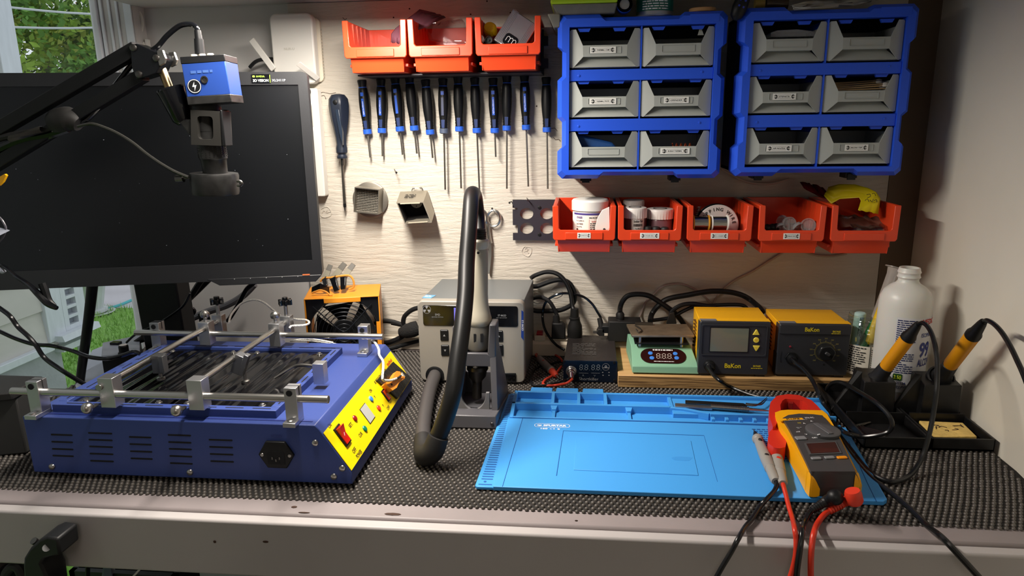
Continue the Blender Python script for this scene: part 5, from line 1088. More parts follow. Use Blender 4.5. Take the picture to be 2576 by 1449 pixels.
# things at the left edge
tag(obj('metal_bracket', MB().hexa([cp(-60, 600, .85), cp(0, 592, .85), cp(25, 580, .85), cp(-60, 590, .9)], [cp(-60, 560, .86), cp(2, 573, .86), cp(25, 579, .86), cp(-60, 570, .9)]), m_lg), 'pointed grey metal edge poking in at the left edge before the monitor', 'bracket')
tag(obj('looped_lead', MB().tube([cp(u, v, .86) for u, v in ((-20, 530), (0, 548), (9, 560), (15, 575), (10, 592), (0, 606), (-15, 618))], .0014, 7), mat('lead_grey', '54525a', .3)), 'thin grey lead looping round the grey metal edge at the left edge', 'cable')
t = thing('hanging_black_cable', 'thick black cable hanging before the monitor down to a bare end', 'cable', tuple(cp(90, 730, .95)))
obj('cord', MB().tube([cp(u, v, .92) for u, v in ((-10, 664), (12, 672), (40, 695), (70, 715), (95, 738), (118, 762), (136, 772), (144, 775))], [.0028, .0028, .003, .0036, .005, .005, .004, .003], 10), m_blackg, t)
obj('grommet', MB().tube([cp(u, v, .92) for u, v in ((-2, 668), (4, 682), (10, 680))], .0035, 8), m_lg, t)
obj('branch', MB().tube([cp(u, v, .925) for u, v in ((106, 712), (112, 728), (122, 755), (138, 770))], [.0055, .0055, .005, .003], 8), m_black, t)
# long vertical cable and others in front of the window
tag(obj('vertical_cable', MB().tube([at(u, v, y=1.16) for u, v in ((235, 690), (228, 760), (218, 840), (205, 930), (201, 968))], [.0098, .009, .0085, .0078, .0075], 12, 4), m_black), 'thick black cable running down behind the monitor before the window', 'cable')
tag(obj('sagging_lead', MB().tube([at(u, v, y=1.0) for u, v in ((-20, 765), (0, 776), (25, 795), (45, 822), (70, 845), (90, 868), (112, 900), (150, 928), (205, 962), (230, 975))], .0036, 9), m_blackg), 'upper black lead sagging from the left edge down behind the preheater', 'cable', 'leads from the left edge')
tag(obj('sagging_lead', MB().tube([at(u, v, y=1.03) for u, v in ((-20, 826), (0, 834), (40, 852), (85, 866), (130, 870), (180, 882), (225, 898), (270, 902), (310, 893), (335, 885), (352, 890))], .0034, 9), m_blackg), 'lower black lead running from the left edge to the small grey controller box', 'cable', 'leads from the left edge')
def cable(name, lab, pts, y, r_, mt=None, grp=None, n=9):
    return tag(obj(name, MB().tube([at(p[0], p[1], y=(p[2] if len(p) > 2 else y)) for p in pts], r_, n), mt or m_black), lab, 'cable', grp)
gM = 'cables beside the monitor stand'
cable('power_cable', 'thick black cable slanting down right of the monitor stand', ((530, 672), (500, 715), (480, 745), (440, 790), (400, 830), (370, 850), (330, 862), (300, 872)), 1.29, .0062, None, gM)
cable('video_cable', 'thick black cable just right of the other one beside the monitor stand', ((556, 672), (530, 700), (500, 730), (470, 760), (440, 800)), 1.30, .0050, None, gM)
cable('thin_cable', 'thin black cable curving from behind the stand down to the preheater rail', ((478, 738), (460, 770), (420, 800), (380, 822), (340, 842), (318, 862)), 1.19, .0022, m_blackg, gM)
cable('black_lead', 'black lead falling from the monitor lower edge to the wall corner', ((648, 688), (640, 710), (620, 728), (600, 765), (582, 795), (572, 808)), 1.30, .0045, m_blackg, gM)
cable('short_lead', 'short black lead between the stand and the back rail of the preheater', ((360, 850), (330, 870), (300, 890)), 1.24, .006, None, gM)
cable('looped_plug_lead', 'small black loop of cable on the right side of the stand', ((484, 775), (490, 782), (486, 790), (478, 788)), 1.26, .003, m_blackg, gM)
t = thing('grey_hose', 'dark grey tube with black joint behind the preheater star knobs', 'tube', tuple(at(530, 790, y=1.38)))
obj('tube', MB().tube([at(u, v, y=1.38) for u, v in ((480, 802), (520, 785), (570, 768), (610, 745), (640, 715))], .0075, 10), mat('tube_grey', '5b5b60', .5), t)
obj('joint', MB().hexa([at(505, 830, y=1.36), at(535, 830, y=1.36), at(535, 826, y=1.39), at(505, 826, y=1.39)], [at(498, 790, y=1.36), at(524, 782, y=1.36), at(524, 780, y=1.39), at(498, 788, y=1.39)]), m_black, t)
# black case at the left front corner
t = thing('black_case', 'black boxy case standing at the left end beside the blue preheater', 'case', (-.82, .92, BZ))
zt = 1.005
q = [at(-90, 1000, z=zt), at(28, 988, z=zt), at(108, 946, z=zt), at(-90, 940, z=zt)]
obj('lid', MB().hexa([p-Vector((0, 0, .012)) for p in q], q), m_rub, t, bevel=.002)
q2 = [at(-90, 1010, z=zt-.012), at(40, 1000, z=zt-.012), at(100, 972, z=zt-.012), at(-90, 968, z=zt-.012)]
obj('body', MB().hexa([Vector((p.x, p.y, BZ+.004)) for p in q2], q2), mat('case_dark', '2a2a29', .55), t, bevel=.002)
obj('latch', MB().cbox(at(20, 1118, z=BZ+.01)+Vector((0, .01, 0)), (.02, .008, .006), rotm(0, 0, 30)), m_steel, t, bevel=.001)
# ================================================================== BLUE INFRARED PREHEATER
m_pb = mat('preheater_blue', '32437f', .42, bump=(500, .05), spec=.4); m_slot = mat('slot_black', '06070c', .8)
m_py = mat('panel_yellow', 'f2d200', .42); m_glass = mat('heater_glass', '08080a', .12, spec=.4)
PT = .992; PBt = .9085; FY, BY = .824, 1.166
t = thing('infrared_preheater', 'big blue infrared preheating station with yellow control panel and clamp rails', 'preheater', (-.53, .98, PBt))
pf = [(-.757, PBt), (-.300, PBt), (-.3005, .926), (-.3395, PT-.006), (-.345, PT), (-.759, PT)]
b = MB().prism(pf, FY, BY, 'y'); obj('housing', b, m_pb, t, bevel=.0012)
for x, y in ((-.73, .85), (-.33, .85), (-.73, 1.12), (-.33, 1.12)): obj('foot', MB().cyl((x, y, BZ+.0035), (x, y, PBt), .010, n=16), m_rub, t)
# seam along the front edge of the lid
obj('lid_step', MB().box(-.755, -.352, FY+.010, FY+.0125, PT-.0002, PT+.0006), mat('seam_blue', '1c2a70', .5), t)
def fp(u, v, y=FY-.0003): return at(u, v, y=y)
for ci, (us, rows) in enumerate((((128, 182), [(1094, 1), (1112, 1), (1130, 1), (1147, 1)]), ((222, 282), [(1090, 1), (1107, 1), (1124, 1), (1142, 1), (1160, 1)]), ((324, 380), [(1100, 1), (1118, 1), (1136, 1), (1154, 1)]), ((422, 480), [(1095, 1), (1113, 1), (1130, 1), (1148, 1), (1166, 1)]), ((524, 584), [(1107, 1), (1125, 1), (1143, 1), (1161, 1)]))):
    for v, _ in rows:
        a, c = fp(us[0]+(v-1094)*.08, v), fp(us[1]+(v-1094)*.06, v); zc = (a.z+c.z)/2
        obj('vent_slot', MB().prism(rrect(a.x, c.x, zc-.0012, zc+.0012, .0011, 3), FY-.0004, FY+.001, 'y'), m_slot, t)
for u, v in ((131, 1174), (478, 1188), (793, 1114), (861, 1178), (840, 1199)):
    p = fp(u, v); obj('screw', MB().lathe([(.0046, 0), (.0040, .0016), (.0022, .0026)], p, (0, -1, 0), 18), m_steel, t)
# mains inlet
c = fp(697, 1142); il = obj('power_inlet', MB().prism([(c.x+x, c.z+z) for x, z in ((-.0245, 0), (-.016, .014), (-.013, .019), (.013, .019), (.016, .014), (.0245, 0), (.016, -.014), (.013, -.019), (-.013, -.019), (-.016, -.014))], FY-.004, FY+.001, 'y'), m_black, t, bevel=.001)
obj('socket_recess', MB().prism([(c.x+x, c.z+z) for x, z in ((-.012, .003), (-.009, .006), (.009, .006), (.012, .003), (.012, -.013), (-.012, -.013))], FY-.0045, FY-.0041, 'y'), m_slot, il)
for dx, dz in ((-.005, -.004), (.005, -.004), (0, -.007)): obj('pin', MB().cbox((c.x+dx, FY-.0050, c.z+dz), (.0016, .001, .0035)), m_dsteel, il)
for dx in (-.0190, .0190): obj('inlet_screw', MB().lathe([(.0026, 0), (.0022, .001)], (c.x+dx, FY-.004, c.z), (0, -1, 0), 14), m_steel, il)
obj('faint_print', txt_mb(MB(), 'AC220V', FRONT(c.x+.002, FY-.0006, c.z+.026), .016, .004, .01), mat('faint_blue', '25306e', .5), t)
# heater window: raised rim with slots, two glass-dark wave plates
RX0, RX1, RY0, RY1, RZ = -.728, -.405, .842, 1.112, 1.003
rw = .013
b = MB().box(RX0, RX1, RY0, RY0+rw, PT-.004, RZ).box(RX0, RX1, RY1-rw, RY1, PT-.004, RZ).box(RX0, RX0+rw, RY0+rw, RY1-rw, PT-.004, RZ).box(RX1-rw, RX1, RY0+rw, RY1-rw, PT-.004, RZ)
rim = obj('heater_rim', b, m_pb, t, bevel=.0008)
for i in range(8):
    x = RX0+.018+i*.0385
    for y in (RY0+.006, RY1-.007): obj('rim_slot', MB().prism(rrect(x, x+.026, y-.001, y+.001, .001, 2), RZ-.0004, RZ+.0003, 'z'), m_slot, rim)
for i in range(6):
    y = RY0+.022+i*.041
    for x in (RX0+.006, RX1-.006): obj('rim_slot', MB().prism(rrect(x-.001, x+.001, y, y+.026, .001, 2), RZ-.0004, RZ+.0003, 'z'), m_slot, rim)
mx = (RX0+RX1)/2
for x0, x1 in ((RX0+rw+.001, mx-.004), (mx+.004, RX1-rw-.001)):
    n = 72; y0, y1 = RY0+rw+.001, RY1-rw-.001; A_ = []; B_ = []; C_ = []; D_ = []
    for i in range(n+1):
        f = i/n; x = x0+(x1-x0)*f; amp = 0 if f < .1 or f > .9 else .0019*(.5-.5*math.cos((f-.1)/.8*2*math.pi*5))
        A_.append((x, y0, RZ-.0045)); B_.append((x, y0+.022, RZ-.0045+amp)); C_.append((x, y1-.022, RZ-.0045+amp)); D_.append((x, y1, RZ-.0045))
    b = MB(); 
    for P_, Q_ in ((A_, B_), (B_, C_), (C_, D_)): b.strip(P_, Q_, False)
    hp_ = obj('heater_plate', b, m_glass, t, angle=60)
    for px_, py_ in ((.12, .05), (.88, .05), (.12, .95), (.88, .95)):
        obj('plate_screw', MB().lathe([(.0050, 0), (.0050, .0008), (.0036, .0012), (.0030, .003), (.0012, .0038)], (x0+(x1-x0)*px_, y0+(y1-y0)*py_, RZ-.0047), n=16), m_steel, hp_)
obj('tray', MB().box(RX0+rw, RX1-rw, RY0+rw, RY1-rw, RZ-.0105, RZ-.0100), m_slot, t)
# rails
FRY, BRY = .832, 1.104; rz = 1.0255
def clampblock(x, y, flip=1):
    br = obj('rail_bracket', MB().box(x-.0085, x+.0085, y-.010, y+.008, PT+.006, 1.0425).box(x-.0085, x+.0085, y-.022 if flip > 0 else y-.010, y+.008 if flip > 0 else y+.020, PT+.0004, PT+.0065), m_alu, t, bevel=.0006)
    obj('bracket_screw', MB().lathe([(.0042, 0), (.0042, .002), (.0025, .003)], (x, y-.016*flip, PT+.0065), n=16), m_steel, br)
    obj('clamp_hole', MB().cyl((x-.001, y-.0102, 1.0355), (x-.001, y-.0108, 1.0355), .0042, n=16), m_slot, br)
    obj('split_cut', MB().box(x-.0090, x+.0090, y-.0012, y-.0002, 1.030, 1.0428), m_slot, br)
clampblock(-.738, FRY+.003); clampblock(-.3755, FRY+.003); clampblock(-.738, BRY+.012); clampblock(-.3655, BRY+.012)
obj('rail_rod', MB().cyl((-.775, FRY, rz), (-.3265, FRY, rz), .0052, n=20), m_steel, t, bevel=.0006)
obj('rail_rod', MB().cyl((-.773, BRY, rz), (-.3300, BRY, rz), .0052, n=20), m_steel, t, bevel=.0006)
# two cross rods on sliding blocks
def block(x, y, z0, z1, w=.0135, d=.0135, nm='slide_block', mt=None): return obj(nm, MB().cbox((x, y, (z0+z1)/2), (w*2, d*2, z1-z0)), mt or m_alu, t, bevel=.0006)
for x in (-.640, -.515):
    z = rz+.0118
    obj('cross_rod', MB().cyl((x, .823 if x < -.6 else .835, z), (x, 1.142, z), .0046, n=18), m_steel, t, bevel=.0005)
    s1 = obj('slide_block', MB().cbox((x+.008, FRY+.004, rz+.003), (.021, .020, .042)), m_alu, t, bevel=.0006)
    obj('ball_knob', MB().cyl((x-.008, FRY-.006, rz-.014), (x-.008, FRY-.016, rz-.014), .0025, n=10).ball((x-.010, FRY-.022, rz-.012), .0078, 18, 12), m_steel, s1)
    s2 = obj('slide_block', MB().cbox((x, BRY-.002, rz+.003), (.019, .020, .040)), m_alu, t, bevel=.0006)
    obj('ball_knob', MB().cyl((x, BRY-.002, rz+.022), (x, BRY-.002, rz+.030), .003, n=12).lathe([(.003, 0), (.0070, .002), (.0082, .006), (.0074, .010), (.004, .013)], (x, BRY-.002, rz+.029), n=20), m_steel, s2)
    # black star knob at the rear end
    s3 = obj('end_block', MB().cbox((x+.002, 1.142, rz+.006), (.018, .016, .036)), m_alu, t, bevel=.0006)
    sx_, sy_ = x+.002, 1.142
    st = [((.0095+.0035*math.cos(6*a))*math.cos(a)+sx_, (.0095+.0035*math.cos(6*a))*math.sin(a)+sy_) for a in [k*2*math.pi/36 for k in range(36)]]
    obj('star_knob', MB().prism(st, rz+.043, rz+.053, 'z').cyl((sx_, sy_, rz+.053), (sx_, sy_, rz+.057), .005, n=14), m_blackg, s3, bevel=.0008)
    obj('knob_stem', MB().cyl((sx_, sy_, rz+.022), (sx_, sy_, rz+.044), .0032, n=12), m_steel, s3)
# board clips riding on the cross rods
h1 = obj('board_clip', MB().cbox((-.628, .943, rz+.004), (.016, .016, .028)).cbox((-.618, .935, rz+.006), (.007, .010, .026)), mat('clip_metal', '77787a', .4, metal=.9), t, bevel=.0006)
obj('clip_screw', MB().lathe([(.0060, 0), (.0060, .003), (.004, .004)], (-.626, .938, rz-.020), n=16).cyl((-.626, .938, rz-.018), (-.626, .938, rz-.008), .0025, n=10), m_steel, h1)
h2 = obj('board_clip', MB().cbox((-.508, .955, rz+.002), (.016, .016, .030), rotm(0, 22, 0)).cbox((-.496, .945, rz+.004), (.007, .010, .034), rotm(0, 22, 0)), _M['clip_metal'], t, bevel=.0006)
obj('clip_screw', MB().lathe([(.0060, 0), (.0060, .003), (.004, .004)], (-.500, .950, rz-.026), n=16).cyl((-.500, .950, rz-.024), (-.500, .950, rz-.010), .0025, n=10), m_steel, h2)
# side holder with a bent probe tube
sb = obj('probe_block', MB().cbox((-.3845, .955, RZ+.013), (.017, .017, .032)), m_alu, t, bevel=.0006)
obj('probe_tube', MB().tube([(-.390, .958, RZ+.021), (-.415, .960, RZ+.022), (-.430, .958, RZ+.018), (-.452, .945, RZ+.006)], [.0028, .0026, .0024, .0018], 10), m_dsteel, sb)
# ---- control panel on the slope
n0_ = Vector((-.3395, 0, PT-.006)); n1_ = Vector((-.3005, 0, .926)); sd = (n1_-n0_); SL = sd.length; sd.normalize(); WD = BY-FY
# frame: x along depth (towards the wall), y up the slope, z outward
CPF = frame((n1_.x, FY, n1_.z), (0, 1, 0), -sd)
pn = obj('control_panel', sheet(MB(), lift(CPF, .0006), [(.0015, .0015), (WD-.006, .0015), (WD-.006, SL-.007), (.0015, SL-.007)], .0008), m_py, t)
LP = lift(CPF, .0017)
def tp(s_, x, y, w, h, bold=.0, mt=None, slant=0):
    return obj('lettering', txt_mb(MB(), s_, LP @ Matrix.Translation((x, y, 0)), w, h, bold, slant), mt or m_ink, pn)
# positions in the panel: x = depth along, y = height on slope (0 bottom)
def onp(u, v):      # pixel -> panel coordinates (the sloping plane)
    d = fw*FPX + rt2*(u-1288) - up2*(v-724.5); zc = CPF.col[2].xyz; o_ = CPF.col[3].xyz; tt = (o_-CAM).dot(zc)/d.dot(zc); p = CAM+d*tt-o_
    return p.dot(CPF.col[0].xyz), p.dot(CPF.col[1].xyz)
def tpx(s_, u, v, w, h, bold=.01, mt=None, slant=0): x, y = onp(u, v); return tp(s_, x, y, w, h, bold, mt, slant)
tpx('ON', 827, 1072, .009, .006); tpx('OFF', 889, 1134, .012, .006); tpx('POWER', 901, 1143, .020, .0058)
tpx('SET.', 880, 1070, .013, .0055); tpx('CUR.', 905, 1094, .013, .0055); tpx('ON', 930, 984, .009, .0055); tpx('OFF', 975, 1027, .012, .0055)
tpx('IR PREHEATING STATION', 955, 947, .064, .0058); tpx('puhui', 978, 913, .028, .0080, .03, m_red); tpx('T8280', 1008, 996, .020, .004)
x, y = onp(972, 985); obj('swirl_mark', MB().tube([LP @ Vector((x+a, y+c, 0)) for a, c in ((-.004, .006), (.002, .007), (.004, .003), (-.001, .001), (.004, -.001), (.003, -.005), (-.004, -.006), (-.005, -.003))], .0005, 5), mat('orange_ink', 'd8581c', .5), pn)
def rocker(u, v, w, h, big):
    x, y = onp(u, v); M_ = LP @ Matrix.Translation((x, y, 0)); s_ = obj('power_switch' if big else 'small_switch', MB().box(-w/2, w/2, -h/2, h/2, -.001, .002).xf(M_), m_black, pn, bevel=.0006)
    a = w*.38; c = h*.42; b = MB().add([M_ @ Vector(p) for p in ((-a, -c, .002), (a, -c, .002), (a, c, .002), (-a, c, .002), (-a, -c, .0035), (a, -c, .0035), (a, c, .009 if big else .006), (-a, c, .009 if big else .006), (-a, 0, .0035), (a, 0, .0035))],
        [(0, 1, 5, 4), (4, 5, 9, 8), (8, 9, 6, 7), (2, 3, 7, 6), (1, 2, 6, 9, 5), (3, 0, 4, 8, 7)]); return s_, obj('rocker', b, mat('switch_red', 'c8200e', .15, coat=.5), s_, bevel=.0004), M_
s_, rk, M_ = rocker(858, 1097, .020, .030, True)
rocker(968, 996, .012, .021, False)
x, y = onp(867, 1108); obj('zero_mark', MB().tube([LP @ Vector((x+.0012*math.cos(a), y+.0018*math.sin(a), .0024)) for a in [k*.785 for k in range(8)]], .0003, 5, 2, True).tube([LP @ Vector((x+.001, y+.010, .0045)), LP @ Vector((x-.001, y+.006, .0036))], .0003, 5), m_inkw, pn)
def pbtn(u, v, col, nm, lab):
    x, y = onp(u, v); o = obj('push_button', MB().lathe([(.0048, 0), (.0048, .0012), (.0040, .0022), (.0015, .0026)], (0, 0, 0), (0, 0, 1), 22).xf(LP @ Matrix.Translation((x, y, -.0004))), mat(nm, col, .3), pn); 
for u, v, col, nm in ((931, 1005, '3a86d8', 'button_blue'), (950, 1028, 'e0401c', 'button_red'), (890, 1054, '8f1a12', 'button_dark_red'), (915, 1080, '0f7a5a', 'button_green')): pbtn(u, v, col, nm, '')
for u, v in ((941, 1000), (962, 1022)):
    x, y = onp(u, v); obj('arrow_mark', MB().add([LP @ Vector((x+a, y+c, 0)) for a, c in ((-.001, .003), (.0015, .002), (0, -.003))], [(0, 1, 2)]), m_ink, pn)
x, y = onp(922, 1041); dsp = obj('display', MB().box(x-.013, x+.013, y-.0135, y+.0135, -.0005, .0004).xf(LP), m_ink, pn)
obj('display_glass', MB().box(x-.0122, x+.0122, y-.0127, y+.0127, .0004, .0008).xf(LP), mat('lcd_grey', 'b5b6b0', .25), dsp)
# thermocouple socket with its orange plug and white braided lead
x, y = onp(999, 960); M_ = LP @ Matrix.Translation((x, y, 0))
def onw(u, v, h=0):
    d = fw*FPX + rt2*(u-1288) - up2*(v-724.5); zc = CPF.col[2].xyz; o_ = CPF.col[3].xyz+zc*h; return CAM+d*((o_-CAM).dot(zc)/d.dot(zc))
def c8(x, y, h): return onw(780+x/4.26, 860+y/4.26, h)
def slab8(pts, h0, h1):
    T_ = [c8(x, y, h1) for x, y in pts]; B_ = [p-CPF.col[2].xyz*(h1-h0) for p in T_]; n_ = len(T_); return MB().strip(T_, B_).add(T_, [tuple(range(n_))]).add(B_, [tuple(range(n_))])
so = obj('thermocouple_socket', slab8(((892, 212), (1088, 388), (942, 606), (722, 408)), .0005, .005), mat('socket_black', '1a1a19', .35, bump=(150, .8)), pn, bevel=.001)
t = thing('orange_plug_lead', 'white braided thermocouple lead ending in an orange plug on the yellow panel', 'lead', tuple(M_ @ Vector((0, 0, .01))))
m_op = mat('plug_orange', 'e8902c', .4)
obj('plug', slab8(((930, 312), (965, 318), (985, 350), (1016, 372), (1012, 400), (985, 412), (950, 445), (930, 490), (885, 520), (805, 448), (855, 400), (885, 385), (905, 345)), .0055, .014), m_op, t, bevel=.0015)
obj('plug_screw', MB().cyl(c8(872, 458, .0142), c8(872, 458, .0147), .0020, n=12), m_ink, t)
b = MB()
for i in range(6): b.tube([c8(970, 365, .015), c8(980+3*i, 345+4*i, .018), c8(985+7*i, 325+9*i, .018)], .0004, 4)
obj('frayed_strand', b, mat('strand', 'cfcabb', .5), t)
m_braid = mat('white_braid', 'd8d6ce', .7, bump=(700, .8, 2), var=(500, .25))
obj('sleeve', MB().tube([c8(972, 365, .0155), c8(945, 385, .0165), c8(915, 398, .016)], .0018, 8), m_ink, t)
end = c8(925, 393, .016)
obj('braided_lead', MB().tube([end, c8(870, 412, .018), c8(820, 415, .019), c8(785, 408, .020), c8(776, 380, .022), at(964, 925, y=1.055), at(963, 908, y=1.07), at(954, 893, y=1.08), at(953, 880, y=1.09), at(945, 864, y=1.10), at(936, 856, y=1.112)], .0021, 8), m_braid, t)
tag(obj('white_braided_lead', MB().tube([at(u, v, y=y_) for u, v, y_ in ((576, 812, 1.15), (580, 795, 1.17), (592, 778, 1.19), (610, 762, 1.2), (640, 754, 1.2), (665, 762, 1.2), (690, 782, 1.2), (712, 797, 1.19), (745, 803, 1.17), (770, 805, 1.16), (778, 812, 1.15), (765, 818, 1.14), (735, 820, 1.135), (728, 826, 1.13))], .0019, 8), m_braid), 'white braided lead arching between the black star knobs of the preheater', 'cable')
for i, pts in enumerate((((730, 858), (765, 853), (800, 855), (838, 862)), ((745, 856), (790, 858), (820, 862), (848, 866)))):
    tag(obj('white_braided_lead', MB().tube([at(u, v, y=1.18) for u, v in pts], .0017, 8), m_braid), ['upper of the two white braided leads lying behind the rear rail', 'lower of the two white braided leads lying behind the rear rail'][i], 'cable', 'braided leads behind the rail')
# ================================================================== FUME EXTRACTOR FAN
m_fy = mat('fan_yellow', 'd98a1e', .45); m_grill = mat('grille_wire', '1d2026', .3, metal=.4)
fx0, fx1 = -.540, -.397; fy0, fy1 = 1.275, 1.378; fz0, fz1 = BZ+.003, 1.0475
t = thing('fume_extractor', 'orange yellow box fan with black wire grille behind the preheater', 'fan', ((fx0+fx1)/2, 1.33, fz0))
fan_root = t
w = .0022
obj('case', MB().box(fx0, fx1, fy0, fy1, fz1-w, fz1).box(fx0, fx1, fy0, fy1, fz0, fz0+w).box(fx0, fx0+w, fy0, fy1, fz0+w, fz1-w).box(fx1-w, fx1, fy0, fy1, fz0+w, fz1-w), m_fy, t, bevel=.0008)
cxf, czf = (fx0+fx1)/2, (fz0+fz1)/2
obj('top_tab', MB().box(cxf-.034, cxf+.036, fy0-.003, fy0, fz1-.010, fz1), m_fy, t, bevel=.001)
obj('side_tab', MB().box(fx1-.008, fx1, fy0-.0015, fy0, czf-.03, czf+.02), m_fy, t)
RF = .067
# fan frame with a round opening, see-through between the blades
n = 40; sq = []
for i in range(n):
    a = 2*math.pi*i/n; ca, sa = math.cos(a), math.sin(a); hw, hh_ = (fx1-fx0)/2-w-.0005, (fz1-fz0)/2-w-.0005; s1 = min(hw/abs(ca) if abs(ca) > 1e-6 else 9, hh_/abs(sa) if abs(sa) > 1e-6 else 9); sq.append((ca*s1, sa*s1))
for kx, kz in ((1, 1), (-1, 1), (-1, -1), (1, -1)):
    j = min(range(n), key=lambda i: (sq[i][0]-kx*hw)**2+(sq[i][1]-kz*hh_)**2); sq[j] = (kx*hw, kz*hh_)
S_ = lambda y: [Vector((cxf+p[0], y, czf+p[1])) for p in sq]; C_ = lambda y: [Vector((cxf+RF*math.cos(2*math.pi*i/n), y, czf+RF*math.sin(2*math.pi*i/n))) for i in range(n)]
obj('fan_frame', MB().strip(S_(fy0+.006), C_(fy0+.006)).strip(C_(fy0+.006), C_(fy0+.040)).strip(C_(fy0+.040), S_(fy0+.040)), m_black, t)
obj('hub', MB().cyl((cxf, fy0+.008, czf), (cxf, fy0+.030, czf), .024, n=28), m_black, t)
for i in range(5):
    a0 = 2*math.pi*i/5+.5; b = MB(); L0_ = [];  L1_ = []
    for k in range(7):
        f = k/6; rr_ = .022+(RF-.026)*f; tw = .55+.25*f
        L0_.append(Vector((cxf+rr_*math.cos(a0-tw*.65), fy0+.012, czf+rr_*math.sin(a0-tw*.65)))); L1_.append(Vector((cxf+rr_*math.cos(a0+tw*.65), fy0+.028, czf+rr_*math.sin(a0+tw*.65))))
    b.strip(L0_, L1_, False); b.strip([p+Vector((0, .0015, 0)) for p in L0_], [p+Vector((0, .0015, 0)) for p in L1_], False); obj('blade', b, mat('blade_black', '0a0b0d', .6, spec=.2), t)
for k, rr_ in enumerate((.010, .018, .026, .034, .042, .050, .058, .0665)):
    obj('grille_ring', MB().tube([(cxf+rr_*math.cos(a), fy0+.003, czf+rr_*math.sin(a)) for a in [j*2*math.pi/24 for j in range(24)]], .0008, 6, 3, True), m_grill, t)
for sgx in (-1, 1):
    obj('grille_bar', MB().tube([(cxf+sgx*.056, fy0+.002, czf+.056), (cxf+sgx*.012, fy0+.0015, czf+.010), (cxf, fy0+.0015, czf+.003), (cxf-sgx*.0, fy0+.0015, czf+.003)], .0012, 6, 4), m_grill, t)
    obj('grille_bar', MB().cyl((cxf+sgx*.056, fy0+.0018, czf-.056), (cxf+sgx*.010, fy0+.0018, czf-.010), .0012, n=8), m_grill, t)
obj('rear_grille', (lambda b: [b.tube([(cxf+rr_*math.cos(a), fy0+.043, czf+rr_*math.sin(a)) for a in [j*2*math.pi/20 for j in range(20)]], .0007, 5, 2, True) for rr_ in (.03, .045, .06)] and b)(MB()), m_grill, t)
# the whole fan stands turned a little to the left
pv = Vector((fx1, fy0, 0)); Mr = Matrix.Translation(pv+Vector((.006, .022, 0))) @ Matrix.Rotation(R(14), 4, 'Z') @ Matrix.Translation(-pv)
for o in [k for k in D.objects if k.parent == fan_root]:
    for v in o.data.vertices: v.co = wmat(fan_root).inverted() @ (Mr @ (wmat(fan_root) @ v.co))
# headband magnifier-like spring clamps lying on the fan
m_kap = mat('kapton_tan', 'c88a3a', .4)
def clampc(lab, top, mid, jaw, w):
    t = thing('spring_clamp', lab, 'clamp', tuple(at(*mid, y=1.32)), 0, 'black spring clamps on the fan')
    a, c = at(*top, y=1.345), at(*mid, y=1.33); e = at(*jaw, y=1.315); d = (c-a).normalized(); s_ = Vector((d.z, 0, -d.x))*w/2
    if s_.x < 0: s_ = -s_
    th = Vector((0, -.0016, 0))
    b = MB().hexa([a-s_*.8, a+s_*.8, c+s_, c-s_], [p+th for p in (a-s_*.8, a+s_*.8, c+s_, c-s_)]); obj('upper_handle', b, mat('clamp_grey', '4a463e', .45), t, bevel=.0006)
    h = a.lerp(c, .42); b = MB().hexa([h-s_*.86+th, h+s_*.86+th, c+s_+th, c-s_+th], [p+th*1.8 for p in (h-s_*.86, h+s_*.86, c+s_, c-s_)]); obj('sleeve', b, mat('clamp_tape', '75705f', .5), t)
    d2 = (e-c).normalized(); s2 = Vector((d2.z, 0, -d2.x))*w/2
    if s2.x < 0: s2 = -s2
    b = MB().hexa([c-s2, c+s2, e+s2*.8, e-s2*.8], [p+Vector((0, -.009, .002)) for p in (c-s2, c+s2, e+s2*.8, e-s2*.8)]); obj('jaw', b, m_blackg, t, bevel=.0012)
    obj('pivot', MB().cyl(c-s2*1.1+Vector((0, -.004, 0)), c+s2*1.1+Vector((0, -.004, 0)), .0028, n=12), m_dsteel, t)
clampc('left black spring clamp with grey handle standing on the fan', (832, 666), (818, 700), (823, 720), .014)
clampc('middle black spring clamp standing on the fan', (868, 662), (840, 698), (850, 732), .015)
clampc('right black spring clamp leaning farthest on the fan', (890, 664), (866, 696), (866, 728), .014)
t = thing('open_clip', 'open black clip with spread wings at the left of the fan top', 'clip', tuple(at(806, 725, y=1.30)))
for sg, pts in ((-1, ((806, 712), (785, 722), (784, 736), (806, 728))), (1, ((806, 712), (828, 722), (830, 738), (806, 728)))):
    P_ = [at(u, v, y=1.30 if i in (0, 3) else 1.312) for i, (u, v) in enumerate(pts)]
    obj('wing', MB().hexa([P_[0], P_[1], P_[2], P_[3]], [p+Vector((0, -.002, 0)) for p in P_]), m_blackg, t, bevel=.0005)
tag(obj('tan_band', MB().tube([at(u, v, y=1.325) for u, v in ((806, 708), (815, 700), (835, 698), (860, 694), (880, 694), (889, 706), (889, 722), (878, 727))], .0022, 8), m_kap), 'tan plastic band looped through the clamps on the fan', 'band')
tag(obj('tan_band', MB().tube([at(u, v, y=1.29) for u, v in ((785, 737), (795, 733), (806, 730), (820, 734), (830, 742), (836, 742))], .0018, 8), m_kap), 'short tan strip under the open clip on the fan', 'band')
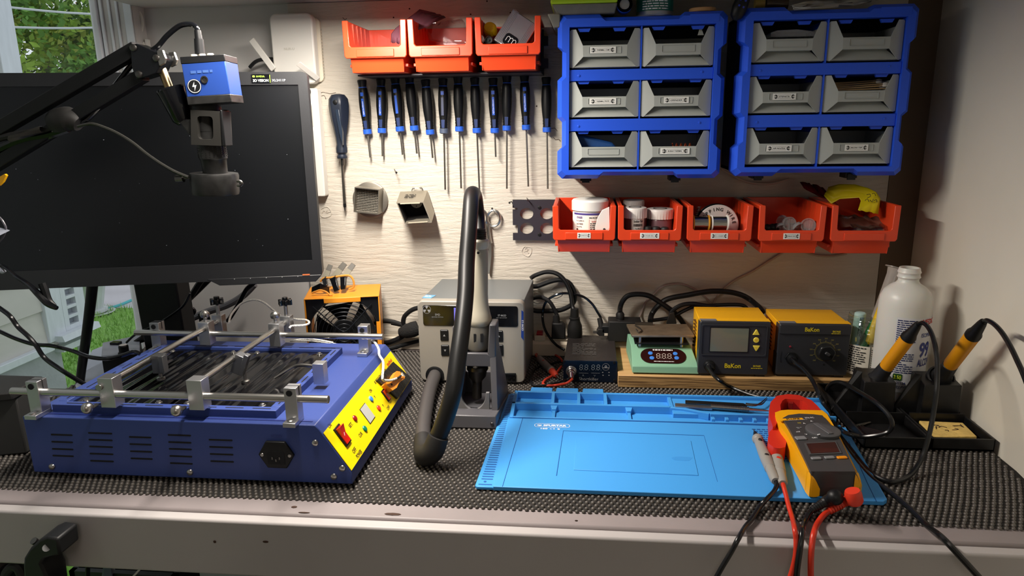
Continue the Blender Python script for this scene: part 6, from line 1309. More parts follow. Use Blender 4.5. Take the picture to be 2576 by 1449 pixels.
# ================================================================== HOT AIR STATION
m_bz = mat('station_bezel', '8d887f', .42, bump=(300, .05)); m_sm = mat('station_metal', '6b6f70', .4, metal=.2, spec=.5)
sx0, sx1, sy, sz0, sz1 = -.2955, -.1000, 1.213, BZ+.006, 1.0600
t = thing('hot_air_station', 'grey hot air rework station with dark glossy display panel against the wall', 'rework station', ((sx0+sx1)/2, 1.31, BZ))
obj('front_bezel', MB().prism(rrect(sx0, sx1, sz0, sz1, .010, 5), sy, sy+.022, 'y'), m_bz, t, bevel=.002)
obj('metal_case', MB().hexa([(sx0+.004, sy+.0222, sz0+.003), (sx1-.001, sy+.0222, sz0+.003), (sx1+.004, 1.398, sz0+.003), (sx0+.010, 1.398, sz0+.003)], [(sx0+.004, sy+.0222, sz1-.001), (sx1-.001, sy+.0222, sz1-.001), (sx1+.004, 1.398, sz1-.001), (sx0+.010, 1.398, sz1-.001)]), m_sm, t, bevel=.001)
for x in (sx0+.02, sx1-.02):
    for y in (sy+.02, 1.38): obj('foot', MB().cyl((x, y, BZ+.0032), (x, y, sz0+.004), .008, n=14), m_rub, t)
def sp2(u, v, y=sy): return at(u, v, y=y)
a, c = sp2(1063, 766), sp2(1303, 822); yp = sy-.0012
gp = obj('gloss_panel', MB().prism(rrect(a.x, c.x, c.z, a.z-.001, .004, 4), yp, sy+.001, 'y'), m_blackg, t, bevel=.0005)
def stxt(s, u, v, w, h, mt, par, bold=0, y=None): return obj('lettering', txt_mb(MB(), s, FRONT(sp2(u, v).x, (yp if y is None else y)-.0004, sp2(u, v).z), w, h, bold), mt, par)
stxt('SMD', 1101, 791, .009, .0038, m_inkg, gp); stxt('REWORK STATION', 1101, 797, .021, .0018, m_inkg, gp); stxt('ST-862D', 1263, 793, .015, .0034, m_inkg, gp); stxt('HOT AIR SYSTEM', 1262, 799, .019, .0014, m_inkg, gp)
c = sp2(1074, 778); b = MB()
for i in range(3):
    a_ = R(90+120*i); b.prism([(c.x+.0062*math.cos(a_-.45), c.z+.0062*math.sin(a_-.45)), (c.x+.0068*math.cos(a_), c.z+.0068*math.sin(a_)), (c.x+.0062*math.cos(a_+.45), c.z+.0062*math.sin(a_+.45)), (c.x+.001*math.cos(a_), c.z+.001*math.sin(a_))], yp-.0006, yp-.0001, 'y')
b.lathe([(.0076, 0), (.0070, 0)], (c.x, yp-.0004, c.z), (0, -1, 0), 28, False); obj('fan_emblem', b, m_inkg, gp)
a, c = sp2(1142, 774), sp2(1166, 816); obj('lit_display', MB().box(a.x, c.x, yp-.0005, yp+.0002, c.z, a.z), mat('display_glow', '6a68c8', .4, emit=('5a58c0', .35)), gp)
def upbtn(u, v, up_=True):
    p = sp2(u, v); bb = obj('push_button', MB().prism(rrect(p.x-.0075, p.x+.0075, p.z-.0105, p.z+.0105, .0015, 2), sy-.0016, sy+.001, 'y'), m_black, t, bevel=.0005)
    s_ = 1 if up_ else -1; obj('arrow_print', MB().add([(p.x-.0022, sy-.0019, p.z-.0018*s_), (p.x+.0022, sy-.0019, p.z-.0018*s_), (p.x, sy-.0019, p.z+.0022*s_)], [(0, 1, 2)]).box(p.x-.006, p.x+.006, sy-.0021, sy-.0015, p.z+.0088, p.z+.0096), m_inkg, bb)
upbtn(1118, 843); upbtn(1120, 881, False); upbtn(1255, 845); upbtn(1256, 880, False)
a, c = sp2(1309, 780), sp2(1316, 856); bs = obj('side_strip', MB().prism([(a.x+.002, a.z), (c.x+.001, a.z-.003), (c.x+.0010, c.z), (a.x+.001, c.z+.006)], sy-.0008, sy+.0005, 'y'), mat('strip_blue', '1f3a86', .4), t)
obj('lettering', txt_mb(MB(), 'ST-862D', frame((c.x-.0005, sy-.0011, (a.z+c.z)/2), (0, 0, -1), (1, 0, 0)), .020, .0030, .01), m_inkw, bs)
p = sp2(1284, 949); sw = obj('power_switch', MB().prism(rrect(p.x-.0105, p.x+.0105, p.z-.0085, p.z+.0085, .001, 2), sy-.002, sy+.001, 'y'), m_black, t, bevel=.0005)
obj('rocker', MB().hexa([(p.x-.0085, sy-.002, p.z-.006), (p.x+.0085, sy-.002, p.z-.006), (p.x+.0085, sy-.001, p.z-.006), (p.x-.0085, sy-.001, p.z-.006)], [(p.x-.0085, sy-.002, p.z+.006), (p.x+.0085, sy-.0045, p.z+.006), (p.x+.0085, sy-.001, p.z+.006), (p.x-.0085, sy-.001, p.z+.006)]), m_blackg, sw)
obj('outlet_ring', MB().lathe([(.0175, 0), (.0170, .003), (.0140, .004)], tuple(sp2(1094, 944)), (0, -1, 0), 30), m_black, t)
q = [at(u, v, z=sz1) for u, v in ((1062, 748), (1083, 750), (1097, 742), (1072, 741))]
stk = obj('sticker', MB().prism([(p.x, p.y) for p in q], sz1-.0012, sz1-.0004, 'z'), mat('sticker_blue', '5f93c4', .5), t)
obj('small_print', micro(MB(), frame((q[0].x+.003, q[2].y-.004, sz1-.0002), (1, 0, 0), (0, 1, 0)), .014, .010, 3, .5, 6), m_inkw, stk)
# ---- hose, joint and hand piece: one thing lying in its cradle
t = thing('hot_air_handpiece', 'cream hot air hand piece standing nozzle down with its thick black hose arching over', 'hot air gun', tuple(at(1205, 900, y=1.09)))
m_hs = mat('hose_black', '121212', .42, spec=.35); m_hsg = mat('hose_grey', '3f3c3c', .5); m_hp = mat('handpiece_cream', 'a39c8c', .42)
obj('hose', MB().tube([at(1097, 1110, y=.895), at(1118, 1060, y=.90), at(1140, 985, y=.91), at(1152, 900, y=.935), at(1163, 820, y=.965), at(1171, 740, y=1.0), at(1174, 660, y=1.035), at(1180, 580, y=1.065), at(1184, 520, y=1.095), at(1186, 494, y=1.12), at(1190, 487, y=1.145), at(1196, 497, y=1.168), at(1203, 545, y=1.165), at(1207, 590, y=1.14)], [.0125]*11+[.0120, .0110, .0095], 20, 8), m_hs, t)
obj('hose', MB().tube([at(1094, 944, y=1.21), at(1090, 955, y=1.18), at(1080, 985, y=1.13), at(1070, 1035, y=1.05), at(1064, 1085, y=.98), at(1066, 1130, y=.925)], .0115, 18, 6), m_hsg, t)
obj('joint', MB().tube([at(1064, 1105, y=.945), at(1066, 1132, y=.915), at(1072, 1144, y=.895), at(1090, 1132, y=.890), at(1103, 1098, y=.893)], [.0135, .0150, .0165, .0160, .0145], 20, 6), m_rub, t)
h0, h1 = at(1208, 592, y=1.105), at(1200, 990, y=1.085); hd = (h1-h0).normalized()
HL = (h1-h0).length
def hz(v): return (at(1205, v, y=1.1)-h0).length*(1 if v > 592 else -1)
obj('strain_relief', MB().lathe([(.0085, -.010), (.0090, 0), (.0092, hz(612))], h0, hd, 24), m_rub, t)
b = MB()
for i in range(4): b.lathe([(.0098, hz(592)+i*.0034), (.0098, hz(592)+i*.0034+.0018)], h0, hd, 24)
obj('relief_rib', b, m_rub, t)
obj('collar', MB().lathe([(.0120, hz(596)), (.0150, hz(604)), (.0150, hz(616)), (.0130, hz(622)), (.0125, hz(626))], h0, hd, 28), mat('collar_cream', 'c9c2b0', .4), t, bevel=.0006)
obj('grip', MB().lathe([(.0125, hz(624)), (.0135, hz(640)), (.0140, hz(690)), (.0145, hz(740)), (.0158, hz(765)), (.0185, hz(783)), (.0215, hz(798)), (.0215, hz(806)), (.0190, hz(812)), (.0165, hz(816))], h0, hd, 32), m_hp, t)
obj('grip_button', MB().lathe([(.0022, 0), (.0022, .0006)], at(1203, 636, y=1.0885), (0, -1, 0), 14), m_ink, t)
obj('lower_sleeve', MB().lathe([(.0175, hz(814)), (.0185, hz(818)), (.0185, hz(868)), (.0160, hz(874))], h0, hd, 30), mat('sleeve_grey', '6a665e', .45), t)
for du in (-10, 7): obj('air_slot', MB().cbox(at(1205+du, 850, y=1.0755), (.0040, .0035, .014)), m_slot, t)
obj('nozzle', MB().lathe([(.0125, hz(872)), (.0125, hz(905)), (.0120, hz(910)), (.0175, hz(914)), (.0180, hz(922)), (.0155, hz(928)), (.0145, hz(940)), (.0088, hz(950)), (.0080, hz(955)), (.0080, hz(992))], h0, hd, 30), mat('burnt_steel', '3a3632', .35, metal=.8), t)
# ---- cradle
m_cr = mat('cradle_grey', '4c4b4f', .42, bump=(400, .05))
t = thing('handpiece_cradle', 'dark grey plastic cradle holding the hot air hand piece in front of the station', 'stand', tuple(at(1190, 1070, z=BZ)))
cx_ = -.1690
X = lambda u, v, y: at(u, v, y=y).x
yl, yh = 1.018, 1.125
obj('base', MB().hexa([(cx_-.043, yl, BZ+.0035), (cx_+.040, yl, BZ+.0035), (cx_+.046, yh+.05, BZ+.0035), (cx_-.047, yh+.05, BZ+.0035)], [(cx_-.041, yl+.003, BZ+.024), (cx_+.038, yl+.003, BZ+.024), (cx_+.042, yl+.030, BZ+.024), (cx_-.044, yl+.030, BZ+.024)]), m_cr, t, bevel=.0015)
obj('floor_plate', MB().box(cx_-.042, cx_+.042, yl+.03, yh+.05, BZ+.0035, BZ+.010), m_cr, t)
for s_ in (-1, 1):
    xo = cx_+s_*.040; xi = cx_+s_*.030
    obj('side_wall', MB().hexa([(min(xo, xi), yl+.022, BZ+.01), (max(xo, xi), yl+.022, BZ+.01), (max(xo, xi)+.002*s_, yh+.05, BZ+.01), (min(xo, xi)+.002*s_, yh+.05, BZ+.01)],
        [(min(xo, xi)-s_*.006, 1.070, 1.020), (max(xo, xi)-s_*.006, 1.070, 1.020), (max(xo, xi)-s_*.006, 1.112, 1.020), (min(xo, xi)-s_*.006, 1.112, 1.020)]), m_cr, t, bevel=.001)
    obj('prong', MB().hexa([(cx_+s_*.0275-.007, 1.066, 1.005), (cx_+s_*.0275+.007, 1.066, 1.005), (cx_+s_*.0275+.007, 1.112, 1.005), (cx_+s_*.0275-.007, 1.112, 1.005)],
        [(cx_+s_*.0300-.0055, 1.068, 1.058+.002*s_), (cx_+s_*.0300+.0055, 1.068, 1.058+.002*s_), (cx_+s_*.0300+.0055, 1.105, 1.058+.002*s_), (cx_+s_*.0300-.0055, 1.105, 1.058+.002*s_)]), m_cr, t, bevel=.002)
obj('cross_piece', MB().prism([(cx_-.030, 1.006), (cx_-.030, .990), (cx_+.030, .990), (cx_+.030, 1.006), (cx_+.020, 1.012), (cx_-.020, 1.012)], 1.066, 1.074, 'y'), m_cr, t, bevel=.001); obj('rear_cross_piece', MB().box(cx_-.030, cx_+.030, 1.105, 1.112, .990, 1.015), m_cr, t, bevel=.001)
n = 14; U = [(cx_-.030, BZ+.022), (cx_-.030, BZ+.052)]; U += [(cx_-.001-.0205*math.cos(math.pi*i/n), BZ+.052-.030*math.sin(math.pi*i/n)) for i in range(n+1)]; U += [(cx_+.025, BZ+.052), (cx_+.025, BZ+.022)]
obj('half_round_rest', MB().prism(U, 1.048, 1.054, 'y'), mat('cradle_light', '6b6a6c', .45), t, bevel=.0006)
obj('back_strut', MB().box(cx_-.035, cx_+.035, 1.150, 1.158, BZ+.01, BZ+.05), m_cr, t, bevel=.001)
obj('screw', MB().lathe([(.003, 0), (.0025, .001)], at(1238, 1067, y=yl+.0005), (0, -1, 0), 12), m_dsteel, t)
# ================================================================== SHORTKILLER BOX
m_sk = mat('shortkiller_case', '35302f', .4, metal=.3, bump=(300, .1)); m_skf = mat('shortkiller_face', '0b1626', .22)
kx0, kx1, ky, kz0, kz1 = -.0300, .0690, 1.231, BZ+.004, .9445
t = thing('short_circuit_finder', 'small black box with blue black digit front beside the wooden riser', 'power unit', ((kx0+kx1)/2, 1.32, BZ))
obj('case', MB().hexa([(kx0+.001, ky+.003, kz0), (kx1-.001, ky+.003, kz0), (kx1+.002, 1.397, kz0), (kx0+.006, 1.397, kz0)], [(kx0+.001, ky+.003, kz1), (kx1-.001, ky+.003, kz1), (kx1+.002, 1.397, kz1-.002), (kx0+.006, 1.397, kz1-.002)]), m_sk, t, bevel=.001)
fc = obj('face_plate', MB().prism(rrect(kx0, kx1, kz0, kz1+.0005, .001, 2), ky, ky+.003, 'y'), m_skf, t, bevel=.0005)
SF = lambda u, v: FRONT(at(u, v, y=ky).x, ky-.0004, at(u, v, y=ky).z)
def seg7(mb, M4, w, h, tk):
    for (x0, y0, x1, y1) in ((-w/2, h/2, w/2, h/2), (-w/2, 0, w/2, 0), (-w/2, -h/2, w/2, -h/2), (-w/2, 0, -w/2, h/2), (w/2, 0, w/2, h/2), (-w/2, -h/2, -w/2, 0), (w/2, -h/2, w/2, 0)):
        g = tk*.7
        if x0 == x1: q = [(x0-tk/2, y0+g), (x0+tk/2, y0+g), (x0+tk/2, y1-g), (x0-tk/2, y1-g)]
        else: q = [(x0+g, y0-tk/2), (x1-g, y0-tk/2), (x1-g, y0+tk/2), (x0+g, y0+tk/2)]
        sk_ = h*.0; mb.add([M4 @ Vector((p[0]+p[1]*.06, p[1], 0)) for p in q], [(0, 1, 2, 3)])
    return mb
m_seg = mat('segment_grey', '7d868c', .5)
for u in (1462, 1475, 1492, 1505): obj('digit', seg7(MB(), SF(u, 924), .0050, .0095, .0011), m_seg, fc)
b = MB()
for u in (1469, 1483, 1499, 1512): b.cbox(at(u, 931, y=ky-.0004), (.0008, .0003, .0008))
obj('decimal_point', b, m_seg, fc)
b = MB(); 
for ua, ub in ((1457, 1480), (1487, 1509)): p, q = at(ua, 938, y=ky), at(ub, 938, y=ky); b.box(p.x, q.x, ky-.0005, ky-.0003, p.z-.0002, p.z+.0002)
obj('underline', b, m_inkg, fc)
for s_, u, v, w, h in (('A', 1467, 944, .0035, .0035), ('V', 1496, 945, .0035, .0035), ('Shortkiller', 1481, 953, .036, .0055)):
    obj('lettering', txt_mb(MB(), s_, SF(u, v), w, h, .0), m_inkg if len(s_) > 1 else m_seg, fc)
c = at(1524, 923, y=ky); b = MB().lathe([(.0068, .0003), (.0063, .0003)], (c.x, ky, c.z), (0, -1, 0), 30, False).lathe([(.0022, .0003), (.0010, .0003)], (c.x, ky, c.z+.001), (0, -1, 0), 16, False).box(c.x-.0055, c.x+.0055, ky-.0005, ky-.0003, c.z-.0022, c.z-.0010); obj('round_logo', b, m_inkg, fc)
b = MB()
for u, v in ((1516, 937), (1532, 937), (1517, 944), (1532, 944)): b.cbox(at(u, v, y=ky-.0003), (.0022, .0003, .0014))
obj('small_print', b, m_inkg, fc)
for u, v in ((1419, 910), (1545, 912), (1419, 955), (1546, 957)): obj('screw', MB().lathe([(.0025, 0), (.0022, .0008)], at(u, v, y=ky), (0, -1, 0), 14), m_black, fc)
TFm = frame((kx0+.03, 1.372, kz1-.0002), (1, 0, 0), (0, 1, 0))
obj('top_print', micro(MB(), lift(frame((kx0+.016, 1.335, kz1+.0000), (1, 0, 0), (0, 1, 0)), .0004), .050, .070, 10, .32, 12), mat('dim_print', '6a6866', .5), t)
c = at(1437, 933, y=ky); obj('round_socket', MB().lathe([(.0100, 0), (.0100, .002), (.0085, .002), (.0085, .007), (.0070, .008), (.0072, .014), (.0060, .016)], c, (0, -1, 0), 24), m_steel, t, bevel=.0004)
t = thing('probe_leads', 'red and black probe leads plugged into the small black box with digits', 'leads', tuple(c))
obj('plug', MB().cyl(c+Vector((0, -.015, 0)), c+Vector((.001, -.026, -.006)), .0052, .0048, 18), m_steel, t)
m_redc = mat('red_cable', 'c8402c', .35)
e = c+Vector((.001, -.026, -.006))
obj('red_lead', MB().tube([e, at(1438, 955, y=1.195), at(1425, 964, y=1.185), at(1400, 969, z=BZ+.006), at(1380, 970, z=BZ+.006), at(1366, 966, z=BZ+.006), at(1372, 955, z=BZ+.006), at(1388, 946, z=BZ+.005), at(1402, 935, z=BZ+.006), at(1412, 922, z=BZ+.006)], .0024, 9), m_redc, t)
obj('black_lead', MB().tube([e+Vector((-.002, 0, .002)), at(1428, 954, y=1.19), at(1410, 960, z=BZ+.010), at(1385, 966, z=BZ+.008), at(1360, 970, z=BZ+.006), at(1340, 968, z=BZ+.006), at(1335, 950, z=BZ+.005), at(1345, 930, z=BZ+.005), at(1370, 918, z=BZ+.005), at(1395, 913, z=BZ+.005), at(1412, 908, z=BZ+.005)], .0021, 9), m_black, t)
t = thing('red_probe', 'grey test probe with red tip lying left of the small black digit box', 'test probe', tuple(at(1385, 930, z=BZ)))
p0, p1 = at(1354, 900, z=BZ+.011), at(1407, 952, z=BZ+.008); d = p1-p0; Lp = d.length
m_pg = mat('probe_grey', '8d8a84', .45)
obj('handle', MB().lathe([(.004, 0), (.0068, .006), (.0074, Lp*.3), (.0070, Lp*.58), (.0080, Lp*.60), (.0080, Lp*.64), (.0066, Lp*.66)], p0, d, 20), m_pg, t)
obj('red_collar', MB().lathe([(.0062, Lp*.65), (.0070, Lp*.67), (.0058, Lp*.84), (.0035, Lp*.88)], p0, d, 20), m_redc, t)
obj('needle', MB().lathe([(.0020, Lp*.86), (.0014, Lp*.95), (.0002, Lp)], p0, d, 12), m_steel, t)
obj('red_dot', MB().ball(p0+d*.27+Vector((0, -.003, .0062)), .0030, 12, 8, (1, .8, .5)), m_redc, t)
obj('red_lead', MB().tube([p0, at(1348, 892, z=BZ+.008), at(1365, 888, z=BZ+.006), at(1390, 890, z=BZ+.006), at(1408, 900, z=BZ+.006), at(1414, 908, z=BZ+.006)], .0024, 9), m_redc, t)
# ================================================================== POWER STRIP, PLUGS, CABLES ALONG THE WALL
m_ps = mat('strip_cream', 'c4b8a3', .45)
t = thing('power_strip', 'long cream power strip with a red lit switch lying along the wall', 'power strip', (.03, 1.375, BZ))
zs = .9365; xa, xb = -.098, .150
obj('body', MB().prism([(1.372, BZ+.0035), (1.404, BZ+.0035), (1.404, zs-.001), (1.380, zs), (1.373, zs-.008)], xa, xb, 'x'), m_ps, t, bevel=.002)
p = at(1358, 832, y=1.385); obj('switch_frame', MB().cbox((p.x, 1.388, zs+.004), (.022, .024, .012)), m_ps, t, bevel=.001)
obj('rocker_switch', MB().cbox((p.x, 1.385, zs+.011), (.013, .016, .009), rotm(10, 0, 0)), mat('switch_dark_red', '8c1420', .15, coat=.6), t, bevel=.001)
obj('socket_plate', MB().box(-.06, .140, 1.3765, 1.403, zs-.0005, zs+.003), m_ps, t, bevel=.001)
def plugup(lab, u, v0, v1, y, w, nm='mains_plug', neck=None):
    p1 = at(u, v1, y=y); p0 = at(u, v0, y=y); t = thing(nm, lab, 'plug', tuple(p1), 0, 'black mains plugs')
    return t, p0, p1
pts = [(1346, 750), (1362, 748), (1380, 760), (1398, 780), (1404, 800)]
t, p0, p1 = plugup('flat black mains plug in the power strip beside the station', 1405, 802, 850, 1.386, .03)
obj('body', MB().prism([(p1.x-.0145, zs+.0035), (p1.x+.0145, zs+.0035), (p1.x+.0145, zs+.030), (p1.x+.008, zs+.037), (p1.x-.0130, zs+.037)], 1.374, 1.394, 'y'), m_rub, t, bevel=.002)
obj('neck', MB().cyl((p1.x-.004, 1.384, zs+.036), (p1.x-.005, 1.384, zs+.052), .0075, .0065, 16), m_rub, t)
obj('cord', MB().tube([(p1.x-.005, 1.384, zs+.050)]+[at(u, v, y=y_) for u, v, y_ in ((1400, 790, 1.386), (1385, 762, 1.392), (1368, 750, 1.40), (1350, 748, 1.41), (1330, 756, 1.415))], .0042, 10), m_black, t)
t, p0, p1 = plugup('round black mains plug in the power strip, right of the flat plug', 1446, 782, 850, 1.386, .03)
obj('body', MB().lathe([(.0150, zs+.0035), (.0155, zs+.015), (.0145, zs+.030), (.0105, zs+.040), (.0100, zs+.044)], (p1.x, 1.386, 0), (0, 0, 1), 24), m_rub, t)
obj('neck', MB().lathe([(.0108, zs+.044), (.0108, zs+.047), (.0088, zs+.048), (.0082, zs+.066)], (p1.x-.001, 1.386, 0), (0, 0, 1), 20), m_rub, t)
obj('cord', MB().tube([(p1.x-.002, 1.386, zs+.062)]+[at(u, v, y=y_) for u, v, y_ in ((1440, 770, 1.392), (1434, 735, 1.40), (1420, 705, 1.405), (1400, 688, 1.41), (1375, 684, 1.415), (1348, 692, 1.415), (1335, 700, 1.41))], .0045, 10), m_black, t)
cable('wall_cable', 'black cable making the widest loop on the wall right of the station', ((1330, 718), (1350, 720), (1385, 708), (1410, 704), (1432, 712), (1445, 735), (1445, 755), (1436, 768), (1410, 780), (1380, 782), (1350, 782), (1330, 776)), 1.414, .0050, m_black, 'looped cables right of the station', 10)
cable('thin_wall_cable', 'thin black lead looping down to the small black digit box from the adaptor', ((1512, 800), (1503, 785), (1490, 765), (1470, 748), (1445, 740, 1.405), (1415, 738, 1.40), (1390, 746, 1.40), (1372, 762, 1.40), (1365, 790, 1.40), (1368, 820, 1.39), (1380, 845, 1.38), (1400, 868, 1.37), (1420, 880, 1.36)), 1.40, .0026, m_blackg, None)
t = thing('mains_adaptor', 'black adaptor block with plugs standing on the power strip end behind the green hot plate', 'adaptor', tuple(at(1560, 850, y=1.37)))
q = at(1545, 840, y=1.372); q1 = at(1590, 815, y=1.372)
obj('block', MB().box(q.x-.012, q1.x+.018, 1.360, 1.398, zs+.004, q1.z+.008), m_rub, t, bevel=.002)
obj('ribbed_top', MB().box(q.x-.025, q.x+.022, 1.362, 1.386, q.z+.004, q.z+.019), m_black, t, bevel=.0015)
b = MB()
for i in range(7): b.box(q.x+.001+i*.0035, q.x+.0025+i*.0035, 1.3605, 1.362, q.z+.007+.002*(i % 2), q.z+.014+.002*(i % 2))
obj('grip_rib', b, m_inkg, t)
p = at(1500, 832, y=1.372); obj('plug_front', MB().prism([(p.x, p.z-.003), (p.x+.006, p.z-.008), (p.x+.016, p.z-.008), (p.x+.016, p.z+.006), (p.x+.004, p.z+.006)], 1.362, 1.384, 'y'), m_rub, t, bevel=.001)
obj('plug_blade', MB().cbox((p.x-.002, 1.370, p.z-.001), (.009, .004, .0035)).cbox((p.x-.002, 1.380, p.z-.006), (.009, .004, .0035)), m_steel, t)
p = at(1510, 812, y=1.39); obj('lead_plug', MB().cyl(at(1508, 800, y=1.388), at(1514, 826, y=1.384), .0050, .0062, 14), m_rub, t)
p0_, p1_ = at(1560, 762, y=1.38), at(1560, 822, y=1.376)
obj('ribbed_plug', MB().lathe([(.0060, 0), (.0085, .004), (.0085, .012), (.0078, .014), (.0085, .016), (.0078, .018), (.0085, .020), (.0078, .022), (.0090, .026), (.0100, (p1_-p0_).length)], at(1560, 785, y=1.378), p1_-p0_, 20), m_rub, t)
gR = 'black mains cords behind the soldering stations'
cable('mains_cable', 'thick black cord arching from the ribbed plug down behind the green hot plate', ((1560, 788, 1.378), (1560, 775), (1566, 758), (1580, 744), (1605, 740), (1632, 744), (1655, 757), (1680, 774), (1700, 790), (1715, 808), (1722, 820)), 1.392, .0052, None, gR, 10)
cable('mains_cable', 'long thick black cord arching behind both yellow stations to the right one', ((1636, 808, 1.37), (1640, 790), (1655, 770), (1680, 752), (1730, 742), (1785, 733), (1830, 734), (1865, 742), (1890, 756), (1912, 776, 1.36), (1918, 785, 1.345)), 1.395, .0055, None, gR, 10)
cable('mains_cable', 'black cord lying lowest behind the left yellow station', ((1640, 806, 1.375), (1665, 803), (1690, 798), (1720, 782), (1750, 770), (1790, 768), (1840, 766), (1868, 768), (1880, 777)), 1.385, .0038, None, gR, 9)
cable('mains_cable', 'short black cord looping between the other cords above the hot plate', ((1690, 800, 1.37), (1688, 788), (1700, 775), (1720, 766), (1745, 764), (1770, 768), (1800, 772)), 1.378, .0044, None, gR, 9)
t = thing('cord_plug', 'black appliance plug behind the green hot plate', 'plug', tuple(at(1690, 808, y=1.37)))
obj('body', MB().hexa([at(1676, 815, y=1.36), at(1702, 815, y=1.36), at(1702, 812, y=1.375), at(1676, 812, y=1.375)], [at(1684, 788, y=1.36), at(1696, 786, y=1.36), at(1696, 784, y=1.375), at(1684, 786, y=1.375)]), m_rub, t, bevel=.001)
m_pale = mat('pale_cord_grey', 'a0908a', .5)  # greyer tone for the cord arching above the hot plate
cable('pale_cable', 'pale thin cord arching on the wall above the hot plate', ((1606, 806, 1.40), (1612, 790), (1625, 760), (1645, 740), (1665, 722), (1690, 715), (1715, 715), (1745, 726), (1770, 745), (1790, 764)), 1.424, .0022, m_pale, 'pale cords on the wall', 8)
cable('pale_cable', 'pale thin cord rising to the lower bins on the wall', ((1795, 765), (1805, 745), (1820, 728), (1850, 705), (1890, 685), (1930, 660), (1975, 632)), 1.424, .0024, mat('pale_cord2', 'a89888', .5), 'pale cords on the wall', 8)
cable('pale_cable', 'pale thin cord drooping below the last lower bins', ((2005, 622), (2030, 636), (2060, 643), (2095, 644), (2130, 638)), 1.424, .0022, _M['pale_cord2'], 'pale cords on the wall', 8)
gF = 'cables between the fan and the station'
for lab, pts, r_ in (('upper black cable from the fan to the wrapped bundle', ((942, 812), (960, 808), (985, 809), (1005, 815), (1022, 822), (1035, 828)), .0050),
                     ('middle black cable from the fan to the wrapped bundle', ((950, 864), (975, 862), (998, 854), (1015, 844), (1030, 835)), .0055),
                     ('lowest black cable running behind the rework station', ((955, 880, 1.37), (985, 876, 1.38), (1020, 866), (1050, 858), (1070, 852)), .0045),
                     ('black cable rising from the wrapped bundle behind the station', ((1014, 820), (1016, 800), (1025, 788), (1040, 778), (1062, 772)), .0050),
                     ('flat black cable along the top of the wrapped bundle', ((985, 812), (1005, 816), (1025, 820), (1050, 822)), .0048)):
    cable('wall_cable', lab, pts, 1.398, r_, None, gF, 10)
t = tag(obj('cable_wrap', MB().tube([at(1006, 836, y=1.39), at(1020, 834, y=1.388), at(1038, 829, y=1.386), at(1052, 824, y=1.388)], [.009, .0145, .0165, .0150], 14, 4), mat('velcro', '151515', .9, bump=(400, .8))), 'black hook and loop wrap round the cables left of the station', 'cable wrap')
# ================================================================== WOODEN RISER AND WHAT STANDS ON IT
def wood(name, c0, c1, sc):
    M = mat(name, c0, .6); nt = M.node_tree; N = nt.nodes; L = nt.links; b = N['Principled BSDF']
    tc = N.new('ShaderNodeTexCoord'); mp = N.new('ShaderNodeMapping'); mp.inputs['Scale'].default_value = sc; L.new(tc.outputs['Object'], mp.inputs[0])
    n = N.new('ShaderNodeTexNoise'); n.inputs['Scale'].default_value = 1; n.inputs['Detail'].default_value = 5; n.inputs['Distortion'].default_value = .6; L.new(mp.outputs[0], n.inputs['Vector'])
    cr = N.new('ShaderNodeValToRGB'); cr.color_ramp.elements[0].position = .38; cr.color_ramp.elements[1].position = .62; cr.color_ramp.elements[0].color = (*lin(c1), 1); cr.color_ramp.elements[1].color = (*lin(c0), 1)
    L.new(n.outputs['Fac'], cr.inputs[0]); L.new(cr.outputs[0], b.inputs['Base Color'])
    bp = N.new('ShaderNodeBump'); bp.inputs['Strength'].default_value = .3; bp.inputs['Distance'].default_value = .001; L.new(n.outputs['Fac'], bp.inputs['Height']); L.new(bp.outputs[0], b.inputs['Normal']); return M
m_wt = wood('pine_top', 'c49e6c', 'b08a58', (6, 60, 60)); m_we = wood('pine_sawn_edge', 'b08c5a', '6a4f30', (14, 300, 420))
WZ = .9255
t = thing('wooden_riser', 'thick pine board lying on the liner under the hot plate and stations', 'wooden board', (.28, 1.30, BZ))
obj('board', MB().box(.0700, .4850, 1.2115, 1.398, BZ+.0035, WZ), m_wt, t, bevel=.001)
obj('sawn_edge', MB().box(.0704, .4846, 1.2105, 1.2120, BZ+.0038, WZ-.0008), m_we, t)
# hot plate
m_gr = mat('hotplate_green', '7fae92', .42)
hx0, hx1, hy = .0955, .2135, 1.219
t = thing('green_hot_plate', 'small green hot plate with bare metal top and oval display panel', 'hot plate', ((hx0+hx1)/2, 1.28, WZ))
b0 = WZ+.003; pfl = [(hy, b0), (1.335, b0), (1.335, b0+.036), (hy+.030, b0+.034), (hy, b0+.009)]
pfl = [(hy, b0), (1.340, b0), (1.340, b0+.037), (hy+.034, b0+.037), (hy+.004, b0+.010)]
obj('case', MB().hexa([(hx0, hy, b0), (hx1, hy, b0), (hx1-.006, 1.34, b0), (hx0-.004, 1.34, b0)], [(hx0, hy+.001, b0+.012), (hx1, hy+.001, b0+.012), (hx1-.006, 1.34, b0+.012), (hx0-.004, 1.34, b0+.012)]).hexa([(hx0, hy+.001, b0+.012), (hx1, hy+.001, b0+.012), (hx1-.006, 1.34, b0+.012), (hx0-.004, 1.34, b0+.012)], [(hx0, hy+.048, b0+.036), (hx1-.008, hy+.048, b0+.036), (hx1-.010, 1.34, b0+.036), (hx0-.002, 1.34, b0+.036)]), m_gr, t, bevel=.0008)
for x in (hx0+.01, hx1-.012):
    for y in (hy+.012, 1.33): obj('foot', MB().cyl((x, y, WZ+.0003), (x, y, b0+.002), .005, n=12), m_rub, t)
SPn = Vector((0, -.024, .047)).normalized()
so_ = Vector(((hx0+hx1)/2-.002, hy+.0245, b0+.0240)); HPF = frame(tuple(so_+SPn*.0006), (1, 0, 0), Vector((0, .047, .024)))
ov = obj('display_panel', MB().prism(rrect(-.041, .041, -.0185, .0185, .0184, 10), -.0005, .0008, 'z').xf(HPF), mat('oval_dark', '24100f', .15), t)
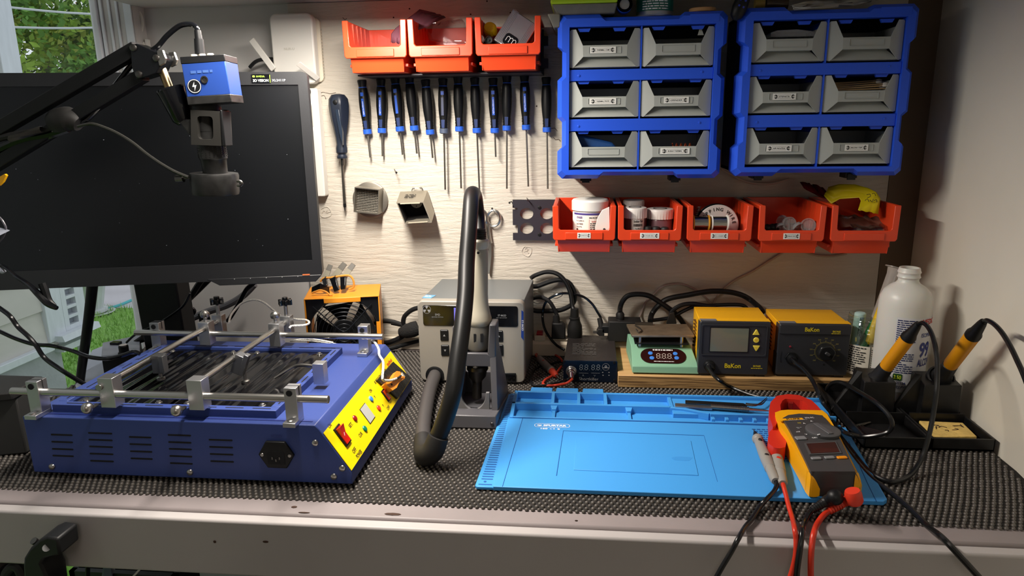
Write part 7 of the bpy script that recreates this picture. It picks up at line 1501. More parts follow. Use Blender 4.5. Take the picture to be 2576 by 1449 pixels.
LH = lift(HPF, .0012)
for x in (-.010, .0, .010): obj('digit', seg7(MB(), LH @ Matrix.Translation((x+.001, -.001, 0)), .0058, .0120, .0013), mat('segment_pale', 'b3a59c', .5), ov)
b = MB()
for x in (-.0055, .0045, .0145): b.cbox(LH @ Vector((x+.001, -.0072, 0)), (.0009, .0009, .0006))
obj('decimal_point', b, _M['segment_pale'], ov)
for x, y in ((-.023, .0055), (-.021, -.0065), (.022, .0055), (.0235, -.0055)): obj('push_button', MB().lathe([(.0042, 0), (.0042, .0006), (.003, .0010)], (x, y, 0), (0, 0, 1), 20).xf(LH), mat('round_blue', '3f7fd8', .3), ov)
obj('top_print', micro(MB(), LH @ Matrix.Translation((-.018, .0165, 0)), .036, .0035, 1, .8, 4, 1), m_inkw, ov)
obj('bottom_print', micro(MB(), LH @ Matrix.Translation((-.018, -.0135, 0)), .036, .0020, 1, .7, 8, 1), m_inkw, ov)
pz = b0+.036
obj('heat_shield', MB().box(hx0+.006, hx1-.014, hy+.038, 1.345, pz+.006, pz+.0075), m_black, t)
for x in (hx0+.016, hx1-.026):
    for y in (hy+.046, 1.335): obj('spacer', MB().cyl((x, y, pz), (x, y, pz+.019), .0030, n=12), m_alu, t)
m_hpt = mat('scorched_plate', '9c8a74', .38, metal=.75, var=(40, .25), bump=(60, .15))
zt = pz+.0225; q = [at(u, v, z=zt) for u, v in ((1590, 843), (1747, 843), (1727, 815), (1576, 815))]
obj('heating_plate', MB().hexa([p-Vector((0, 0, .0045)) for p in q], q), m_hpt, t, bevel=.0006)
obj('clip', MB().tube([at(1598, 819, z=zt+.002), at(1608, 824, z=zt+.004), at(1614, 832, z=zt+.002), at(1606, 836, z=zt+.002), at(1600, 828, z=zt+.002)], .0012, 7).cbox(at(1620, 814, z=zt+.003), (.034, .004, .005)), m_dsteel, t)
# the two yellow stations
m_by = mat('station_yellow', 'f2b51a', .38); m_bk = mat('station_charcoal', '2c2d31', .42, bump=(500, .05)); m_by2 = mat('print_yellow', 'd9c21c', .5)
def station(nm, lab, x0, x1, y0, z1, kind):
    t = thing(nm, lab, 'soldering station', ((x0+x1)/2, y0+.05, WZ)); z0 = WZ+.004; dx = .009
    P_ = rrect(x0, x1, z0, z1, .004, 3)
    obj('front_bezel', MB().prism(P_, y0, y0+.020, 'y'), m_bk, t, bevel=.0015)
    obj('cover', MB().hexa([(x0+.001, y0+.0202, z0+.004), (x1-.001, y0+.0202, z0+.004), (x1+dx, y0+.128, z0+.004), (x0+dx, y0+.128, z0+.004)], [(x0+.001, y0+.0202, z1-.0005), (x1-.001, y0+.0202, z1-.0005), (x1+dx, y0+.128, z1-.008), (x0+dx, y0+.128, z1-.008)]), m_by, t, bevel=.001)
    obj('top_overlap', MB().hexa([(x0+.0005, y0+.003, z1-.001), (x1-.0005, y0+.003, z1-.001), (x1, y0+.021, z1-.001), (x0+.001, y0+.021, z1-.001)], [(x0+.0005, y0+.003, z1+.0006), (x1-.0005, y0+.003, z1+.0006), (x1, y0+.021, z1+.0006), (x0+.001, y0+.021, z1+.0006)]), m_by, t)
    obj('grey_tab', MB().box(x0+.001, x0+.029, y0+.002, y0+.012, z1+.0002, z1+.0014), mat('tab_grey', '6f7074', .5), t)
    b = MB()
    for i in range(8): b.cbox((x0+.0045, y0+.060, z0+.030+i*.007), (.004, .035, .0022), rotm(0, 0, -85+90))
    obj('vent_slot', b, mat('vent_shadow', '5a3c08', .7), t)
    for x in (x0+.012, x1-.012): obj('foot', MB().box(x-.008, x+.008, y0+.004, y0+.016, WZ+.0003, z0+.001), m_rub, t)
    return t, z0
x0, x1, y0, z1 = .2110, .3330, 1.2175, 1.0270
z1 = at(1840, 809, y=y0).z
t, z0 = station('digital_soldering_station', 'left yellow and charcoal soldering station with blank grey screen', x0, x1, y0, z1, 'd')
def bp(u, v, y=None): return at(u, v, y=y0 if y is None else y)
a, c = bp(1765, 815), bp(1926, 896)
o_ = rrect(a.x, c.x, c.z, a.z, .004, 4); i_ = rrect(a.x+.0018, c.x-.0018, c.z+.0018, a.z-.0018, .003, 4)
obj('panel_ridge', MB().strip([Vector((p[0], y0-.0022, p[1])) for p in o_], [Vector((p[0], y0-.0022, p[1])) for p in i_]).strip([Vector((p[0], y0-.0022, p[1])) for p in o_], [Vector((p[0]*1, y0+.0002, p[1])) for p in o_]).strip([Vector((p[0], y0-.0022, p[1])) for p in i_], [Vector((p[0], y0+.0002, p[1])) for p in i_]), m_bk, t)
a, c = bp(1788, 824), bp(1880, 885)
sc_ = obj('screen', MB().prism(rrect(a.x, c.x, c.z, a.z, .001, 2), y0-.0008, y0+.0005, 'y'), mat('lcd_green_grey', '6d7264', .18, coat=.4), t)
o_ = rrect(a.x-.0012, c.x+.0012, c.z-.0012, a.z+.0012, .0012, 2); i_ = rrect(a.x, c.x, c.z, a.z, .001, 2)
obj('screen_frame', MB().strip([Vector((p[0], y0-.0012, p[1])) for p in o_], [Vector((p[0], y0-.0012, p[1])) for p in i_]).strip([Vector((p[0], y0-.0012, p[1])) for p in o_], [Vector((p[0], y0, p[1])) for p in o_]), m_black, t)
for k, v in enumerate((836, 855, 875)):
    p = bp(1902, v)
    sh_ = circ(p.x, p.z, .0050, 20) if k == 1 else ([(p.x-.0062, p.z-.0045), (p.x+.0062, p.z-.0045), (p.x+.0010, p.z+.0055), (p.x-.0010, p.z+.0055)] if k == 0 else [(p.x-.0062, p.z+.0045), (p.x-.0010, p.z-.0055), (p.x+.0010, p.z-.0055), (p.x+.0062, p.z+.0045)])
    bb = obj('push_button', MB().prism(sh_, y0-.0025, y0, 'y'), mat('button_yellow', 'e8d04a', .4), t, bevel=.0008)
    obj('mark', txt_mb(MB(), '+', FRONT(p.x, y0-.0028, p.z), .0016, .0030) if k != 1 else MB().lathe([(.0018, 0), (.0009, 0)], (p.x, y0-.0028, p.z), (0, -1, 0), 14, False), m_by, bb)
def logo(par, u, v, w, h, y): 
    p = at(u, v, y=y); b = txt_mb(MB(), 'BaKon', FRONT(p.x, y-.0005, p.z), w, h, .02); return obj('lettering', b, m_by2, par)
logo(t, 1843, 920, .028, .0085, y0)
obj('lettering', txt_mb(MB(), 'BK968S', FRONT(bp(1904, 921).x, y0-.0005, bp(1904, 921).z), .013, .0035, .01), m_by2, t); obj('small_print', micro(MB(), FRONT(bp(1889, 925).x, y0-.0005, bp(1889, 925).z), .022, .002, 1, .6, 3), m_by2, t)
p = bp(1784, 919); obj('cord_gland', MB().lathe([(.0105, 0), (.0100, .004), (.0080, .005), (.0078, .012), (.0055, .016)], p, (.1, -1, -.25), 18), m_black, t, bevel=.0004)
m_cord = mat('cord_black', '111214', .25)
def cordz(name, lab, pts, r_=.0030, mt=None, grp=None):
    P_ = []
    for u, v, k, val in pts: P_.append(at(u, v, y=val) if k == 'y' else at(u, v, z=val))
    return tag(obj(name, MB().tube(P_, r_, 10), mt or m_cord), lab, 'cord', grp)
ic = cordz('iron_cord', 'black cord', [(1784, 921, 'y', 1.205), (1787, 932, 'y', 1.195), (1797, 946, 'y', 1.18), (1812, 958, 'y', 1.165), (1835, 972, 'z', .916), (1865, 985, 'z', .912), (1890, 994, 'z', .911), (1925, 1003, 'z', .912), (1960, 1012, 'z', .912)], .0032); ic.parent = t; ic.matrix_parent_inverse = wmat(t).inverted(); del ic['label'], ic['category']
x0, x1, y0 = .3480, .4700, 1.2220; z1 = at(2040, 815, y=y0).z
t, z0 = station('dial_soldering_station', 'right yellow and charcoal soldering station with a black temperature dial', x0, x1, y0, z1, 'k')
a, c = bp(1954, 818), bp(2128, 842); obj('header_band', MB().prism(rrect(x0+.0005, x1-.0005, c.z, z1-.001, .003, 3), y0-.0030, y0+.001, 'y'), m_bk, t, bevel=.0010)
logo(t, 2043, 829, .024, .0075, y0-.0032); p = bp(2103, 833); obj('lettering', txt_mb(MB(), 'BK968', FRONT(p.x, y0-.0036, p.z), .013, .0036, .01), m_by2, t); obj('small_print', micro(MB(), FRONT(p.x-.0085, y0-.0036, p.z-.0028), .017, .0018, 1, .6, 5), m_by2, t)
dc = bp(2075, 884); m_gold = mat('dial_print', '9a8f4a', .5)
obj('dial_ring', MB().lathe([(.0175, .0003), (.0171, .0003)], tuple(Vector((dc.x, y0, dc.z))), (0, -1, 0), 48, False).lathe([(.0160, .0003), (.0158, .0003)], tuple(Vector((dc.x, y0, dc.z))), (0, -1, 0), 48, False), m_gold, t)
b = MB(); lab_ = ('200', '230', '260', '290', '320', '350', '380', '400', '420', '450', '480')
for i, s_ in enumerate(lab_):
    a_ = R(225-27*i); b.hexa([(dc.x+.0172*math.cos(a_)-.0002, y0-.0005, dc.z+.0172*math.sin(a_)-.0002), (dc.x+.0205*math.cos(a_)-.0002, y0-.0005, dc.z+.0205*math.sin(a_)-.0002), (dc.x+.0205*math.cos(a_)+.0002, y0-.0005, dc.z+.0205*math.sin(a_)+.0002), (dc.x+.0172*math.cos(a_)+.0002, y0-.0005, dc.z+.0172*math.sin(a_)+.0002)], [(dc.x+.0172*math.cos(a_)-.0002, y0-.0003, dc.z+.0172*math.sin(a_)-.0002), (dc.x+.0205*math.cos(a_)-.0002, y0-.0003, dc.z+.0205*math.sin(a_)-.0002), (dc.x+.0205*math.cos(a_)+.0002, y0-.0003, dc.z+.0205*math.sin(a_)+.0002), (dc.x+.0172*math.cos(a_)+.0002, y0-.0003, dc.z+.0172*math.sin(a_)+.0002)])
    txt_mb(b, s_, FRONT(dc.x+.0238*math.cos(a_), y0-.0005, dc.z+.0238*math.sin(a_)), .0048, .0022)
obj('dial_scale', b, m_gold, t)
n = 36; kp = [(dc.x+(.0140+(.0007 if i % 6 < 3 else 0))*math.cos(2*math.pi*i/n), dc.z+(.0140+(.0007 if i % 6 < 3 else 0))*math.sin(2*math.pi*i/n)) for i in range(n)]
kb = obj('dial_knob', MB().prism(kp, y0-.013, y0-.0005, 'y'), mat('knob_black', '191a1c', .3), t, bevel=.0025, seg=3)
obj('pointer', MB().prism([(dc.x-.0055, dc.z+.0005), (dc.x+.002, dc.z-.0045), (dc.x+.0055, dc.z-.0005), (dc.x-.002, dc.z+.0045)], y0-.0165, y0-.0128, 'y'), mat('knob_top', '3a3b3e', .3), kb, bevel=.0012)
p = bp(1988, 872); obj('indicator_lamp', MB().lathe([(.0022, 0), (.0020, .0012), (.001, .0018)], p, (0, -1, 0), 14), mat('lamp_red', '7a1a28', .15, coat=.6), t)
p = bp(2072, 917); obj('adjust_hole', MB().cyl(p+Vector((0, -.0004, 0)), p, .0018, n=12), m_slot, t)
p = bp(1965, 898); obj('socket_print', MB().tube([p+Vector((0, -.0004, .010)), p+Vector((-.001, -.0004, 0)), p+Vector((0, -.0004, -.010))], .0004, 5), m_slot, t)
p = bp(1990, 900); obj('cord_gland', MB().prism(circ(0, 0, .0115, 6), 0, .004, 'z').lathe([(.0085, .004), (.0080, .012), (.0055, .017)], n=18).xf(frame(tuple(p), (1, 0, 0), (0, 0, 1))), m_black, t, bevel=.0004)
obj('side_strip', MB().box(x0-.0008, x0+.004, y0+.001, y0+.02, z0, z0+.040), m_black, t)
# ================================================================== IRON STANDS, IRONS, BOTTLE, JAR
m_std = mat('stand_black', '141415', .36, var=(80, .4)); m_spg = mat('sponge', 'd9b96a', .95, bump=(120, 1.0, 3), var=(60, .15)); m_iy = mat('iron_yellow', 'd9920f', .45)
def istand(lab, x0, x1, y0, y1, sponge):
    t = thing('iron_stand', lab, 'soldering iron stand', ((x0+x1)/2, (y0+y1)/2, BZ), 0, 'soldering iron stands'); z0 = BZ+.0035; z1 = BZ+.0225
    b = MB().box(x0, x1, y0, y1, z0, z0+.004).box(x0, x1, y0, y0+.003, z0, z1).box(x0, x1, y1-.003, y1, z0, z1).box(x0, x0+.003, y0, y1, z0, z1).box(x1-.003, x1, y0, y1, z0, z1)
    obj('tray', b, m_std, t, bevel=.001)
    # upright: bent sheet with a sloping hood that carries the holder
    obj('divider', MB().box(x0+.003, x1-.003, y0+.080, y0+.083, z0+.004, z1+.004), m_std, t)
    return t
TZ = BZ+.0035
t = istand('left black iron stand with an empty tray behind the clamp meter', .4150, .5080, .990, 1.205, False)
b = MB()
for i in range(7): b.tube([(.425+.004*i+.012*math.sin(k), 1.004+.008*k+.002*i, TZ+.0065) for k in range(8)], .0012, 5)
obj('brass_curl', b, m_dsteel, t)
def tower(t, xa, xb, ya, yb, zt_, side):
    # box-like bracket: front face, sloping left flank, top plate
    obj('bracket', MB().hexa([(xa, ya, TZ+.004), (xb, ya, TZ+.004), (xb, yb, TZ+.004), (xa, yb, TZ+.004)], [(xa+.002, ya+.002, zt_-.006), (xb-.001, ya+.002, zt_-.006), (xb-.001, yb, zt_), (xa+.002, yb, zt_)]), m_std, t, bevel=.001)
    obj('side_flank', MB().hexa([(xa-.040, ya+.02, TZ+.003), (xa+.001, ya+.015, TZ+.003), (xa+.001, ya+.02, TZ+.003), (xa-.040, ya+.024, TZ+.003)], [(xa-.004, ya+.02, zt_+.006), (xa+.002, ya+.015, zt_+.006), (xa+.002, ya+.02, zt_+.006), (xa-.004, ya+.024, zt_+.006)]), m_std, t)
def iron(lab, tip, hold, ye, capv, tcap, cordpts, t_stand):
    t = thing('soldering_iron', lab, 'soldering iron', tuple(hold), 0, 'soldering irons'); d = (tcap-hold).normalized(); 
    a = (ye-hold).dot(d); c = (capv-hold).dot(d); e = (tcap-hold).length
    obj('sleeve', MB().lathe([(.0150, -.012), (.0150, .004), (.0125, .010), (.0118, a*.6), (.0108, a*.97), (.0095, a)], hold, d, 26), mat('sleeve_charcoal', '222326', .4), t)
    obj('grip', MB().lathe([(.0098, a-.001), (.0105, a+.004), (.0105, c-.003), (.0102, c)], hold, d, 26), m_iy, t)
    obj('rear_cap', MB().lathe([(.0108, c-.0015), (.0108, c+.004), (.0085, c+.010), (.0062, e-.006), (.0050, e)], hold, d, 22), m_black, t)
    obj('cord', MB().tube([tcap-d*.004]+cordpts, .0033, 10), m_cord, t)
    return t
# left stand
tower(t, .4500, .5010, 1.098, 1.150, .9715, 0)
hold = at(2203, 958, y=1.122); tc_ = at(2311, 814, y=1.060); L_ = lambda u, v: hold.lerp(tc_, min(1, max(0, ((u-2203)**2+(v-958)**2)**.5/((2311-2203)**2+(814-958)**2)**.5)))
obj('holder_ring', MB().lathe([(.0205, -.012), (.0205, .006), (.0175, .008), (.0160, .004)], hold-(tc_-hold).normalized()*.006, tc_-hold, 28), m_std, t, bevel=.0006)
def z_(u, v, z): return at(u, v, z=z)
iron('left soldering iron with yellow grip, its cord hanging down in front of its stand', None, hold, L_(2231, 920), L_(2288, 850), tc_,
     [at(2320, 812, y=1.045), at(2334, 822, y=1.03), at(2346, 845, y=1.01), at(2354, 880, y=.99), at(2358, 920, y=.975), at(2356, 980, y=.955), at(2348, 1040, y=.945), at(2338, 1090, y=.935), at(2320, 1150, y=.925), at(2290, 1195, z=.908), at(2250, 1212, z=.907), at(2215, 1204, z=.907), at(2180, 1180, z=.907), at(2140, 1130, z=.907), at(2105, 1085, z=.908), at(2086, 1045, z=.910), at(2080, 1000, y=1.17), at(2082, 975, y=1.16), at(2100, 962, y=1.14), at(2125, 965, y=1.10), at(2160, 985, y=1.05), at(2200, 1010, y=1.00), at(2232, 1040, y=.975), at(2244, 1065, y=.965), at(2236, 1085, y=.965), at(2205, 1095, y=.97), at(2165, 1098, y=.98), at(2130, 1090, y=.985), at(2112, 1078, z=.908)], t)
t2s = istand('right black iron stand with a yellow sponge in its tray beside the wall', .5100, .5970, .992, 1.160, True)
pq = [z_(u, v, BZ+.0165) for u, v in ((2345, 1098), (2458, 1098), (2422, 1063), (2312, 1058))]
obj('sponge', MB().hexa([Vector((p.x, p.y, BZ+.0078)) for p in pq], pq), m_spg, t2s, bevel=.001)
b = MB(); rg = random.Random(9)
for i in range(9):
    p = z_(2345+rg.uniform(0, 80), 1070+rg.uniform(0, 16), BZ+.0168); b.tube([p, p+Vector((rg.uniform(-.008, .008), rg.uniform(-.006, .006), 0)), p+Vector((rg.uniform(-.012, .012), rg.uniform(-.008, .008), 0))], .0006, 4, 3)
obj('burn_mark', b, m_grime, t2s)
tower(t2s, .5350, .5930, 1.085, 1.135, .9735, 1)
hold = at(2368, 948, y=1.108); tc_ = at(2474, 809, y=1.000); L2 = lambda u, v: hold.lerp(tc_, ((u-2368)**2+(v-948)**2)**.5/((2474-2368)**2+(809-948)**2)**.5)
obj('holder_ring', MB().lathe([(.0205, -.012), (.0205, .006), (.0175, .008), (.0160, .004)], hold-(tc_-hold).normalized()*.006, tc_-hold, 28), m_std, t2s, bevel=.0006)
iron('right soldering iron with yellow grip, its cord curving off beside the right wall', None, hold, L2(2392, 913), L2(2452, 842), tc_,
     [at(2482, 806, y=.99), at(2500, 815, y=.97), at(2520, 836, y=.95), at(2540, 868, y=.93), at(2558, 905, y=.91), at(2576, 945, y=.89), at(2600, 1010, y=.87)], t2s)
# cord of the right station, winding forward and off the bench
ic = cordz('iron_cord', 'black cord', [(1990, 902, 'y', 1.205), (2000, 912, 'y', 1.195), (2020, 928, 'y', 1.185), (2042, 955, 'y', 1.17), (2060, 990, 'y', 1.14), (2075, 1020, 'z', .912), (2095, 1060, 'z', .910), (2120, 1110, 'z', .907), (2155, 1160, 'z', .907), (2195, 1205, 'z', .907), (2240, 1238, 'z', .907), (2290, 1280, 'z', .907), (2335, 1325, 'z', .907), (2370, 1352, 'y', .742), (2420, 1405, 'y', .728), (2470, 1460, 'y', .722)], .0036); st_ = [o for o in D.objects if o.name.startswith('dial_soldering_station')][0]; ic.parent = st_; ic.matrix_parent_inverse = wmat(st_).inverted(); del ic['label'], ic['category']
# ---- alcohol bottle
m_hdpe = mat('bottle_hdpe', 'd4d3cc', .35, sss=.3)
bx, by = .5400, 1.190; z0 = BZ+.003
t = thing('alcohol_bottle', 'translucent white plastic bottle of alcohol without a cap beside the right wall', 'bottle', (bx, by, z0))
zt = at(2292, 673, y=by).z-z0; rr = .0405
obj('bottle', MB().lathe([(rr*.93, 0), (rr, .005), (rr, .168), (rr*.97, .180), (rr*.86, .191), (rr*.66, .199), (rr*.46, .204), (rr*.39, .208), (rr*.38, .212), (.0165, .213), (.0178, .215), (.0165, .218), (.0165, .221), (.0178, .223), (.0165, .226), (.0162, zt-.002), (.0155, zt), (.0135, zt), (.0132, .2)], (bx, by, z0), n=40, caps=False).lathe([(.001, .001), (rr*.93, 0)], (bx, by, z0), n=40, caps=False), m_hdpe, t)
lb = wrap(t, bx, by, z0, rr, -38, 80, .026, .154, mat('bottle_label', 'd2d3d6', .4))
rgn = random.Random(3)
lp = MB(); micro(lp, FRONT(-.025, 0, z0+.151), .029, .092, 26, .5, 13, 1); bend(lp, bx, by, rr, 0); obj('small_print', lp, mat('blue_small', '2c3560', .5), lb)
def btx(s_, x, z, w, h, bold, mt, al='l', gap=.0009): b = txt_mb(MB(), s_, FRONT(x, 0, z), w, h, bold, 0, al); bend(b, bx, by, rr, 0, gap); return obj('lettering', b, mt, lb)
btx('MEDIC', .0125, z0+.1475, .030, .0095, .02, m_red); m_dbl = mat('deep_blue', '22307e', .45)
btx('99', .0125, z0+.100, .024, .026, .03, m_dbl); btx('ALCOHOL', .0115, z0+.078, .042, .013, .02, m_dbl); btx('ISOPROPYL', .0135, z0+.125, .035, .007, .01, m_dbl); btx('TOPICAL USE', .0085, z0+.052, .030, .004, .0, m_inkg); btx('01-31134', -.024, z0+.0425, .020, .0045, .01, m_dbl)
q = MB(); micro(q, FRONT(-.024, 0, z0+.038), .024, .006, 3, .5, 17, 1); bend(q, bx, by, rr, 0); obj('small_print', q, _M['blue_small'], lb)
b = MB(); P_ = rrect(-.023, -.0095, z0+.0470, z0+.0585, .002, 3); b.add([(p[0], 0, p[1]) for p in P_], [tuple(range(len(P_)))]); bend(b, bx, by, rr, 0, .0010); pl = obj('price_label', b, mat('price_green', '1f4a1c', .5), lb)
btx('3.50', -.0215, z0+.0525, .0105, .0065, .02, mat('price_yellow', 'c9d43a', .5), 'l', .0013)
# ---- glass jar with syringe and tubes
jx, jy, jr = .4700, 1.250, .0370
jx = at(2178, 850, y=jy).x; z0 = BZ+.003
t = thing('glass_jar', 'clear glass food jar with white back labels holding syringes and tubes', 'jar', (jx, jy, z0))
m_gj = thin_glass('jar_glass', (.82, .88, .84), .10)
obj('glass', MB().lathe([(jr*.92, .002), (jr, .008), (jr, .098), (jr*.92, .108), (jr*.84, .113), (jr*.83, .116), (jr*.88, .119), (jr*.83, .123), (jr*.88, .126), (jr*.83, .130), (jr*.84, .133), (jr*.80, .134)], (jx, jy, z0), n=36, caps=False), m_gj, t)
obj('base', MB().lathe([(jr*.9, 0), (jr*.9, .003)], (jx, jy, z0), n=36), m_gj, t)
lb = wrap(t, jx, jy, z0, jr, -80, 60, .030, .084, mat('jar_paper', 'cfc9bb', .6), extra=.0006); 
q = MB(); micro(q, FRONT(-.046, 0, z0+.082), .038, .048, 12, .5, 21); micro(q, FRONT(-.003, 0, z0+.080), .036, .046, 12, .5, 23); bend(q, jx, jy, jr, 0, .0012); obj('small_print', q, m_ink, lb)
q = MB(); q.add([(-.0055, 0, z0+.030), (-.0042, 0, z0+.030), (-.0042, 0, z0+.084), (-.0055, 0, z0+.084)], [(0, 1, 2, 3)]); bend(q, jx, jy, jr, 0, .0013); obj('label_edge', q, m_ink, lb)
t = thing('large_syringe', 'clear empty syringe barrel leaning out of the glass jar', 'syringe', (jx, jy, z0+.02))
p0, p1 = Vector((jx-.008, jy-.005, z0+.012)), at(2252, 676, y=jy+.02); p0 = at(2190, 850, y=jy)
m_syr = mat('syringe_plastic', 'd0c8c0', .25, alpha=.42)
obj('barrel', MB().lathe([(.004, 0), (.0105, .004), (.0105, (p1-p0).length*.92), (.0125, (p1-p0).length)], p0, p1-p0, 24, False), m_syr, t)
obj('flange', MB().lathe([(.0125, 0), (.0170, .001), (.0170, .0025), (.0125, .003)], p1, p1-p0, 24, False), m_syr, t)
for nm, lab, a, c, r_, mt_ in (('flux_syringe', 'yellow labelled syringe in the glass jar', (2195, 840), (2222, 772), .0085, mat('yellow_label', 'dcb414', .5)), ('green_tube', 'green labelled tube in the glass jar', (2172, 870), (2204, 808), .0085, mat('green_label2', '0f6a34', .45)), ('pale_tube', 'pale tube with small print in the glass jar', (2150, 880), (2165, 786), .0095, mat('pale_aqua', 'a9c8c4', .5))):
    p0, p1 = at(*a, y=jy-.012 if nm != 'pale_tube' else jy), at(*c, y=jy-.002 if nm != 'pale_tube' else jy+.004); L0 = (p1-p0).length
    t = thing(nm, lab, 'tube', tuple(p0)); obj('barrel', MB().lathe([(r_*.5, -.02), (r_, -.016), (r_, L0*.98), (r_*.8, L0)], p0, p1-p0, 20), mt_, t)
    u_, w_, d_ = basis(p1-p0); F_ = frame(tuple(p0+(p1-p0)*.9+Vector((0, -r_-.0005, 0))-(w_*0)), (p0-p1), Vector((0, 0, 1)).cross(p0-p1) if False else (p0-p1).cross(Vector((0, 1, 0))))
    q = micro(MB(), F_ @ Matrix.Translation((0, .004, 0)), L0*.8, .008, 3, .45, len(nm)); obj('small_print', q, m_ink, t)
# ================================================================== BLUE SILICONE MAT
m_mat = mat('mat_blue', '3f95dc', .48, bump=(250, .04))
X0, X1 = -.1120, .4110; Yf, Yb = .8310, 1.1790; mz = BZ+.0032; mt_z = mz+.0060
t = thing('silicone_repair_mat', 'bright blue silicone repair mat with part trays lying on the liner', 'mat', (.14, 1.0, BZ))
yA = at(1398, 1060, z=mt_z).y; zB = mt_z+.0085
yB0 = at(1398, 1017, z=zB).y; yB1 = at(1398, 1013, z=zB).y+.0; 
xr_f = at(2232, 1274, z=mt_z).x
G = .0016
yG = at(1600, 1060, z=mt_z).y
slx0, slx1, sly0, sly1 = at(1888, 1080, z=mt_z).x, at(1990, 1085, z=mt_z).x, at(1900, 1195, z=mt_z).y, at(1890, 1078, z=mt_z).y
obj('sheet', MB().prism([(X0, Yf), (.380, Yf), (.3865, Yf+.006), (.411, yG), (X0, yG)], mz, mt_z, 'z'), m_mat, t, bevel=.0008)
# left ruler strip with slots
Ls = [at(u, v, z=mz+.004) for u, v in ((1199, 1235), (1283, 1003), (1316, 1001))]
sx_l = -.1365; ys0, ys1 = Yf+.001, 1.158
obj('side_strip', MB().prism([(sx_l+.003, ys0), (X0+.001, ys0), (X0+.001, ys1), (sx_l+.016, ys1), (sx_l+.012, ys1-.004), (sx_l, ys0+.004)], mz, mz+.0042, 'z'), m_mat, t, bevel=.0008)
for i in range(44):
    y = ys0+.021+i*.00690; f = (y-ys0)/(ys1-ys0); xa = sx_l+.0052+.0105*f; xb = X0-.0025
    obj('slot', MB().prism(rrect(xa, xb, y-.0014, y+.0014, .0013, 2), mz+.0040, mz+.00435, 'z'), mat('mat_slot', '0c4f96', .7), t)
obj('strip_hole', MB().cyl((sx_l+.012, ys0+.014, mz+.0041), (sx_l+.012, ys0+.014, mz+.0045), .0020, n=14), _M['mat_slot'], t)
obj('strip_line', MB().prism(rrect(sx_l+.004, X0-.002, ys0+.0055, ys0+.0075, .0009, 2), mz+.0041, mz+.0045, 'z'), _M['mat_slot'], t)
# part trays at the rear: floor plus upstanding ridges
zf_ = mz+.0025; zr1 = mt_z+.0015; zr2 = mt_z+.0090
y1 = yG; y2 = at(1450, 1050, z=zr1).y; y3 = at(1450, 1018, z=zr2).y; y4 = y3+.006; y5 = at(1450, 989, z=zr2).y; y6 = y5+.006
yend = y6
obj('tray_floor', MB().box(X0, .404, yG, y6, mz, zf_), m_mat, t)
b = MB(); 
b.box(X0, .404, yG+.0012, yG+.005, zf_, zr1)
u2x = lambda u, v, z: at(u, v, z=z).x
bendx = u2x(1685, 1022, zr2)
b.box(X0, u2x(1735, 1030, zr2)-.03, y3, y4, zf_, zr2)                     # ridge between the rows
b.prism([(u2x(1735, 1030, zr2)-.031, y3), (u2x(1735, 1030, zr2)-.031, y4), (u2x(1735, 1030, zr2)-.006, y4-.004), (u2x(1790, 1040, zr2)+.0, yG+.024), (u2x(1790, 1040, zr2)-.004, yG+.019), (u2x(1735, 1030, zr2)-.01, y3-.003)], zf_, zr2-.001, 'z')
b.box(u2x(1790, 1040, zr2)-.002, .403, yG+.019, yG+.024, zf_, zr2-.001)
b.box(X0+.004, .404, y5, y6, zf_, zr2)                              # rear ridge
b.box(X0, X0+.006, y3, y6, zf_, zr2); b.hexa([(X0, yG, zf_), (X0+.006, yG, zf_), (X0+.006, y3, zf_), (X0, y3, zf_)], [(X0, yG, zr1), (X0+.006, yG, zr1), (X0+.006, y3, zr2), (X0, y3, zr2)])
for u in (1391, 1456, 1523): x = u2x(u, 1002, zr2); b.box(x-.0028, x+.0028, y4, y5, zf_, zr2)
x = u2x(1686, 1005, zr2); b.box(x-.003, x+.003, y4, y5, zf_, zr2-.003)
for u in (1393, 1582):
    x = u2x(u, 1035, zr1); b.box(x-.0028, x+.0028, yG+.005, y3-.006, zf_, zr1-.001).hexa([(x-.0035, y3-.008, zf_), (x+.0035, y3-.008, zf_), (x+.005, y3, zf_), (x-.005, y3, zf_)], [(x-.0035, y3-.008, zr1+.002), (x+.0035, y3-.008, zr1+.002), (x+.006, y3, zr2-.002), (x-.006, y3, zr2-.002)])
for i in range(6):
    x = u2x(1790+34*i, 1050, zr1); b.box(x-.0028, x+.0028, yG+.004, yG+.013, zf_, zr2-.003)
obj('tray_wall', b, m_mat, t, bevel=.0006)
obj('tweezer_step', MB().box(u2x(1690, 1020, zr2), .400, yG+.026, y5-.001, zf_, zr2-.005), m_mat, t, bevel=.0006)
for i in range(10):
    x = u2x(1690, 1020, zr2)+.02+i*.021; obj('groove_dot', MB().cyl((x, y5+.003, zr2-.0003), (x, y5+.003, zr2+.0002), .0008, n=8), _M['mat_slot'], t)
for ua, ub in ((1333, 1390), (1397, 1455), (1464, 1518)):
    xa, xb = u2x(ua, 978, zr2), u2x(ub, 978, zr2); obj('flap', MB().hexa([(xa, y6+.0005, mz), (xb, y6+.0005, mz), (xb, y6+.022, mz), (xa+.002, y6+.022, mz)], [(xa, y6+.0005, zr2-.004), (xb, y6+.0005, zr2-.004), (xb, y6+.020, zr2-.001), (xa+.002, y6+.020, zr2-.001)]), m_mat, t, bevel=.0012)
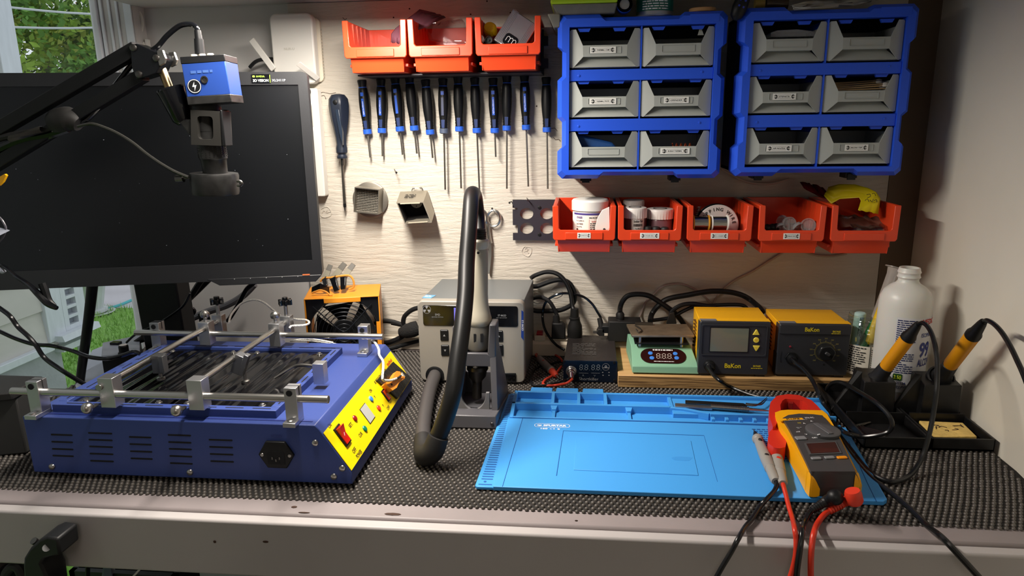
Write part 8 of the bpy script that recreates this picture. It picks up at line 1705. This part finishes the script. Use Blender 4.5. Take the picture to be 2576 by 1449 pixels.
# lines moulded into the working surface
def mline(pts, w=.0007, par=t, mt_=None, nm='moulded_line'):
    P_ = [at(u, v, z=mt_z) for u, v in pts]; return obj(nm, MB().tube([Vector((p.x, p.y, mt_z)) for p in P_], w, 6, 1), mt_ or _M['mat_slot'], par)
mline(((1264, 1224), (1315, 1052)), .0005); mline(((1313, 1050), (1500, 1056), (1730, 1064), (1940, 1071)), .0009)
mline(((1400, 1197), (1417, 1084), (1600, 1090), (1771, 1096)), .0006); mline(((1771, 1096), (1805, 1212)), .0003)
pr = [at(u, v, z=mt_z) for u, v in ((1443, 1183), (1757, 1197), (1738, 1110), (1449, 1100))]
obj('raised_rectangle', MB().prism([(p.x, p.y) for p in pr], mt_z-.0005, mt_z+.0009, 'z'), m_mat, t, bevel=.0005)
p = at(1715, 1153, z=mt_z+.001); obj('stain', MB().prism([(p.x+.016*math.cos(a)*random.uniform(.7, 1.1), p.y+.008*math.sin(a)*random.uniform(.6, 1.1)) for a in [k*.42 for k in range(15)]], mt_z+.0009, mt_z+.00105, 'z'), mat('mat_stain', '3a8ed6', .4), t)
b = MB()
for i in range(10):
    for j in range(16):
        x = slx0+.002+i*.0072+(j % 2)*.002; y = sly1-.003-j*.0068
        if x > slx1 or y < sly0: continue
        b.prism(rrect(x, x+.0058, y-.0016, y+.0016, .0012, 2), mt_z-.0002, mt_z+.0003, 'z')
obj('magnet_slots', b, _M['mat_slot'], t); [o for o in D.objects if o.name == 'magnet_slots'][0]['kind'] = 'stuff'
MFm = frame((at(1389, 1071, z=mt_z).x, at(1389, 1071, z=mt_z).y, mt_z+.0004), (1, 0, 0), (0, 1, 0)); m_mw = mat('mat_white', 'f2f7fa', .5)
o_, i_ = rrect(-.028, .028, -.0068, .0068, .0066, 6), rrect(-.0273, .0273, -.0061, .0061, .0059, 6)
b = MB().strip([MFm @ Vector((p[0], p[1], 0)) for p in o_], [MFm @ Vector((p[0], p[1], 0)) for p in i_]); b.add([MFm @ Vector((-.0200+.0036*math.cos(a), .0034*math.sin(a), 0)) for a in [k*.4488 for k in range(14)]], [tuple(range(14))])
lg = obj('logo_outline', b, m_mw, t); obj('lettering', txt_mb(MB(), 'SPURTAR', MFm @ Matrix.Translation((.0045, 0, 0)), .0365, .0062, .045), m_mw, lg)
obj('swoosh', MB().tube([MFm @ Vector((-.0225, -.0012, .0002)), MFm @ Vector((-.0200, .0014, .0002)), MFm @ Vector((-.0175, .0005, .0002))], .0004, 5), _M['mat_slot'], lg)
obj('lettering', txt_mb(MB(), '160', MFm @ Matrix.Translation((-.0120, -.0118, 0)), .0105, .0052, .03), m_mw, t); obj('lettering', txt_mb(MB(), 'C E', MFm @ Matrix.Translation((.0010, -.0118, 0)), .0075, .0045, .0), m_mw, t)
obj('bin_symbol', MB().tube([MFm @ Vector((.0090, -.0100, 0)), MFm @ Vector((.0125, -.0140, 0))], .0004, 4, 1).tube([MFm @ Vector((.0125, -.0100, 0)), MFm @ Vector((.0090, -.0140, 0))], .0004, 4, 1).tube([MFm @ Vector((.0092, -.0144, 0)), MFm @ Vector((.0123, -.0144, 0))], .0003, 4, 1), m_mw, t)
# right border lines of the mat
mline(((2135, 1110), (2182, 1215), (2205, 1262)), .0005)
# tweezers on the mat
zT = zr2-.003
t = thing('steel_tweezers', 'steel tweezers with knurled grip lying in the rear groove of the blue mat', 'tweezers', tuple(at(1800, 1022, z=zT)))
q = [at(u, v, z=zT+.003) for u, v in ((1698, 1015), (1790, 1020), (1792, 1028), (1698, 1023))]
obj('tail', MB().prism([(p.x, p.y) for p in q], zT, zT+.004, 'z'), mat('tweezer_blue_steel', '9a9fa8', .3, metal=.9), t, bevel=.0006)
a, c, e = at(1788, 1023, z=zT+.004), at(1882, 1030, z=zT+.004), at(1938, 1034, z=zT+.003)
b = MB().cyl(a, c, .0042, .0038, 12)
for i in range(22):
    f = i/21; p = a.lerp(c, f); b.cyl(p, p+(c-a).normalized()*.0012, .0046, n=12)
obj('knurled_grip', b, m_shaft, t); obj('point', MB().cyl(c, e, .0030, .0008, 10), m_steel, t)
t = thing('black_tweezers', 'black bent tip tweezers lying behind the steel pair on the blue mat', 'tweezers', tuple(at(1800, 1010, z=zT)))
for i, dv in enumerate((0, 4)):
    q = [at(u, v+dv, z=zT+.006) for u, v in ((1724, 1006), (1870, 1014), (1880, 1018), (1724, 1010))]
    obj('arm', MB().prism([(p.x, p.y) for p in q], zT+.004+.001*i, zT+.006+.001*i, 'z'), m_black, t, bevel=.0004)
obj('bent_tip', MB().tube([at(1876, 1016, z=zT+.006), at(1905, 1018, z=zT+.006), at(1918, 1016, z=zT+.006), at(1930, 1003, z=zT+.006)], [.002, .0016, .0012, .0005], 8, 3), m_dsteel, t)
obj('bent_tip', MB().tube([at(1876, 1018, z=zT+.008), at(1900, 1020, z=zT+.008), at(1916, 1012, z=zT+.008), at(1929, 1000, z=zT+.008)], [.002, .0016, .0012, .0005], 8, 3), m_dsteel, t)
# ================================================================== CLAMP METER AND TEST LEADS
m_fr = mat('jaw_red', 'c42a1c', .42); m_fyl = mat('meter_yellow', 'eda60a', .42); m_fg = mat('meter_grey', '3c3c3d', .42)
zt = BZ+.046; zb = mt_z+.0015
C6 = lambda x, y: (1800+.3511*x, 940+.3513*y)
def poly(pts, z): return [at(*C6(*p), z=z) for p in pts]
t = thing('clamp_meter', 'yellow and grey clamp meter with red jaw lying across the blue mat', 'clamp meter', tuple(at(2050, 1130, z=BZ+.02)))
jo = poly([(387, 300), (384, 250), (395, 195), (440, 150), (520, 138), (600, 145), (690, 182), (735, 225), (765, 262), (700, 290), (560, 290), (470, 300), (430, 360), (412, 372)], zt-.006)
ji = poly([(468, 245), (465, 215), (480, 185), (500, 172), (560, 175), (620, 182), (655, 205), (668, 235), (650, 262), (600, 262), (540, 260), (490, 262), (472, 262), (468, 255)], zt-.006)
def ext(t_, nm, loop_, z0, z1, mt_, inner=None, bev=.003, taper=0, par=None):
    c_ = sum(loop_, Vector())/len(loop_); top = [Vector((p.x, p.y, z1)) for p in loop_]; bot = [Vector((c_.x+(p.x-c_.x)*(1-taper), c_.y+(p.y-c_.y)*(1-taper), z0)) for p in loop_]
    b = MB().strip(top, bot)
    if inner: it = [Vector((p.x, p.y, z1)) for p in inner]; ib = [Vector((p.x, p.y, z0)) for p in inner]; b.strip(top, it).strip(it, ib).strip(bot, ib)
    else: n_ = len(top); b.add(top, [tuple(range(n_))]).add(bot, [tuple(range(n_))])
    return obj(nm, b, mt_, par or t_, bevel=bev, angle=30)
ext(t, 'jaw', jo, zt-.036, zt-.008, m_fr, ji, .003)
ext(t, 'jaw_insert', poly([(520, 172), (560, 172), (556, 215), (522, 212)], zt-.012), zt-.034, zt-.012, mat('jaw_dark', '7a140e', .5), None, .0005)
ext(t, 'trigger', poly([(375, 462), (385, 420), (425, 372), (455, 372), (500, 430), (508, 490), (500, 525), (460, 535), (420, 530), (382, 502)], zt-.014), zt-.034, zt-.014, m_fr, None, .003)
by_ = [(425, 278), (470, 262), (520, 258), (765, 262), (800, 290), (835, 350), (900, 465), (960, 590), (1018, 706), (660, 700), (612, 610), (548, 500), (505, 430), (470, 385), (435, 320)]
ext(t, 'yellow_case', poly(by_, zt-.004), zb, zt-.004, m_fyl, None, .005, .03)
fg_ = [(480, 318), (520, 296), (600, 286), (700, 290), (765, 298), (800, 335), (850, 400), (905, 490), (965, 620), (1004, 700), (682, 700), (640, 610), (575, 480), (520, 380)]
fpl = ext(t, 'grey_face', poly(fg_, zt), zt-.005, zt, m_fg, None, .002)
def loft(nm, L0_, R0_, L1_, R1_, mt_, ztp, up_, f1=1.0, zlow=.9255):
    rows = []; k = 9
    for i in range(k+1):
        f = f1*i/k; l, r_ = L0_.lerp(L1_, f), R0_.lerp(R1_, f); z_top = ztp-(ztp-zlow)*f**2.4; zb_ = zb+.001+.004*f**4; e = (r_-l).normalized()*min(.004, .002+f*.004); dz_ = min(.005, (z_top-zb_)*.25)
        rows.append([Vector((l.x, l.y, zb_)), Vector((l.x, l.y, z_top-dz_)), Vector((l.x+e.x, l.y+e.y, z_top)), Vector((r_.x-e.x, r_.y-e.y, z_top)), Vector((r_.x, r_.y, z_top-dz_)), Vector((r_.x, r_.y, zb_))])
    b = MB()
    for a_, c_ in zip(rows, rows[1:]): b.strip(a_, c_)
    b.add(rows[0], [tuple(range(6))]).add(rows[-1], [tuple(range(6))]); return obj(nm, b, mt_, t, bevel=.0012, angle=30)
A0, A1, E0, E1 = at(*C6(682, 698), z=zt), at(*C6(1006, 698), z=zt), at(*C6(742, 886), z=.912), at(*C6(1030, 872), z=.912)
loft('end_cap', A0, A1, E0, E1, m_fg, zt, 0)
B0, B1, G0_, G1_ = at(*C6(660, 696), z=zt-.004), at(*C6(1018, 700), z=zt-.004), at(*C6(712, 872), z=.912), at(*C6(1046, 862), z=.912)
loft('yellow_side', B0, B0.lerp(A0, 1.2), G0_, G0_.lerp(E0, 1.2), m_fyl, zt-.004, 0, .93, .924); loft('yellow_side', A1.lerp(B1, -.2), B1, E1.lerp(G1_, -.2), G1_, m_fyl, zt-.004, 0, .93, .924)
F1 = at(*C6(775, 470), z=zt); F2 = at(*C6(640, 300), z=zt); ydir = (at(*C6(650, 330), z=zt)-at(*C6(860, 760), z=zt)).normalized(); xdir = (at(*C6(862, 490), z=zt)-at(*C6(635, 500), z=zt)).normalized(); ydir = Vector((-xdir.y, xdir.x, 0))
def mf(x6, y6, dz=.0005): p = at(*C6(x6, y6), z=zt); return frame((p.x, p.y, zt+dz), xdir, ydir)
ext(t, 'screen', poly([(635, 500), (862, 490), (905, 575), (672, 585)], zt), zt, zt+.0012, mat('meter_frame', '4a4a4b', .4), None, .0006, par=fpl)
ext(t, 'screen_glass', poly([(650, 508), (855, 497), (888, 568), (684, 578)], zt), zt+.0011, zt+.0016, mat('lcd_reflect', '2a2422', .12, coat=.5), None, 0, par=fpl)
dcn = at(*C6(770, 402), z=zt+.004)
dk = obj('dial', MB().lathe([(.0225, 0), (.0232, .0015), (.0232, .004), (.0215, .0052), (.012, .0056)], (dcn.x, dcn.y, zt), n=44), mat('dial_grey', '4c4c4e', .4), t)
obj('dial_pointer', MB().cbox((dcn.x, dcn.y, zt+.0062), (.0075, .035, .0016), Matrix.Rotation(math.atan2(ydir.y, ydir.x)-math.pi/2+R(8), 3, 'Z')), mat('dial_ridge', '555558', .45), dk, bevel=.0007)
p = at(*C6(740, 434), z=zt+.006); obj('pointer_mark', MB().cbox((p.x, p.y, zt+.0056), (.004, .0014, .0008), Matrix.Rotation(R(25), 3, 'Z')), m_inkw, dk)
for (x6, y6, nm, mt_) in ((720, 612, 'push_button', mat('button_grey', '77787a', .4)), (815, 606, 'push_button', _M['button_grey']), (905, 606, 'orange_button', mat('button_orange', 'e08a10', .4))):
    F_ = mf(x6, y6, 0); obj(nm, MB().prism(rrect(-.0066, .0066, -.0030, .0030, .0018, 3), 0, .0022, 'z').xf(F_), mt_, t, bevel=.0007)
F_ = mf(610, 466, 0); obj('grey_button', MB().prism(rrect(-.0072, .0072, -.0048, .0048, .0015, 3), 0, .0020, 'z').xf(F_), _M['button_grey'], t, bevel=.0006)
obj('lettering', txt_mb(MB(), 'FLUKE', mf(555, 326), .020, .0042, .04), m_ink, fpl)
obj('brand_bar', MB().box(-.0235, .0130, -.0032, .0032, 0, .0002).xf(mf(565, 326, .0001)), m_fyl, fpl)
for s_, x6, y6, w, h, mt_ in (('376 FC', 672, 318, .0135, .0038, m_inkw), ('OFF', 711, 461, .0080, .0036, m_inkw), ('V', 650, 437, .0034, .0040, m_inkw), ('mV', 592, 418, .0060, .0036, m_inkw), ('A', 634, 358, .0034, .0040, m_inkw), ('A', 686, 342, .0034, .0040, m_inkw), ('Hz', 600, 355, .0045, .0028, m_by2)):
    obj('lettering', txt_mb(MB(), s_, mf(x6, y6, .0006), w, h, .01), mt_, fpl)
q = micro(MB(), mf(520, 334, .0006), .028, .0022, 1, .7, 8, 1); q2 = micro(MB(), mf(575, 385, .0006), .009, .006, 2, .5, 9); q.add(q2.v, q2.f); obj('small_print', q, m_inkg, fpl)
# plugs at the bottom end and leads
m_rl = mat('red_lead', 'c0301c', .3); m_rp = mat('red_plug', 'd23a24', .38)
t = thing('black_test_lead', 'black test lead plugged into the clamp meter, hanging over the bench edge', 'test lead', tuple(at(*C6(845, 880), z=BZ+.02)), 0, 'leads plugged into the clamp meter')
pA = [at(*C6(*p), z=z) for p, z in (((848, 868), .932), ((855, 890), .926), ((830, 905), .922))]
obj('elbow_plug', MB().ball(pA[1]+Vector((0, 0, .001)), .0100, 20, 12, (1, 1, .95)).tube([pA[1], at(*C6(800, 910), z=.918), at(*C6(760, 935), z=.914)], [.0085, .0070, .0050], 14, 4), m_black, t)
b = MB(); a_, c_ = at(*C6(790, 915), z=.917), at(*C6(705, 968), z=.909)
for i in range(7): f = i/6; p = a_.lerp(c_, f); b.cyl(p, p+(c_-a_).normalized()*.0025, .0056-.0012*f, n=14)
obj('strain_rib', b, m_black, t)
obj('lead', MB().tube([at(*C6(800, 910), z=.918), c_, at(*C6(665, 1010), z=.906), at(*C6(635, 1075), z=.9055), at(*C6(622, 1120), y=.742), at(*C6(612, 1200), y=.730), at(*C6(598, 1300), y=.724), at(*C6(585, 1400), y=.722), at(*C6(578, 1500), y=.722)], .0034, 12), m_cord, t)
t = thing('red_test_lead', 'red test lead plugged into the clamp meter, hanging over the bench edge', 'test lead', tuple(at(*C6(985, 900), z=BZ+.02)), 0, 'leads plugged into the clamp meter')
e0, e1 = at(*C6(985, 858), z=.935), at(*C6(1002, 930), z=.922)
obj('elbow_plug', MB().lathe([(.0085, -.004), (.0100, 0), (.0100, (e1-e0).length*.75), (.0080, (e1-e0).length)], e0, e1-e0, 22).tube([e0.lerp(e1, .55), at(*C6(930, 915), z=.918), at(*C6(895, 935), z=.914)], [.0070, .0062, .0050], 14, 4), m_rp, t)
a_, c_ = at(*C6(900, 932), z=.914), at(*C6(822, 978), z=.908); b = MB()
for i in range(6): f = i/5; p = a_.lerp(c_, f); b.cyl(p, p+(c_-a_).normalized()*.0025, .0058-.0012*f, n=14)
obj('strain_rib', b, m_rp, t)
obj('lead', MB().tube([at(*C6(930, 915), z=.918), c_, at(*C6(770, 1018), z=.906), at(*C6(730, 1075), z=.9055), at(*C6(708, 1130), y=.742), at(*C6(692, 1210), y=.730), at(*C6(684, 1300), y=.724), at(*C6(682, 1400), y=.722), at(*C6(684, 1500), y=.722)], .0034, 12), m_rl, t)
def probe(nm, lab, tip, col, end, ring, lead, dotc, mlead, dot):
    t = thing(nm, lab, 'test probe', tuple(at(*C6(*end), z=mt_z+.01)), 0, 'test probes on the blue mat'); zc = mt_z+.0095
    p0, p1 = at(*C6(*tip), z=mt_z+.004), at(*C6(*end), z=zc); d = p1-p0; L_ = d.length
    h = lambda f: L_*f
    if tip[1] < 450:
        obj('needle', MB().lathe([(.0003, 0), (.0011, h(.03)), (.0011, h(.10))], p0, d, 10), m_steel, t)
        obj('tip_sleeve', MB().lathe([(.0022, h(.07)), (.0036, h(.11)), (.0058, h(.19)), (.0060, h(.21))], p0, d, 18), m_black, t)
    obj('guard', MB().lathe([(.0060, h(.19)), (.0078, h(.20)), (.0080, h(.22)), (.0078, h(.24)), (.0066, h(.25))], p0, d, 22), m_pg, t)
    obj('handle', MB().lathe([(.0064, h(.24)), (.0070, h(.34)), (.0078, h(.5)), (.0080, h(.62)), (.0074, h(.78)), (.0076, h(.785)), (.0068, h(.79)), (.0064, h(.97)), (.0050, h(1))], p0, d, 24), m_pg, t)
    for f, s_ in (dot): q = p0+d*f+Vector((0, -.003, .0068)); obj('finger_dot', MB().ball(q, .0034, 14, 8, (s_, 1.5, .5)), dotc, t)
    obj('lead', MB().tube([p1-d.normalized()*.003]+lead, .0030, 11), mlead, t)
probe('black_probe', 'grey test probe with black tip lying at the left of the pair on the mat', (272, 398), 0, (432, 772), 0, [at(*C6(440, 790), z=mt_z+.008), at(*C6(420, 840), z=mt_z+.004), at(*C6(360, 905), z=mt_z+.003), at(*C6(320, 950), z=.907), at(*C6(262, 1040), z=.9055), at(*C6(215, 1095), z=.9055), at(*C6(170, 1170), y=.736), at(*C6(110, 1280), y=.728), at(*C6(50, 1380), y=.724), at(*C6(5, 1460), y=.722)], m_ink, m_cord, ((.30, .8), (.60, 1)))
probe('red_probe', 'grey test probe with red dot lying half under the red trigger of the meter', (405, 455), 0, (483, 790), 0, [at(*C6(490, 815), z=mt_z+.008), at(*C6(505, 870), z=mt_z+.004), at(*C6(525, 950), z=.908), at(*C6(552, 1040), z=.9055), at(*C6(566, 1105), y=.742), at(*C6(577, 1190), y=.732), at(*C6(575, 1290), y=.727), at(*C6(555, 1390), y=.7245), at(*C6(530, 1470), y=.7225)], m_rl, m_rl, ((.56, 1),))
# ================================================================== UNDER THE BENCH
m_us = mat('under_black', '101113', .5)
t = thing('bench_clamp', 'black bent metal clamp arm fixed below the front board at the left', 'clamp', tuple(at(120, 1400, y=.72)))
Pz = lambda u, v, y=.72: (at(u, v, y=y).x, at(u, v, y=y).z)
obj('arm', MB().prism([Pz(*p) for p in ((146, 1327), (175, 1332), (180, 1374), (160, 1376), (140, 1382), (132, 1395), (146, 1425), (152, 1470), (92, 1470), (88, 1400), (90, 1380), (105, 1356), (128, 1335))], .70, .735, 'y'), m_us, t, bevel=.003)
obj('set_screw', MB().cyl(at(84, 1360, y=.71), at(98, 1368, y=.715), .0045, .0035, 12), m_dsteel, t)
obj('rivet', MB().cyl(at(117, 1378, y=.699), at(117, 1378, y=.702), .0045, n=14), m_inkg, t)
t = thing('round_lamp_head', 'dark round lamp head hanging below the left end of the front board', 'lamp', tuple(at(20, 1440, y=.78)))
obj('shade', MB().tube([at(10, 1470, y=.76), at(18, 1440, y=.76), at(34, 1424, y=.76), at(48, 1430, y=.76), at(60, 1460, y=.76)], .0065, 10), m_rub, t)
obj('body', MB().ball(at(50, 1480, y=.80), .04, 20, 12), m_us, t)
cable('under_cable', 'black cable hanging below the bench before the window light', ((222, 1395), (221, 1420), (220, 1460)), .95, .0036, None)
m_crt = mat('crate_dark', '23262c', .5)
t = thing('slotted_crate', 'dark plastic crate with slotted sides on the floor under the bench', 'crate', (-.80, 1.10, .001))
b = MB()
for i in range(9): b.box(-.86+i*.020, -.853+i*.020, .985, .995, .06, .60)
b.box(-.875, -.68, .985, .995, .001, .06).box(-.875, -.68, .985, .995, .60, .63).box(-.875, -.68, 1.27, 1.28, .001, .63).box(-.875, -.865, .985, 1.28, .001, .63).box(-.69, -.68, .985, 1.28, .001, .63)
obj('side', b, m_crt, t)
obj('handle_strut', MB().hexa([at(268, 1449, y=.96), at(282, 1449, y=.96), at(282, 1449, y=.98), at(268, 1449, y=.98)], [at(292, 1405, y=.96), at(300, 1405, y=.96), at(300, 1405, y=.98), at(292, 1405, y=.98)]), m_lg, t)
obj('lid_part', MB().hexa([at(255, 1455, y=.95), at(285, 1455, y=.95), at(285, 1455, y=1.0), at(255, 1455, y=1.0)], [at(262, 1412, y=.95), at(275, 1404, y=.95), at(275, 1404, y=1.0), at(262, 1412, y=1.0)]), mat('slate_blue', '5d6b7c', .5), t, bevel=.003)
cable('white_lead', 'white cord slanting in front of the slotted crate', ((372, 1412), (352, 1432), (330, 1456)), .93, .0016, m_white)
t = thing('grey_machine', 'pale grey rounded machine top just showing under the bench', 'machine', tuple(at(590, 1460, y=.95)))
Pm = [at(u, v, y=y_) for u, v, y_ in ((494, 1445, .92), (700, 1460, .92))]
obj('cover', MB().box(at(494, 1445, y=.93).x, at(697, 1445, y=.93).x, .93, 1.25, .30, at(560, 1424, y=.93).z-.0), mat('machine_grey', '8f989c', .4), t, bevel=.012)
b = MB()
for i in range(3): p = at(527+i*14, 1421, y=.935); b.cyl(p, p+Vector((0, .0, -.012)), .003, n=10)
obj('vent', b, m_white, t)
tag(obj('dark_bin', MB().box(-.10, .45, .95, 1.38, .001, .62), m_us, bevel=.01), 'large black box standing on the floor under the bench', 'box')
